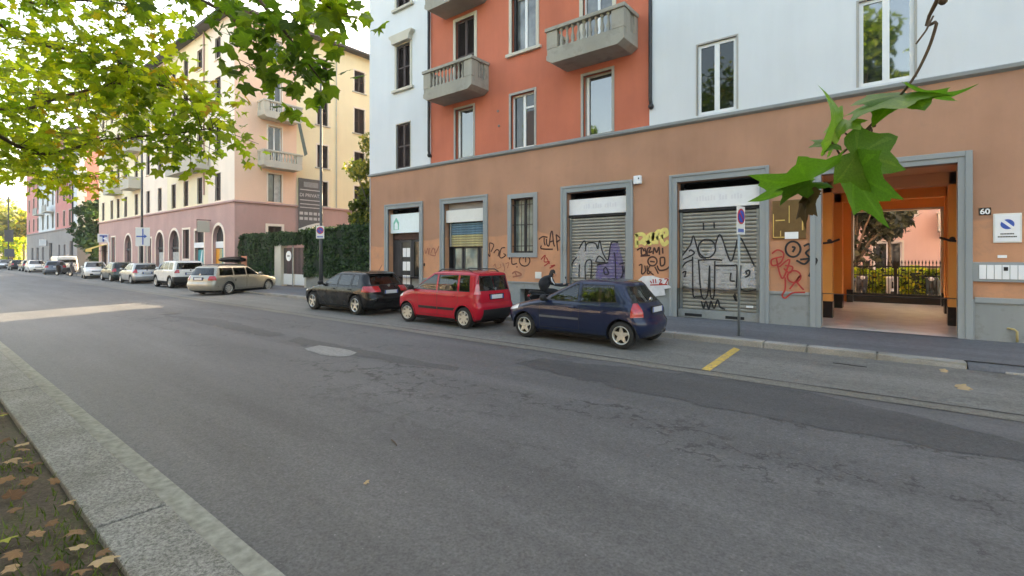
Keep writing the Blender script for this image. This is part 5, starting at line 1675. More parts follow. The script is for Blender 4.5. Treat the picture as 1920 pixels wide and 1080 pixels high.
def car(name, label, X, Y, heading, S_, group=None, hires=True):
    """S_: dimension dictionary; origin of the thing is on the ground under the car's middle"""
    L, W, H = S_['L'], S_['W'], S_['H']
    rz = math.atan2(-heading[1], -heading[0])
    root = thing(name, label, S_.get('cat', 'car'), (X, Y, S_.get('z', .006)), rz, group)
    ox = -L / 2
    nz, cz, cx = S_['nose'], S_['cowl'][1], S_['cowl'][0]
    rfx, rrx, bz = S_['rf'], S_['rr'], S_['belt']
    tx = S_.get('tail', .05)
    gb = S_.get('gbase', L - tx - .08)       # x of rear glass base at belt
    clr = S_.get('clear', .18)
    front = [(clr, .24), (clr + .07, .12), (.40, .03), (.50, 0.0), (nz - .07, .02), (nz, .10), (nz + (cz - nz) * .45, cx * .38), (nz + (cz - nz) * .8, cx * .74), (cz, cx)]
    for t in (.25, .5, .75):
        front.append((cz + (H - .07 - cz) * t, cx + (rfx - .1 - cx) * t * (1 + .04 * math.sin(math.pi * t))))
    front += [(H - .07, rfx - .1), (H - .03, rfx + .1), (H - .008, rfx + .42), (H, rfx + .7)]
    bump_z = S_.get('bump_z', .64)
    rear = [(clr, L - .24), (clr + .07, L - .10), (.40, L - .015), (.50, L), (bump_z - .03, L - .01), (bump_z + .03, L - tx), (bump_z + .15, L - tx - .01), (bz + .02, gb)]
    for t in (.33, .66):
        rear.append((bz + .02 + (H - .09 - bz - .02) * t, gb + (rrx + .05 - gb) * t - .02 * math.sin(math.pi * t)))
    rear += [(H - .09, rrx + .05), (H - .045, rrx - .07), (H - .008, rrx - .4), (H, rrx - .7)]
    wr = S_.get('wr', .74)
    sh = S_.get('shoulder', .965)
    width = [(clr, W * .86), (clr + .08, W * .95), (.42, W * .99), (.58, W), (.72, W * .995), (bz - .05, W * sh), (bz, W * (sh - .025)), (bz + (H - bz) * .35, W * (sh - .025 - (sh - .025 - wr) * .33)),
             (bz + (H - bz) * .7, W * (sh - .025 - (sh - .025 - wr) * .72)), (H - .08, W * wr), (H - .035, W * (wr - .08)), (H - .008, W * (wr - .24)), (H, W * (wr - .42))]
    fa, fn = S_.get('fa', .62), S_.get('fn', 2.7)
    ra, rn = S_.get('ra', .40), S_.get('rn', 3.0)
    ab = [(clr, fa, fn, ra, rn), (nz, fa, fn, ra, rn), (cz - .01, .55, 2.8, ra, rn), (cz + .08, .34, 2.6, ra * .8, rn), (H - .1, .30, 2.6, ra * .7, rn), (H, .3, 2.2, .3, 2.2)]
    sk = Skin(front, rear, width, ab, L)
    F = sk.faces(58, 12, 24) if hires else sk.faces(34, 8, 14)
    r, wd = S_['r'], S_.get('wd', .19)
    wx = (S_['wf'], S_['wf'] + S_['wb'])
    paintm = S_['paint']
    gl = S_.get('glass', 'car_glass')
    # wheel arches
    arch_hs = []
    for x in wx:
        pol = [(x + (r + .045) * math.cos(2 * math.pi * k / 20), r + .01 + (r + .045) * math.sin(2 * math.pi * k / 20)) for k in range(20)]
        for sg in (1, -1):
            hs = poly_hs(pol, XZ) + [(0, -sg, 0, -.3)]
            arch_hs.append(hs)
            flare = [(x + (r + .085) * math.cos(2 * math.pi * k / 20), r + .01 + (r + .085) * math.sin(2 * math.pi * k / 20)) for k in range(20)]
            _, F = carve(F, hs)
            if S_.get('flare') or hires:
                fl, F = carve(F, poly_hs(flare, XZ) + [(0, -sg, 0, -.3)])
                emit('wheel_arch', fl, S_.get('flare', paintm), root, .012, ox)
            # arch liner
            m = MB()
            n = 18
            yo = sk.wy(x, .6) - .015
            V = []
            for k in range(n + 1):
                a = -.25 + (math.pi + .5) * k / n
                for yy in (yo, yo - .30):
                    V.append((x + ox + (r + .05) * math.cos(a), sg * yy, r + .01 + (r + .05) * math.sin(a)))
            m.add(V, [(2 * k, 2 * k + 1, 2 * k + 3, 2 * k + 2) for k in range(n)])
            m.build('arch_liner', 'black', root, recalc=False, local=True)
    # side windows with rubber trim
    g = .018
    z0, z1 = bz + .015, H - S_.get('rail', .115)
    fx0, fx1 = float(sk.xf(z0)) + S_.get('apil', .33), float(sk.xf(z1)) + S_.get('apil2', .30)
    ex0, ex1 = S_['wend']
    bounds = [(fx0, fx1)] + [(b, b - .02) for b in S_['pillars']] + [(ex0, ex1)]
    doorw = []
    for sg in (1, -1):
        for k in range(len(bounds) - 1):
            pw = .035 if k else 0
            pe = .035 if k < len(bounds) - 2 else 0
            pol = [(bounds[k][0] + pw, z0), (bounds[k + 1][0] - pe, z0 + S_.get('kick', .0) * (k == len(bounds) - 2)), (bounds[k + 1][1] - pe, z1), (bounds[k][1] + pw, z1)]
            hs = poly_hs(pol, XZ) + [(0, -sg, 0, -.25)]
            tr, F = carve(F, hs)
            hin = [tuple(list(h[:3]) + [h[3] - g]) for h in hs[:-1]] + [hs[-1]]
            pane, ring = carve(tr, hin)
            emit('window_trim', ring, 'black', root, 0, ox)
            emit('window', pane, S_.get('rear_glass', gl) if k else gl, root, -.004, ox)
    # windscreen and rear window
    wz0, wz1 = cz + .035, H - .075
    y0, y1 = sk.wy(float(sk.xf(wz0)) + .4, wz0) - .10, sk.wy(float(sk.xf(wz1)) + .4, wz1) - .09
    for nm, zz0, zz1, yy0, yy1, xh, gm in (('windscreen', wz0, wz1, y0, y1, (1, 0, 0, rfx + .15), gl),
                                           ('rear_window', bz + .04, H - S_.get('rtop', .13), W * S_.get('rgw', .80), W * wr - .10, (-1, 0, 0, -(rrx - .3)), S_.get('rear_glass', gl))):
        if nm == 'rear_window' and S_.get('noglass'): continue
        pol = [(-yy0, zz0), (yy0, zz0), (yy1, zz1), (-yy1, zz1)]
        hs = poly_hs(pol, YZ) + [xh]
        tr, F = carve(F, hs)
        hin = [tuple(list(h[:3]) + [h[3] - .022]) for h in hs[:-1]] + [hs[-1]]
        pane, ring = carve(tr, hin)
        emit(nm + '_trim', ring, 'black', root, 0, ox)
        emit(nm, pane, gm, root, -.004, ox)
    # lamps
    tz0, tz1, ty, tlen = S_['tail_lamp']
    hz0, hz1, hy, hlen = S_.get('head_lamp', (nz - .10, nz + .07, W * .48, .55))
    for sg in (1, -1):
        tl, F = carve(F, [(0, 0, 1, tz1), (0, 0, -1, -tz0), (0, -sg, 0, -ty), (-1, 0, 0, -(L - tlen))])
        emit('tail_lamp', tl, S_.get('lens', 'red_lens'), root, .010, ox)
        hl, F = carve(F, [(0, 0, 1, hz1), (.18, 0, -1, -hz0 + .02), (0, -sg, 0, -hy), (1, 0, 0, hlen)])
        emit('headlamp', hl, 'clear_lens', root, .006, ox)
    # grille and lower trim
    gr, F = carve(F, [(0, 0, 1, .44), (0, 0, -1, -.27), (0, 1, 0, W * .55), (0, -1, 0, W * .55), (1, 0, 0, .3)])
    emit('grille', gr, 'black', root, -.004, ox)
    gr, F = carve(F, [(0, 0, 1, nz - .045), (0, 0, -1, -(nz - .13)), (0, 1, 0, W * .42), (0, -1, 0, W * .42), (1, 0, 0, .3)])
    emit('grille', gr, 'black_gloss', root, .004, ox)
    low = S_.get('skirt', clr + .06)
    sk_, F = carve(F, [(0, 0, 1, low)])
    emit('skirt', sk_, 'black', root, 0, ox)
    if S_.get('bumper'):
        bm_, F = carve(F, [(0, 0, 1, bump_z + .02), (-1, 0, 0, -(wx[1] + r + .11))])
        emit('rear_bumper', bm_, S_['bumper'], root, .008, ox)
        bm_, F = carve(F, [(0, 0, 1, bump_z - .06), (1, 0, 0, wx[0] - r - .11)])
        emit('front_bumper', bm_, S_['bumper'], root, .008, ox)
    if S_.get('diffuser'):
        df, F = carve(F, [(0, 0, 1, S_['diffuser']), (-1, 0, 0, -(L - .35)), (0, 1, 0, W * .72), (0, -1, 0, W * .72)])
        emit('rear_diffuser', df, 'black', root, .004, ox)
    # doors with open shut lines
    for sg in (1, -1):
        for pol in S_['doors']:
            hs = poly_hs(pol, XZ) + [(0, -sg, 0, -.25)]
            dr, F = carve(F, hs)
            hin = [tuple(list(h[:3]) + [h[3] - .008]) for h in hs[:-1]] + [hs[-1]]
            dr, gap = carve(dr, hin)
            mz = S_.get('mould')
            if mz:
                ml, dr = carve(dr, [(0, 0, 1, mz[1]), (0, 0, -1, -mz[0])])
                emit('side_moulding', ml, mz[2], root, .012, ox)
            do = emit('door', dr, paintm, root, 0, ox)
            hx = max(p[0] for p in pol) - .18
            hz = bz - .11
            hy_ = sk.wy(hx, hz)
            MB().box(hx - .09 + ox, hx + .07 + ox, sg * (hy_ - .01), sg * (hy_ + .028), hz - .018, hz + .018).build('handle', S_.get('handle', paintm), do, bevel=.008, local=True)
    # hatch shut line
    hsx = [(0, 1, 0, W * .80), (0, -1, 0, W * .80), (-1, 0, 0, -(rrx + .02)), (0, 0, -1, -(bump_z + .05)), (0, 0, 1, H - .05)]
    ht, F = carve(F, hsx)
    ht2, gap = carve(ht, [tuple(list(h[:3]) + [h[3] - .005]) for h in hsx])
    emit('tailgate', ht2, S_.get('tailgate', paintm), root, 0, ox)
    bn_, F = carve(F, [(1, 0, 0, cx - .02), (0, 0, -1, -(nz + .03)), (0, 1, 0, W * .80), (0, -1, 0, W * .80)])
    bn2, gap = carve(bn_, [(1, 0, 0, cx - .027), (0, 0, -1, -(nz + .035)), (0, 1, 0, W * .80 - .006), (0, -1, 0, W * .80 - .006)])
    emit('bonnet', bn2, paintm, root, 0, ox)
    emit('body', F, paintm, root, 0, ox)
    # dark inner tub with wheel wells, seats, wheel
    T = sk.faces(26, 8, 16, inset=.035, zlo=clr + .03, zhi=bz - .03)
    for hs in arch_hs: _, T = carve(T, hs)
    emit('cabin_tub', T, 'interior', root, 0, ox)
    if hires:
        for x in (S_['wf'] + 1.25, S_['wf'] + 2.05):
            for y in (-.36, .36):
                m = MB().box(x + ox, x + .16 + ox, y - .23, y + .23, bz - .3, min(bz + .16, H - .3))
                m.box(x + .05 + ox, x + .16 + ox, y - .12, y + .12, min(bz + .16, H - .3), min(bz + .34, H - .16))
                m.build('seat', 'seat', root, bevel=.04, local=True)
        m = MB().box(cx + .15 + ox, cx + .45 + ox, -W * .8, W * .8, bz - .08, bz + .01)
        m.build('dashboard', 'interior', root, bevel=.04, local=True)
        ring = [(S_['wf'] + .95 + ox + .05 * math.cos(a), .36 + .18 * math.sin(a), bz + .03 + .17 * math.cos(a)) for a in [2 * math.pi * k / 16 for k in range(17)]]
        MB().tube(ring, .014, 6).build('steering_wheel', 'black', root, local=True)
    MB().box(.45 + ox, L - .45 + ox, -W + .24, W - .24, .115, clr + .06).build('underbody', 'black', root, local=True)
    # mirrors
    for sg in (1, -1):
        mx, mz = fx0 + .02, bz + .07
        my = sk.wy(mx, bz)
        mo = MB().ball((mx + ox, sg * (my + .11), mz), (.075, .105, .075)).build('mirror', S_.get('mirror', paintm), root, smooth=True, local=True)
        MB().box(mx - .03 + ox, mx + .05 + ox, sg * (my - .03), sg * (my + .06), mz - .07, mz - .03).build('mirror_arm', 'black', mo, local=True)
    # number plate
    pz = S_.get('plate', .80)
    py = S_.get('plate_y', 0)
    px_ = max(sk.xrear(0, pz - .06), sk.xrear(0, pz + .06))
    MB().box(px_ - .03 + ox, px_ + .006 + ox, -.29, .29, pz - .075, pz + .075).build('plate_holder', 'black', root, local=True)
    pl = MB().box(px_ + ox, px_ + .012 + ox, -.26, .26, pz - .055, pz + .055).build('number_plate', 'plate_white', root, local=True)
    for sg in (-1, 1):
        MB().box(px_ + .012 + ox, px_ + .014 + ox, sg * .24 - .02, sg * .24 + .02, pz - .054, pz + .054).build('plate_band', 'plate_blue', pl, local=True)
    fxp = sk.xfront(0, .40)
    MB().box(fxp - .015 + ox, fxp + .03 + ox, -.26, .26, .36, .47).build('number_plate', 'plate_white', root, local=True)
    bx = sk.xrear(0, pz + .17)
    MB().lathe([(0, bx + ox + .012), (.045, bx + ox + .012), (.05, bx + ox - .02)], (0, 0, pz + .2 if hires else pz + .2), 'x', 14).build('badge', 'chrome', root, local=True)
    # wiper
    zz = bz + .06
    MB().tube([(sk.xrear(0, zz) + .012 + ox, .02, zz), (sk.xrear(.3, zz + .04) + .016 + ox, .34, zz + .05)], .009, 5).build('wiper', 'black', root, local=True)
    if S_.get('spoiler'):
        m = MB()
        m.add([(rrx - .12 + ox, -W * wr + .1, H - .045), (rrx - .12 + ox, W * wr - .1, H - .045), (rrx + .16 + ox, W * wr - .14, H - .09), (rrx + .16 + ox, -W * wr + .14, H - .09),
               (rrx + ox, -W * wr + .12, H - .10), (rrx + ox, W * wr - .12, H - .10)], [(0, 1, 2, 3), (3, 2, 5, 4), (0, 3, 4), (1, 5, 2)])
        m.build('spoiler', S_['spoiler'], root, local=True)
    if S_.get('rails'):
        for sg in (1, -1):
            yy = sg * (W * wr - .10)
            MB().tube([(rfx + .15 + ox, yy, H - .05), (rfx + .3 + ox, yy, H + .03), (rrx - .35 + ox, yy, H + .03), (rrx - .2 + ox, yy, H - .05)], .018, 6).build('roof_rail', S_['rails'], root, smooth=True, local=True)
    if S_.get('antenna'):
        ax = S_['antenna']
        MB().tube([(ax + ox, 0, H - .01), (ax + .18 + ox, 0, H + .2)], .006, 5).build('aerial', 'black', root, local=True)
    # wheels
    dm, tm, rm = wheel_parts(r, wd, S_.get('rim', 'five'), S_.get('rimmat', 'alloy'))
    for x in wx:
        for sg in (-1, 1):
            tr = sk.wy(x, .5) - wd / 2 - .012
            wo = put('wheel', dm, None, root, local=True)
            wo.location = (x + ox, sg * tr, r)
            if sg > 0: wo.rotation_euler = (0, 0, math.pi)
            if x == wx[0] and S_.get('steer'): wo.rotation_euler.z += S_['steer']
            put('tyre', tm, None, wo, local=True)
            put('rim', rm, None, wo, local=True)
    return root

def doors(spec, n):
    """door outlines from pillar positions"""
    z0, zt = spec.get('clear', .18) + .12, spec['H'] - spec.get('rail', .115) + .03
    wf, wb, r = spec['wf'], spec['wb'], spec['r']
    a0 = wf + r + .16
    p = spec['pillars']
    cz, H = spec['cowl'][1], spec['H']
    sl = (spec['rf'] - .1 - spec['cowl'][0]) / (H - .07 - cz)
    top_x = spec['cowl'][0] + sl * (zt - cz) + spec.get('apil2', .30) - .03
    bzx = spec['cowl'][0] + spec.get('apil', .33) - .05
    D = [[(a0, z0), (p[0] + .02, z0), (p[0] + .02, spec['belt']), (p[0], zt), (max(top_x, a0), zt), (min(bzx, a0 + .02), spec['belt'] + .0), (a0, spec['belt'] - .1)]]
    if n == 4:
        b0 = p[0] + .03
        e = wf + wb - r - .06
        D.append([(b0, z0), (e - .14, z0), (e + .16, r + .42), (spec.get('rdoor', e + .2), spec['belt']), (spec.get('rdoor', e + .2) - .12, zt), (b0 - .02, zt), (b0, spec['belt'])])
    return D

CLIO = dict(L=3.77, W=.82, H=1.42, nose=.70, cowl=(1.06, .93), rf=1.98, rr=3.20, belt=.90, tail=.07, gbase=3.60, r=.285, wf=.74, wb=2.49, pillars=[2.22], wend=(3.12, 3.00),
            tail_lamp=(.66, .99, .56, .34), paint='paint_blue', mould=(.53, .575, 'paint_steel'), rim='star', rimmat='alloy_pale', plate=.80, bump_z=.60, handle='paint_blue', mirror='black',
            kick=.03, wr=.72, antenna=2.1, fn=2.5, ra=.46, rn=2.7)
CLIO['doors'] = doors(CLIO, 2)
PANDA = dict(lens='lamp_pink', L=3.54, W=.79, H=1.53, nose=.80, cowl=(.80, 1.02), rf=1.62, rr=3.30, belt=.96, tail=.05, gbase=3.44, r=.283, wf=.66, wb=2.30, pillars=[1.93, 2.74], wend=(3.17, 3.10), wd=.18,
             tail_lamp=(.92, 1.18, .58, .22), paint='paint_red', mould=(.46, .53, 'black'), rim='cover', rimmat='alloy_pale', plate=.84, bump_z=.64, wr=.80, shoulder=.985, ra=.24, rn=3.6, rails='dark_metal',
             diffuser=.52, rgw=.76, rear_glass='car_glass', handle='paint_red', mirror='black', rdoor=2.74, fn=2.9, head_lamp=(.70, .88, .40, .45))
PANDA['doors'] = doors(PANDA, 4)
A3 = dict(L=4.34, W=.90, H=1.43, nose=.72, cowl=(1.22, .95), rf=2.12, rr=3.72, belt=.93, tail=.06, gbase=4.12, r=.325, wf=.88, wb=2.63, pillars=[2.42, 3.20], wend=(3.62, 3.50), wd=.22,
          tail_lamp=(.76, .94, .40, .46), paint='paint_black', rim='five', plate=.76, bump_z=.62, wr=.70, spoiler='black_gloss', glass='car_glass', rear_glass='car_glass_dark', mirror='black', rdoor=3.40, diffuser=.40, antenna=3.6)
A3['doors'] = doors(A3, 4)
WAGON = dict(L=4.66, W=.90, H=1.47, nose=.74, cowl=(1.25, .96), rf=2.1, rr=4.20, belt=.95, tail=.06, gbase=4.50, r=.315, wf=.93, wb=2.68, pillars=[2.44, 3.26], wend=(4.14, 4.02), wd=.2,
             tail_lamp=(.74, .95, .56, .32), paint='paint_champagne', rim='ten', plate=.82, bump_z=.62, wr=.74, rails='dark_metal', rdoor=3.55, rear_glass='car_glass_dark', mirror='paint_champagne')
WAGON['doors'] = doors(WAGON, 4)
JEEP = dict(L=4.24, W=.90, H=1.67, nose=.98, cowl=(1.18, 1.12), rf=1.85, rr=3.95, belt=1.10, tail=.05, gbase=4.12, r=.35, wf=.84, wb=2.57, pillars=[2.30, 3.12], wend=(3.80, 3.72), wd=.22, clear=.26,
            tail_lamp=(.92, 1.12, .58, .16), paint='paint_white', flare='black', rim='five', plate=.88, bump_z=.68, bumper='black', wr=.82, shoulder=.985, ra=.22, rn=4.0, rdoor=3.35, skirt=.42, rear_glass='car_glass_dark', head_lamp=(.86, 1.04, .52, .4))
JEEP['doors'] = doors(JEEP, 4)
HATCH = dict(L=4.0, W=.86, H=1.47, nose=.74, cowl=(1.12, .96), rf=1.98, rr=3.50, belt=.95, tail=.06, gbase=3.82, r=.30, wf=.82, wb=2.51, pillars=[2.28, 3.02], wend=(3.42, 3.32), wd=.2,
             tail_lamp=(.76, 1.06, .56, .30), paint='paint_silver', rim='ten', plate=.76, bump_z=.6, wr=.74, rdoor=3.2, rear_glass='car_glass_dark')
HATCH['doors'] = doors(HATCH, 4)
VAN = dict(L=5.3, W=.98, H=1.98, nose=.98, cowl=(.95, 1.22), rf=1.7, rr=5.05, belt=1.18, tail=.04, gbase=5.2, r=.34, wf=.95, wb=3.1, pillars=[2.2], wend=(2.3, 2.25), wd=.22, clear=.24,
           tail_lamp=(.8, 1.3, .8, .12), paint='paint_white', rim='cover', rimmat='alloy', plate=.7, bump_z=.6, wr=.86, shoulder=.99, ra=.2, rn=4, rail=.4, cat='van', rtop=.4, head_lamp=(.82, 1.04, .55, .4))
VAN['doors'] = doors(VAN, 2)
def place(name, label, spec, front_wheel_x, near_wheel_y, **over):
    sp = dict(spec); sp.update(over)
    return car(name, label, front_wheel_x - sp['wf'] + sp['L'] / 2, near_wheel_y + sp['W'] * .97, (-1, 0), sp, 'cars parked along the kerb')
place('parked_car', 'dark blue three-door hatchback parked nearest, beside the graffitied shutters', CLIO, -7.05, 9.30)
place('parked_car', 'red five-door small car with roof rails between the blue and black cars', PANDA, -11.42, 9.35, steer=.12)
place('parked_car', 'glossy black hatchback parked in front of the hedge and glass shop door', A3, -16.67, 9.34)
hd = Vector((-.4, .917)).normalized()
car('parked_car', 'champagne estate car parked nose-in at an angle by the side gate', -27.4 + hd.x * 1.2, 10.15 + hd.y * 1.2, hd, dict(WAGON), 'cars parked along the kerb')
def roofbox(root, z, L=2.1):
    m = MB().ball((.1, 0, z + .19), (L / 2, .40, .19), 18, 10)
    m.build('roof_box', 'paint_black', root, smooth=True, local=True)
rb = car('parked_car', 'dark grey car carrying a long black roof box, behind the champagne estate', -32.3, 13.0, (hd.x, hd.y), dict(HATCH, paint='paint_grey', H=1.5), 'cars parked along the kerb', False)
roofbox(rb, 1.53)
place('parked_car', 'white boxy off-roader with black wheel arches left of the estate', JEEP, -37.2, 10.25)
car('parked_car', 'dark steel hatchback half hidden behind the white off-roader', -41.0, 12.6, (-.8, .5), dict(HATCH, paint='paint_steel'), 'cars parked along the kerb', False)
place('parked_car', 'silver hatchback parked left of the white off-roader', HATCH, -44.9, 10.2)
place('parked_car', 'dark green hatchback with red tail lamps beyond the silver one', HATCH, -50.2, 10.2, paint='paint_dgreen', H=1.5)
car('parked_car', 'white hatchback facing the camera beside the dark green one', -56.4, 11.0, (1, -.12), dict(HATCH, paint='paint_white'), 'cars parked along the kerb', False)
car('parked_car', 'dark blue-grey estate car beyond the motorcycles', -72.5, 10.7, (-1, .1), dict(WAGON, paint='paint_steel'), 'cars parked along the kerb', False)
car('parked_van', 'white van parked high behind the far blue-grey estate', -76.5, 12.0, (-1, 0), dict(VAN), 'cars parked along the kerb', False)
car('parked_car', 'far white hatchback parked left of the blue-grey estate', -83, 10.6, (1, 0), dict(HATCH, paint='paint_white'), 'cars parked along the kerb', False)
car('parked_car', 'far dark green car in the row before the last house', -90, 10.8, (-1, 0), dict(HATCH, paint='paint_dgreen'), 'cars parked along the kerb', False)
car('parked_car', 'far black car second from the left end of the row', -98, 10.6, (-1, 0), dict(HATCH, paint='paint_black'), 'cars parked along the kerb', False)
car('parked_car', 'farthest dark grey car at the left end of the row', -107, 10.4, (1, 0), dict(WAGON, paint='paint_grey'), 'cars parked along the kerb', False)
# ------------------------------------------------------------ plane-tree leaves
def leaf_outline(seed=0, jit=.035):
    """palmate five-lobed outline with toothed lobes, petiole at the origin, tip along +x"""
    r = random.Random(seed)
    half = [(0, 1.04), (6, .90), (9, .86), (14, .78), (21, .70), (30, .80), (34, .82), (41, .95), (47, .82), (50, .79), (58, .66), (66, .60), (76, .62), (84, .60), (91, .68), (100, .52), (112, .42), (126, .34), (140, .20)]
    up = [(a + r.uniform(-1.5, 1.5), q * (1 + r.uniform(-jit, jit))) for a, q in half]
    dn = [(-a + r.uniform(-1.5, 1.5), q * (1 + r.uniform(-jit, jit))) for a, q in reversed(half[1:])]
    return [(q * math.cos(RAD(a)), q * math.sin(RAD(a))) for a, q in up] + [(0, 0)] + [(q * math.cos(RAD(a)), q * math.sin(RAD(a))) for a, q in dn]
def leaf_bend(x, y, curl, fold, c2):
    rip = .018 * math.sin(9 * math.atan2(y, x + .05)) * math.hypot(x, y)
    return (x, y, -curl * (x - .25) ** 2 + fold * abs(y) * (.35 + .65 * max(x, 0)) - .28 * y * y + c2 * x * y + rip)
def leaf_geo(seed, curl=.25, fold=.2):
    """rings between the petiole point and the outline, so the blade can curl; veins get a lighter tone"""
    o = leaf_outline(seed)
    r = random.Random(seed)
    c2 = r.uniform(-.12, .12)
    c0 = (.12, 0)
    rings = (.3, .62, .86, 1.0)
    V = [leaf_bend(*c0, curl, fold, c2)]
    for t in rings:
        for x, y in o:
            V.append(leaf_bend(c0[0] + (x - c0[0]) * t, c0[1] + (y - c0[1]) * t, curl, fold, c2))
    n = len(o)
    F, vein = [], []
    tips = [i for i, p in enumerate(o) if (abs(math.degrees(math.atan2(p[1], p[0]))) < 2 and p[0] > .9) or abs(abs(math.degrees(math.atan2(p[1], p[0]))) - 41) < 2.6 or abs(abs(math.degrees(math.atan2(p[1], p[0]))) - 91) < 3]
    for i in range(n):
        j = (i + 1) % n
        v = 1 if (i in tips) else 0
        F.append((0, 1 + i, 1 + j)); vein.append(v)
        for q in range(len(rings) - 1):
            F.append((1 + q * n + i, 1 + (q + 1) * n + i, 1 + (q + 1) * n + j, 1 + q * n + j)); vein.append(v if q < 2 else 0)
    return V, F, vein
def frame(dirv, nrm):
    x = Vector(dirv).normalized()
    z = Vector(nrm); z = (z - x * z.dot(x))
    if z.length < 1e-5: z = x.orthogonal()
    z.normalize()
    y = z.cross(x)
    return Matrix((x, y, z)).transposed()
LEAFV = [leaf_geo(k, .1 + .12 * k, .08 + .07 * k) for k in range(5)]
LEAFS = {}
def leaf_simple(k):
    """cheaper leaf for the massed crown: tips and notches only"""
    ang = [(0, 1.0), (21, .58), (41, .92), (62, .52), (90, .62), (132, .25), (180, 0), (-132, .25), (-90, .62), (-62, .52), (-41, .92), (-21, .58)]
    V = [leaf_bend(.15, 0, .1 + .12 * k, .08 + .07 * k, .05 * (k - 2))] + [leaf_bend(q * math.cos(RAD(a)), q * math.sin(RAD(a)), .1 + .12 * k, .08 + .07 * k, .05 * (k - 2)) for a, q in ang]
    n = len(ang)
    return V, [(0, i, i % n + 1) for i in range(1, n + 1)]
SIMPLE = [leaf_simple(k) for k in range(5)]
SIMPLE_NP = [np.array(v) for v, f in SIMPLE]

def crown_mass(name, mat, parent, leaves, kind='stuff'):
    """leaves: (pos, dir, normal, size, tone) -> one mesh"""
    Vs, Fs, T = [], [], []
    k0 = 0
    for i, (p, dv, nm, s, t) in enumerate(leaves):
        k = i % 5
        M3 = np.array(frame(dv, nm))
        v = SIMPLE_NP[k] * s @ M3.T + np.array(p)
        Vs.append(v)
        for f in SIMPLE[k][1]:
            Fs.append((f[0] + k0, f[1] + k0, f[2] + k0)); T.append(t)
        k0 += len(v)
    me = bpy.data.meshes.new(name)
    me.from_pydata(np.concatenate(Vs).tolist(), [], Fs)
    at = me.attributes.new('tone', 'FLOAT', 'FACE'); at.data.foreach_set('value', T)
    o = put(name, me, mat, parent)
    if kind: o['kind'] = kind
    return o
LEAF_ME = {}
def leaf_obj(parent, p, dv, nm, s, tone, mat, name='leaf', var=None):
    k = var if var is not None else int(tone * 997) % 5
    tk = round(tone * 6) / 6
    key = (k, tk, mat)
    if key not in LEAF_ME:
        me = bpy.data.meshes.new('leaf')
        me.from_pydata(LEAFV[k][0], [], LEAFV[k][1])
        at = me.attributes.new('tone', 'FLOAT', 'FACE'); at.data.foreach_set('value', [tk if (tk > .93 or not vn) else min(.9, tk + .14) for vn in LEAFV[k][2]])
        me.materials.append(MATS[mat]); me.shade_smooth()
        LEAF_ME[key] = me
    o = bpy.data.objects.new(name, LEAF_ME[key])
    COL.objects.link(o)
    M = Matrix.Translation(p) @ frame(dv, nm).to_4x4() @ Matrix.Scale(s, 4)
    if parent is not None:
        o.parent = parent
        M = WM[parent.name].inverted() @ M
    o.matrix_local = M
    return o

# ------------------------------------------------------------ overhanging plane tree (left): trunk just outside the view
def smooth_path(pts, k=6):
    P = [Vector(p) for p in pts]
    Q = [P[0] * 2 - P[1]] + P + [P[-1] * 2 - P[-2]]
    out = []
    for i in range(1, len(Q) - 2):
        for j in range(k):
            t = j / k
            out.append(.5 * ((2 * Q[i]) + (Q[i + 1] - Q[i - 1]) * t + (2 * Q[i - 1] - 5 * Q[i] + 4 * Q[i + 1] - Q[i + 2]) * t * t + (3 * Q[i] - Q[i - 1] - 3 * Q[i + 1] + Q[i + 2]) * t ** 3))
    out.append(P[-1])
    return out
T1 = thing('plane_tree', 'plane tree whose yellow-green leafy boughs overhang the road at top left', 'tree', (-6.2, -.9, .05))
r5 = random.Random(21)
tp = [(-6.2, -.9, 0), (-6.2, -.9, .5), (-6.15, -.85, 2.2), (-6.3, -.8, 4.2), (-6.2, -.7, 6.5), (-6.0, -.6, 9), (-5.9, -.5, 11.5)]
trunk = MB().tube(smooth_path(tp, 3), [.36, .33, .30, .29, .28, .27, .26, .26, .25, .24, .22, .2, .18, .16, .13, .11, .09, .07, .05][:19], 12).build('trunk', 'bark', T1, smooth=True)
start = Vector((-6.25, -.8, 4.0))
A = atdepth
boughs = [
    [start, (-9, -.4, 4.4), A(0, 205, 8.0), A(120, 180, 7.4), A(230, 155, 7.0), A(320, 165, 6.6), A(375, 205, 6.3)],
    [start, (-9.5, -.2, 3.6), A(-40, 300, 9.0), A(90, 330, 9.0), A(180, 330, 9.2)],
    [Vector((-6.2, -.8, 3.6)), (-8, 0, 3.8), A(60, 285, 7.6), A(200, 262, 7.2), A(330, 250, 6.6), A(400, 240, 6.2)],
    [Vector((-6.2, -.75, 5.0)), (-6.6, .3, 5.4), A(230, -30, 6.0), A(340, -12, 5.5), A(430, 30, 5.1), A(485, 100, 4.9), A(510, 165, 4.8)],
    [Vector((-6.2, -.7, 5.2)), (-5.6, .6, 5.4), A(430, -50, 4.9), A(510, 30, 4.7), A(560, 95, 4.5), A(605, 155, 4.4)],
    [Vector((-6.2, -.7, 5.8)), (-5.4, .8, 5.9), A(540, -60, 4.6), A(600, 0, 4.5), A(640, 30, 4.5)],
    [Vector((-6.2, -.75, 4.8)), (-8, .0, 5.0), A(40, 70, 7.5), A(140, 95, 7.0), A(215, 110, 6.6), A(250, 150, 6.4)],
    [Vector((-6.2, -.75, 5.5)), (-7.5, .1, 6.0), A(30, -10, 7.2), A(150, 0, 6.6), A(240, 10, 6.2), A(280, 40, 6.0)],
    [start, (-10, .0, 4.2), A(-20, 130, 9.6), A(100, 140, 9.4), A(220, 200, 9.0), A(300, 220, 8.8)],
    [start, (-10.5, -.3, 3.4), A(-60, 240, 11), A(60, 250, 11), A(150, 290, 11)],
]
off_boughs = []
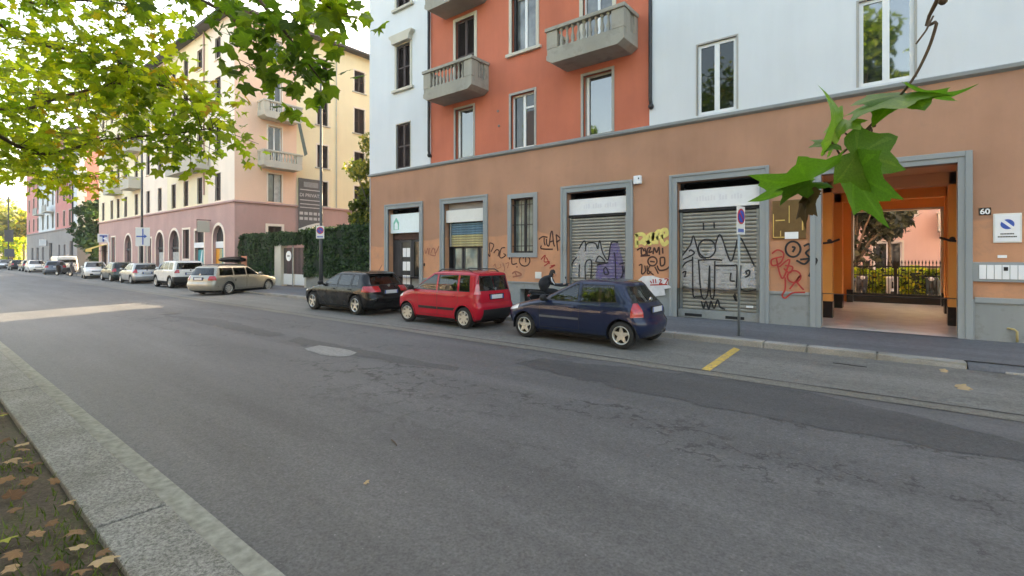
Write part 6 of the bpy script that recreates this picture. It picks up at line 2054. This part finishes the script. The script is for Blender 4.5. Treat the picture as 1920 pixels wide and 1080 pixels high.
for k in range(10):
    a = 2 * math.pi * k / 10 + .4
    d0 = Vector((math.cos(a), math.sin(a) if math.sin(a) < .3 else .3, 0))
    h = 5.5 + (k % 5) * 1.5
    off_boughs.append([Vector((-6.1, -.7, h)), Vector((-6.1, -.7, h + .5)) + d0 * 1.6, Vector((-6.1, -.7, h + .9)) + d0 * 3.0])
bm = MB()
leaves = []
def dress(path, dens, spread, size, rr, first=.25, droop=.25, tone_shift=0.0):
    """small twigs with leaves along a bough"""
    n = len(path)
    tot = sum((path[i + 1] - path[i]).length for i in range(n - 1))
    cnt = int(tot * dens)
    for _ in range(cnt):
        t = first + (1 - first) * rr.random()
        i = min(int(t * (n - 1)), n - 2)
        p = path[i].lerp(path[i + 1], rr.random())
        o = Vector((rr.gauss(0, 1), rr.gauss(0, 1), rr.gauss(-.1, .6)))
        if o.length > 2.2: o *= 2.2 / o.length
        o *= spread
        c = p + o
        if rr.random() < .3 and o.length > .12:
            bm.tube([p, p + o * .5 + Vector((0, 0, .03)), c], [.006, .004, .003], 4, cap=False)
        hue = rr.random()
        base = .5 + .22 * math.sin(c.x * 1.9 + c.z * 2.7) * math.sin(c.y * 1.7 + 1) + tone_shift
        for q in range(rr.choice((2, 3, 3, 4))):
            d = Vector((rr.gauss(0, 1), rr.gauss(0, 1), rr.gauss(-.55, .6)))
            d.normalize()
            nm = Vector((rr.gauss(0, .6), rr.gauss(0, .6), 1))
            s = size * rr.uniform(.65, 1.25)
            tone = min(1, max(0, base + rr.gauss(0, .16)))
            leaves.append((c + d * .04 + Vector((rr.gauss(0, .07), rr.gauss(0, .07), rr.gauss(0, .07))), d, nm, s, tone))
rr = random.Random(5)
radii = lambda n, r0: [r0 * (1 - i / (n - 1)) + .006 for i in range(n)]
for k, b in enumerate(boughs):
    P = smooth_path(b, 6)
    bm.tube(P, radii(len(P), .032 if k in (0, 2, 3, 6) else .024), 7)
    dens = (24, 20, 22, 9, 8, 6, 25, 20, 24, 18)[k]
    dress(P, dens, (.30, .30, .32, .22, .18, .16, .34, .34, .42, .42)[k], (.115, .115, .115, .12, .125, .125, .11, .11, .12, .12)[k], rr, .28 if k not in (4, 5) else .45, tone_shift=(.14, .16, .08, -.2, -.25, -.2, .1, -.02, .14, .16)[k])
nview = len(leaves)
for b in off_boughs:
    P = smooth_path(b, 4)
    bm.tube(P, radii(len(P), .07), 6)
    dress(P, 26, .7, .24, rr, .2)
crown = bm.build('crown', 'twig', T1)
# the leaves that show largest become leaves of their own
fw = Vector((-_s, _c, 0)); rt = Vector((_c, _s, 0))
def seen(p):
    d = p.dot(fw)
    if d < .3: return None
    x = 960 + 920 * p.dot(rt) / d; y = 481 - 920 * (p.z - EYE) / d
    return (x, y, d)
order = []
for i, lf in enumerate(leaves):
    s_ = seen(Vector(lf[0]))
    if s_ and -20 < s_[0] < 700 and -20 < s_[1] < 420:
        order.append((lf[3] / s_[2], i))
order.sort(reverse=True)
big = set(i for _, i in order[:280])
for i in big:
    leaf_obj(crown, *leaves[i], 'leaf')
crown_mass('foliage', 'leaf', crown, [l for i, l in enumerate(leaves) if i not in big])

# ------------------------------------------------------------ second plane tree, whose twig hangs close to the camera at the right
T2 = thing('plane_tree', 'plane tree whose single twig of large green leaves hangs close at upper right', 'tree', (3.6, -1.4, .05))
MB().tube(smooth_path([(3.6, -1.4, 0), (3.6, -1.4, 2), (3.5, -1.3, 4.5), (3.6, -1.2, 8), (3.5, -1.1, 11)], 3), radii(13, .32), 12).build('trunk', 'bark', T2, smooth=True)
D = 1.5
tw = MB()
twp = [Vector((3.5, -1.25, 4.6)), Vector((1.9, .2, 4.4)), Vector((.55, 1.5, 3.45)), A(1768, -20, D), A(1756, 45, D), A(1735, 105, D), A(1697, 168, D), A(1612, 255, D), A(1575, 290, D), A(1522, 316, D)]
tw.tube(smooth_path(twp, 5), [.05 - .045 * min(1, i / 16) if i < 16 else .0052 - .003 * (i - 16) / 30 for i in range(46)], 7)
for a, b in (((1750, 30), (1718, 82)), ((1575, 290), (1556, 262)), ((1607, 258), (1622, 266)), ((1600, 262), (1585, 250)), ((1632, 238), (1634, 248))):
    tw.tube([A(*a, D), A((a[0] + b[0]) / 2 + 2, (a[1] + b[1]) / 2 + 2, D), A(*b, D - .01)], .0028, 5)
crown2 = tw.build('crown', 'twig', T2, smooth=True)
for q in range(7):
    MB().ball(A(1612 + 5 * q + rr.uniform(-3, 3), 255 - 4.5 * q + rr.uniform(-3, 6), D - .004), rr.uniform(.003, .006), 6, 5).build('bud', 'twig', crown2)
MB().ball(A(1768, 2, D), .012, 8, 6).build('bud', 'twig', crown2)
# leaf: base pixel, tip pixel, depth of base and tip, facing (0 flat to camera .. 1 edge-on), size factor
def near_leaf(b, t, db, dt, tilt, s=1.0, tone=.4, var=0, roll=0.0):
    P0, P1 = A(*b, db), A(*t, dt)
    dv = P1 - P0
    view = (P0 - Vector((0, 0, EYE))).normalized()
    n = -view.copy()
    n = n - dv.normalized() * n.dot(dv.normalized()); n.normalize()
    n.rotate(Matrix.Rotation(tilt, 3, dv.normalized()))
    leaf_obj(crown2, P0, dv, n, dv.length * s / 1.04, tone, 'leaf_near', var=var)
near_leaf((1594, 286), (1700, 318), 1.46, 1.42, -.42, 1.0, .5, 0)       # broad leaf
near_leaf((1596, 312), (1650, 432), 1.50, 1.47, 1.12, 1.0, .15, 1)          # dark hanging leaf
near_leaf((1526, 336), (1414, 350), 1.48, 1.44, -1.16, .98, .4, 2)        # left leaf
near_leaf((1522, 340), (1452, 372), 1.46, 1.45, 1.1, .9, .12, 3)
near_leaf((1562, 272), (1576, 150), 1.50, 1.47, 1.42, 1.0, .65, 4)         # upright folded leaf
near_leaf((1562, 268), (1518, 272), 1.50, 1.50, 1.15, 1.0, .5, 1)
near_leaf((1590, 225), (1572, 250), 1.50, 1.47, .6, 1.1, .8, 2)
near_leaf((1680, 180), (1592, 222), 1.50, 1.46, 1.28, 1.0, .6, 0)
near_leaf((1702, 172), (1655, 200), 1.50, 1.46, .95, 1.35, .5, 3)
near_leaf((1712, 170), (1822, 188), 1.50, 1.40, 1.45, 1.0, .35, 4)
near_leaf((1514, 364), (1502, 432), 1.43, 1.43, 1.2, .95, 1.0, 1)           # withered brown leaf
near_leaf((1522, 364), (1498, 396), 1.42, 1.42, 1.0, .8, 1.0, 3)
lv2 = []
leaves_keep = leaves
leaves = lv2
bm2 = MB(); bm_keep = bm; bm = bm2
for k in range(12):
    a = 2 * math.pi * k / 12 + .2
    d0 = Vector((math.cos(a), math.sin(a) if math.sin(a) < .2 else .2, 0))
    if d0.x < -.3 and d0.y > .1: d0.y = -.2
    h = 4.8 + (k % 6) * 1.3
    P = smooth_path([Vector((3.55, -1.25, h)), Vector((3.55, -1.25, h + .5)) + d0 * 1.5, Vector((3.55, -1.25, h + .9)) + d0 * 2.9], 4)
    bm2.tube(P, radii(len(P), .07), 6)
    dress(P, 24, .65, .24, rr, .2)
bm2.build('bough', 'twig', T2)
crown_mass('foliage', 'leaf', crown2, [l for l in leaves if not (seen(Vector(l[0])) and -30 < seen(Vector(l[0]))[0] < 1950 and -40 < seen(Vector(l[0]))[1])])
leaves, bm = leaves_keep, bm_keep

# ------------------------------------------------------------ ordinary trees
def tree(label, x, y, h, cr, trunk_h, n, mat, seed, size=.3, squash=.8, cat='tree', name='tree', tones=(0, 1), gz=0.1):
    r = random.Random(seed)
    t = thing(name, label, cat, (x, y, gz))
    m = MB().tube(smooth_path([(x, y, gz), (x + .1, y, trunk_h * .6), (x + r.uniform(-.2, .2), y, trunk_h + (h - trunk_h) * .7)], 4), radii(9, max(.08, h * .02)), 8)
    clumps = []
    cz = trunk_h + (h - trunk_h) * .5
    for k in range(26):
        d = Vector((r.gauss(0, 1), r.gauss(0, 1), r.gauss(0, 1))).normalized() * (r.random() ** .4)
        c = Vector((x + d.x * cr, y + d.y * cr, cz + d.z * (h - trunk_h) * .5))
        clumps.append((c, cr * r.uniform(.25, .42), r.uniform(*tones)))
        m.tube([(x, y, trunk_h * .9), ((x + c.x) / 2, (y + c.y) / 2, (trunk_h + c.z) / 2 + .3), c], [h * .008, h * .005, h * .002], 5)
    m.build('trunk', 'bark', t, smooth=True)
    per = n // len(clumps)
    V, T = [], []
    pts = []
    for c, q, tn in clumps:
        for _ in range(per):
            d = Vector((r.gauss(0, 1), r.gauss(0, 1), r.gauss(0, .8)))
            d = d.normalized() * q * r.random() ** .35
            pts.append((c + d, tuple(d.normalized() * .8)))
    leafblob('crown', mat, t, pts, size, seed, tones)
    return t
tree('yellowing tree rising behind the hedge against the yellow wall', -22.9, 16.8, 8.7, 1.9, 2.6, 3000, 'leaf_tree', 31, .2, tones=(.3, 1))
tree('small dark tree low behind the hedge beside the corner house', -23.3, 16.3, 5.8, 1.2, 2.4, 1800, 'leaf_tree', 32, .2, tones=(0, .5))
tree('leafy green tree filling the gap between the red and the cream houses', -78, 15.9, 10.2, 2.8, 1.2, 3000, 'leaf_hedge', 33, .45, tones=(.3, 1))
tree('brownish shrub at the foot of the red house side wall', -80.5, 17.0, 6.0, 2.0, .6, 1500, 'leaf_tree', 34, .35)
tree('dark conifer with drooping branches seen through the passage', -2.3, 33, 9.5, 2.6, 1.2, 4200, 'leaf_conifer', 35, .3)
tree('bare-stemmed small tree behind the iron gate, right of the conifer', -.7, 34, 8.5, 1.6, 3.2, 1500, 'leaf_conifer', 36, .25)
far = [(-142, 15, 12, 'tall hazy tree at the far end of the street, nearest the red house'), (-160, 11.5, 14, 'tall pale green tree closing the far end of the street'), (-178, 16, 16, 'broad hazy tree at the very end of the street'),
       (-134, 13.6, 6, 'low bright green bush beneath the far hazy trees'), (-200, 12, 17, 'farthest hazy tree at the left edge of the picture'), (-255, 18, 18, 'faint tall tree behind the other far trees')]
for k, (x, y, h, lb) in enumerate(far):
    tree(lb, x, y, h, h * .42, h * .2, 1500, 'leaf_tree' if k != 3 else 'leaf', 40 + k, h * .07)

# ------------------------------------------------------------ verge: fallen leaves and grass
r6 = random.Random(9)
spots = [(20, 935), (60, 905), (140, 940), (20, 960), (75, 838), (40, 835), (10, 1012), (65, 1010), (190, 1055), (30, 1065), (35, 1040), (105, 910), (15, 865), (170, 995), (120, 1060), (210, 1035), (8, 780), (40, 770), (5, 830), (90, 985), (150, 1030), (60, 870), (12, 905)]
for k, (px, py) in enumerate(spots):
    x, y = onZ(px, py, .10)
    if y > .8: y = .76
    leaf_obj(None, Vector((x, y, .105 + r6.uniform(0, .02))), (r6.gauss(0, 1), r6.gauss(0, 1), r6.uniform(-.05, .2)), (r6.gauss(0, .25), r6.gauss(0, .25), 1), r6.uniform(.06, .105), r6.random() * .9 if k not in (6, 16) else 1.0, 'leaf_dry', 'fallen_leaf')
for k in range(40):
    x, y = r6.uniform(-16, -2), r6.uniform(-.6, .78)
    leaf_obj(None, Vector((x, y, .105)), (r6.gauss(0, 1), r6.gauss(0, 1), .1), (r6.gauss(0, .3), r6.gauss(0, .3), 1), r6.uniform(.05, .09), r6.random() * .8, 'leaf_dry', 'fallen_leaf')
for o in [o for o in COL.objects if o.name.startswith('fallen_leaf')]:
    tag(o, 'dry brown fallen leaf lying on the soil verge at lower left', 'leaf', 'fallen leaves on the verge')
for k, (px, py, lb) in enumerate(((1797, 729, 'pale dry leaf lying on the parking strip at right'), (1765, 697, 'small orange leaf on the parking strip below the gateway'), (685, 908, 'tiny pale scrap on the bare middle of the road'))):
    x, y = onZ(px, py)
    tag(leaf_obj(None, Vector((x, y, .022)), (1, .2, .1), (.1, -.3, 1), (.16, .10, .04)[k], .8, 'leaf_dry', 'dry_leaf'), lb, 'leaf')
x, y = onZ(740, 832)
tag(MB().tube([(x - .09, y + .03, .012), (x, y, .016), (x + .07, y - .03, .010)], .006, 5).build('twig_scrap', 'twig'), 'short dark twig lying on the bare road', 'twig')
gm = MB()
for k in range(2300):
    cx, cy = r6.choice([(-9, .5), (-6.2, .6), (-4.2, .72), (-3.6, .5), (-7.5, .2), (-12, .5), (-5, .1), (-16, .6), (-3.9, .84), (-10.5, .75)])
    x, y = cx + r6.gauss(0, .55), cy + r6.gauss(0, .2)
    if y > .82: continue
    h = r6.uniform(.02, .07)
    a = r6.uniform(0, 6.28)
    dx, dy = math.cos(a) * .006, math.sin(a) * .006
    lx, ly = r6.gauss(0, .025), r6.gauss(0, .025)
    gm.add([(x - dx, y - dy, .06), (x + dx, y + dy, .06), (x + lx, y + ly, .075 + h)], [(0, 1, 2)], r6.random())
tag(gm.build('grass', 'grass', tone=True, recalc=False), 'sparse short grass growing in the soil verge at lower left', 'grass', kind='stuff')

# ------------------------------------------------------------ street furniture
lx, ly = -23.6, 13.7
lp = thing('street_lamp', 'tall dark street lamp post with curved arm rising before the hedge', 'street lamp', (lx, ly, .12))
MB().tube([(lx, ly, .12), (lx, ly, 3.0), (lx, ly, 3.05), (lx, ly, 11.2)], [.105, .095, .075, .05], 12).build('post', 'pole_dark', lp, smooth=True)
arm = [(lx, ly, 11.1), (lx, ly, 11.7), (lx - .15, ly - .12, 12.1), (lx - .45, ly - .35, 12.35), (lx - .8, ly - .65, 12.45)]
MB().tube(smooth_path(arm, 4), .04, 8).build('arm', 'pole_dark', lp, smooth=True)
hd_ = MB()
hd_.add([(lx - .75, ly - .50, 12.38), (lx - .65, ly - .72, 12.38), (lx - 1.45, ly - 1.35, 12.42), (lx - 1.55, ly - 1.15, 12.42),
         (lx - .78, ly - .55, 12.52), (lx - .70, ly - .68, 12.52), (lx - 1.42, ly - 1.26, 12.55), (lx - 1.48, ly - 1.16, 12.55)],
        [(0, 1, 2, 3), (4, 5, 6, 7), (0, 1, 5, 4), (1, 2, 6, 5), (2, 3, 7, 6), (3, 0, 4, 7)])
hd_.build('lamp_head', 'shutter_dark', lp, bevel=.03)
MB().box(lx - 1.3, lx - .95, ly - 1.1, ly - .85, 12.36, 12.40).build('lens', 'clear_lens', lp)
def parking_sign(root, c, F, z0, z1, wd):
    MB().box(-wd / 2, wd / 2, 0, .012, z0, z1, F).build('plate', 'sign_cream', root, bevel=.006)
    zc = z1 - (z1 - z0) * .36
    R = min(wd * .44, (z1 - z0) * .3)
    for rad, mt, d in ((R, 'sign_red', .018), (R * .78, 'sign_blue', .022)):
        MB().prism([(rad * math.cos(2 * math.pi * k / 24), zc + rad * math.sin(2 * math.pi * k / 24)) for k in range(24)], .012, d, F).build('disc', mt, root)
    a = R * .68
    MB().prism([(-a, zc + a * .8), (-a * .8, zc + a), (a, zc - a * .8), (a * .8, zc - a)], .012, .026, F).build('bar', 'sign_red', root)
    for k in range(3):
        MB().box(-wd * .34 + k * wd * .24, -wd * .34 + k * wd * .24 + wd * .18, .012, .016, z0 + .05, z0 + .13, F).build('lettering', 'sign_blue', root)
s1 = thing('parking_sign', 'blue no-parking sign fixed to the tall street lamp post', 'sign', (lx, ly, 2.85))
nv = Vector((.62, -.78, 0)).normalized()
parking_sign(s1, None, Fac((lx + nv.x * .11, ly + nv.y * .11, 0), (-nv.y, nv.x, 0), nv), 2.85, 3.5, .42)
s2 = thing('parking_sign', 'narrow no-parking sign on a thin grey pole before the fourth shutter', 'sign', (-2.93, 11.95, .12))
MB().tube([(-2.93, 11.95, .12), (-2.93, 11.95, 3.05)], .03, 10).build('pole', 'galvanised', s2, smooth=True)
nv = Vector((.985, -.19, 0)).normalized()
parking_sign(s2, None, Fac((-2.93 + nv.x * .035, 11.95 + nv.y * .035, 0), (-nv.y, nv.x, 0), nv), 2.42, 3.06, .40)
# second lamp and the direction board further on
l2 = thing('street_lamp', 'thin distant lamp post in front of the cream facade', 'street lamp', (-47.6, 12.2, .12))
MB().tube([(-47.6, 12.2, .12), (-47.6, 12.2, 6), (-47.6, 12.2, 17.5)], [.1, .08, .05], 8).build('post', 'pole_dark', l2, smooth=True)
MB().tube(smooth_path([(-47.6, 12.2, 17.4), (-47.9, 11.9, 18), (-48.6, 11.2, 18.2)], 4), .04, 6).build('arm', 'pole_dark', l2)
ds = thing('direction_sign', 'square white direction board with blue arrows before the arches', 'sign', (-46.9, 12.3, .12))
nv = Vector((.9, -.43, 0)).normalized()
FD = Fac((-46.6, 12.0, 0), (-nv.y, nv.x, 0), nv)
MB().box(-.46, .46, 0, .03, 2.75, 4.2, FD).build('board', 'sign_cream', ds)
MB().box(-.03, .05, .03, .04, 2.85, 4.1, FD).build('arrow', 'sign_blue', ds)
MB().prism([(-.4, 3.44), (.1, 3.44), (.1, 3.34), (.28, 3.5), (.1, 3.66), (.1, 3.54), (-.4, 3.54)], .04, .05, FD).build('arrow', 'sign_blue', ds)
for u in (-.2, .2):
    MB().tube([FD.p(u, -.03, .12), FD.p(u, -.03, 4.15)], .035, 6).build('post', 'galvanised', ds)
ob = thing('notice_board', 'small orange notice board standing before the mauve wall and hedge', 'sign', (-32.6, 13.7, .12))
MB().box(-33.0, -32.2, 13.68, 13.72, 1.15, 1.95).build('board', 'orange_board', ob)
for u in (-33.0, -32.2):
    MB().tube([(u, 13.7, .12), (u, 13.7, 2.0)], .025, 6).build('post', 'bark', ob)
tl = thing('traffic_board', 'dark blue roadside board at the far left end of the street', 'sign', (-118, 11.6, .12))
MB().box(-118.1, -118, 11.2, 12.3, 4.4, 6.4).build('board', 'sign_grey', tl)
MB().box(-118.1, -118, 11.2, 12.4, 1.9, 3.2).build('board', 'paint_steel', tl)
MB().tube([(-118.1, 11.7, .1), (-118.1, 11.7, 12)], .09, 6).build('post', 'pole_dark', tl)
yp = thing('marker_post', 'slim yellow marker post at the far left end of the parked row', 'post', (-104, 11.9, .12))
MB().tube([(-104, 11.9, .12), (-104, 11.9, 3.6)], .12, 8).build('post', 'paint_yellow', yp)
MB().tube([(-104, 11.9, 3.6), (-104, 11.9, 3.7)], .14, 8).build('cap', 'paint_white', yp)
bl = thing('bollard', 'thin white hooped pole standing between the far parked cars and arches', 'post', (-58.4, 12.4, .12))
MB().tube([(-58.4, 12.4, .12), (-58.4, 12.4, 3.2), (-58.5, 12.3, 3.5), (-58.8, 12.1, 3.62)], .06, 8).build('pole', 'sign_white', bl)
MB().ball((-58.4, 12.4, .2), (.14, .14, .1), 8, 6).build('foot', 'concrete', bl)

# ------------------------------------------------------------ scooters
def scooter(label, x, y, rz, paintm, screen=True, group=None, z=.125):
    """faces local +x"""
    t = thing('scooter', label, 'scooter', (x, y, z), rz, group)
    B = lambda m, n, mt, **k: m.build(n, mt, t, local=True, **k)
    for wx_ in (-.62, .66):
        m = MB().lathe([(.13, -.05), (.22, -.055), (.245, -.02), (.245, .02), (.22, .055), (.13, .05)], (wx_, 0, .245), 'y', 20)
        w_ = B(m, 'wheel', 'tyre', smooth=True)
        MB().lathe([(0, -.03), (.13, -.045), (.13, .045), (0, .03)], (wx_, 0, .245), 'y', 14).build('rim', 'alloy', w_, local=True)
    B(MB().prism([(-.95, .62), (-.80, .40), (-.30, .30), (.30, .26), (.36, .34), (-.05, .40), (-.18, .72), (-.85, .76)], -.15, .15, Fac((0, 0, 0), (1, 0, 0), (0, 1, 0))), 'body', paintm, bevel=.05)
    B(MB().prism([(-.95, .76), (-.9, .84), (-.35, .80), (-.12, .76), (-.16, .71)], -.14, .14, Fac((0, 0, 0), (1, 0, 0), (0, 1, 0))), 'seat', 'black', bevel=.04)
    B(MB().prism([(.30, .28), (.44, .34), (.62, .95), (.56, 1.0), (.46, .96)], -.2, .2, Fac((0, 0, 0), (1, 0, 0), (0, 1, 0))), 'leg_shield', paintm, bevel=.05)
    B(MB().tube([(.52, 0, .95), (.58, 0, .6), (.66, 0, .25)], .03, 8), 'fork', 'dark_metal')
    B(MB().prism([(.44, .5), (.66, .52), (.9, .42), (.66, .48), (.46, .42)], -.06, .06, Fac((0, 0, 0), (1, 0, 0), (0, 1, 0))), 'mudguard', paintm, bevel=.02)
    B(MB().tube([(.42, -.34, 1.02), (.5, -.2, 1.04), (.53, 0, 1.02), (.5, .2, 1.04), (.42, .34, 1.02)], .02, 8), 'handlebar', 'black')
    B(MB().ball((.62, 0, .92), (.06, .09, .08), 10, 7), 'headlamp', 'clear_lens', smooth=True)
    B(MB().ball((-.95, 0, .66), (.04, .1, .05), 8, 6), 'tail_lamp', 'red_lens', smooth=True)
    for s_ in (-1, 1):
        m_ = B(MB().tube([(.47, s_ * .25, 1.04), (.46, s_ * .3, 1.22)], .007, 5), 'mirror_stalk', 'black')
        MB().ball((.46, s_ * .33, 1.25), (.02, .07, .045), 10, 6).build('mirror', 'black', m_, smooth=True, local=True)
    if screen:
        B(MB().add([(.60, -.17, .98), (.60, .17, .98), (.50, .14, 1.38), (.50, -.14, 1.38)], [(0, 1, 2, 3)]), 'windscreen', 'car_glass', recalc=False)
    B(MB().tube([(-.1, .2, .35), (-.12, .3, .02)], .012, 5), 'stand', 'dark_metal')
    B(MB().tube([(-.9, -.2, .32), (-.35, -.2, .28)], [.055, .04], 8), 'exhaust', 'dark_metal', smooth=True)
    return t
scooter('black scooter on the pavement with a seated rider, behind the blue hatchback', -8.45, 12.75, .85, 'paint_black', False).scale = (.9, .9, .9)
scooter('white scooter facing out behind the middle of the iron gate', -.35, 25.4, -1.57, 'paint_white', False)
scooter('dark scooter behind the left end of the iron gate', -1.5, 25.6, -1.3, 'paint_grey', True)
scooter('dark green scooter behind the right end of the iron gate', .95, 25.6, -1.75, 'paint_dgreen', True)
scooter('black motor scooter at the left of the far parked pair', -66.2, 10.4, -2.6, 'paint_black', True, 'motorcycles among the parked cars', .01)
scooter('grey motor scooter at the right of the far parked pair', -62.6, 10.9, -2.4, 'paint_grey', True, 'motorcycles among the parked cars', .01)

# ------------------------------------------------------------ rider seated on the pavement scooter
def skinned(name, joints, edges, mat, parent, sub=2, root=0):
    me = bpy.data.meshes.new(name)
    me.from_pydata([j[:3] for j in joints], edges, [])
    ob = put(name, me, mat, parent, local=True)
    md = ob.modifiers.new('skin', 'SKIN')
    md.use_smooth_shade = True
    sv = me.skin_vertices[0].data
    for i, j in enumerate(joints):
        q = j[3]
        sv[i].radius = q if isinstance(q, tuple) else (q, q)
        sv[i].use_root = (i == root)
    s_ = ob.modifiers.new('round', 'SUBSURF')
    s_.levels = s_.render_levels = sub
    return ob
pr = thing('person', 'rider in black jacket with pale sleeve stripe, hunched over on the pavement scooter', 'person', (-8.45, 12.75, .125), .85)
J = [(-.42, 0, .86, (.24, .21)), (-.43, 0, 1.0, (.26, .23)), (-.37, 0, 1.15, (.26, .22)), (-.24, 0, 1.26, (.18, .15)), (-.15, 0, 1.33, .055), (-.10, 0, 1.38, .055),
     (-.22, -.19, 1.28, .065), (-.12, -.30, 1.05, .05), (.14, -.30, 1.0, .04), (.36, -.30, 1.03, .032), (-.22, .19, 1.28, .065), (-.12, .30, 1.05, .05), (.14, .30, 1.0, .04), (.36, .30, 1.03, .032),
     (-.36, -.11, .82, .10), (.06, -.17, .80, .085), (.12, -.17, .40, .055), (.20, -.17, .34, .045), (.34, -.17, .33, .04), (-.36, .11, .82, .10), (.06, .17, .80, .085), (.12, .17, .40, .055), (.20, .17, .34, .045), (.34, .17, .33, .04)]
E_ = [(0, 1), (1, 2), (2, 3), (3, 4), (4, 5), (3, 6), (6, 7), (7, 8), (8, 9), (3, 10), (10, 11), (11, 12), (12, 13), (0, 14), (14, 15), (15, 16), (16, 17), (17, 18), (0, 19), (19, 20), (20, 21), (21, 22), (22, 23)]
body = skinned('body', J, E_, 'cloth_black', pr)
HZ = -.09
hm = MB().ball((-.08, 0, 1.50 + HZ), (.095, .08, .115), 16, 12)
hm.ball((.015, 0, 1.485 + HZ), (.02, .015, .02), 8, 6)
head = hm.build('head', 'skin', pr, smooth=True, local=True)
MB().ball((.0, -.032, 1.515 + HZ), (.012, .014, .009), 8, 6).build('eye', 'cloth_white', head, smooth=True, local=True)
MB().ball((.0, .032, 1.515 + HZ), (.012, .014, .009), 8, 6).build('eye', 'cloth_white', head, smooth=True, local=True)
MB().ball((.004, 0, 1.445 + HZ), (.01, .026, .008), 8, 6).build('mouth', 'spray_red', head, smooth=True, local=True)
for s_ in (-1, 1):
    MB().ball((-.09, s_ * .082, 1.495 + HZ), (.022, .012, .03), 8, 6).build('ear', 'skin', head, smooth=True, local=True)
hr = MB().ball((-.105, 0, 1.525 + HZ), (.105, .095, .12), 16, 12)
hr.ball((-.17, 0, 1.42 + HZ), (.07, .085, .15), 14, 10)
hr.build('hair', 'hair', pr, smooth=True, local=True)
MB().tube([(-.21, -.235, 1.29), (-.2, -.29, 1.17), (-.12, -.345, 1.06)], [.018, .026, .018], 8).build('sleeve_stripe', 'cloth_white', pr, smooth=True, local=True)
pr.scale = (.9, .9, .9)
for s_ in (-1, 1):
    m = MB().ball((.40, s_ * .30, 1.03), (.045, .04, .022), 10, 7)
    for q in range(4):
        yq = s_ * (.27 + .02 * q)
        m.tube([(.42, yq, 1.045), (.455, yq, 1.035), (.46, yq, 1.005), (.44, yq, .995)], [.0095, .009, .0085, .007], 6)
    m.tube([(.39, s_ * .265, 1.02), (.41, s_ * .25, 1.0), (.435, s_ * .25, .995)], [.011, .010, .008], 6)
    m.build('hand', 'skin', pr, smooth=True, local=True)

# ------------------------------------------------------------ avenue trees across the verge (they show in the window panes)
for k, (x, y, h) in enumerate(((-14, -9, 17), (-3.0, -9.5, 18), (7, -9.5, 17), (-25, -9, 16))):
    tree(('broad plane tree behind the camera, reflected in the red facade windows', 'tall plane tree behind the camera, reflected in the white facade windows', 'plane tree behind the camera at right, reflected in the last window', 'plane tree behind the camera at left, reflected in the far shutters')[k],
         x, y, h, 4.3, 4.5, 5200, 'leaf', 60 + k, .5, tones=(0, .6))

# ------------------------------------------------------------ hazy autumn air over the whole street
hz = MB().box(-430, 120, -120, 120, -1.06, 26.5).build('haze', None)
hm_ = bpy.data.materials.new('haze')
hm_.use_nodes = True
for n_ in list(hm_.node_tree.nodes):
    if n_.type != 'OUTPUT_MATERIAL': hm_.node_tree.nodes.remove(n_)
pv = hm_.node_tree.nodes.new('ShaderNodeVolumePrincipled')
pv.inputs['Color'].default_value = (0.95, 0.97, 1.0, 1)
pv.inputs['Density'].default_value = 0.0005
pv.inputs['Anisotropy'].default_value = 0.35
hm_.node_tree.links.new(pv.outputs[0], hm_.node_tree.nodes['Material Output'].inputs['Volume'])
hz.data.materials.append(hm_)
tag(hz, 'thin pale haze brightening the far left end of the street', 'haze', kind='stuff')
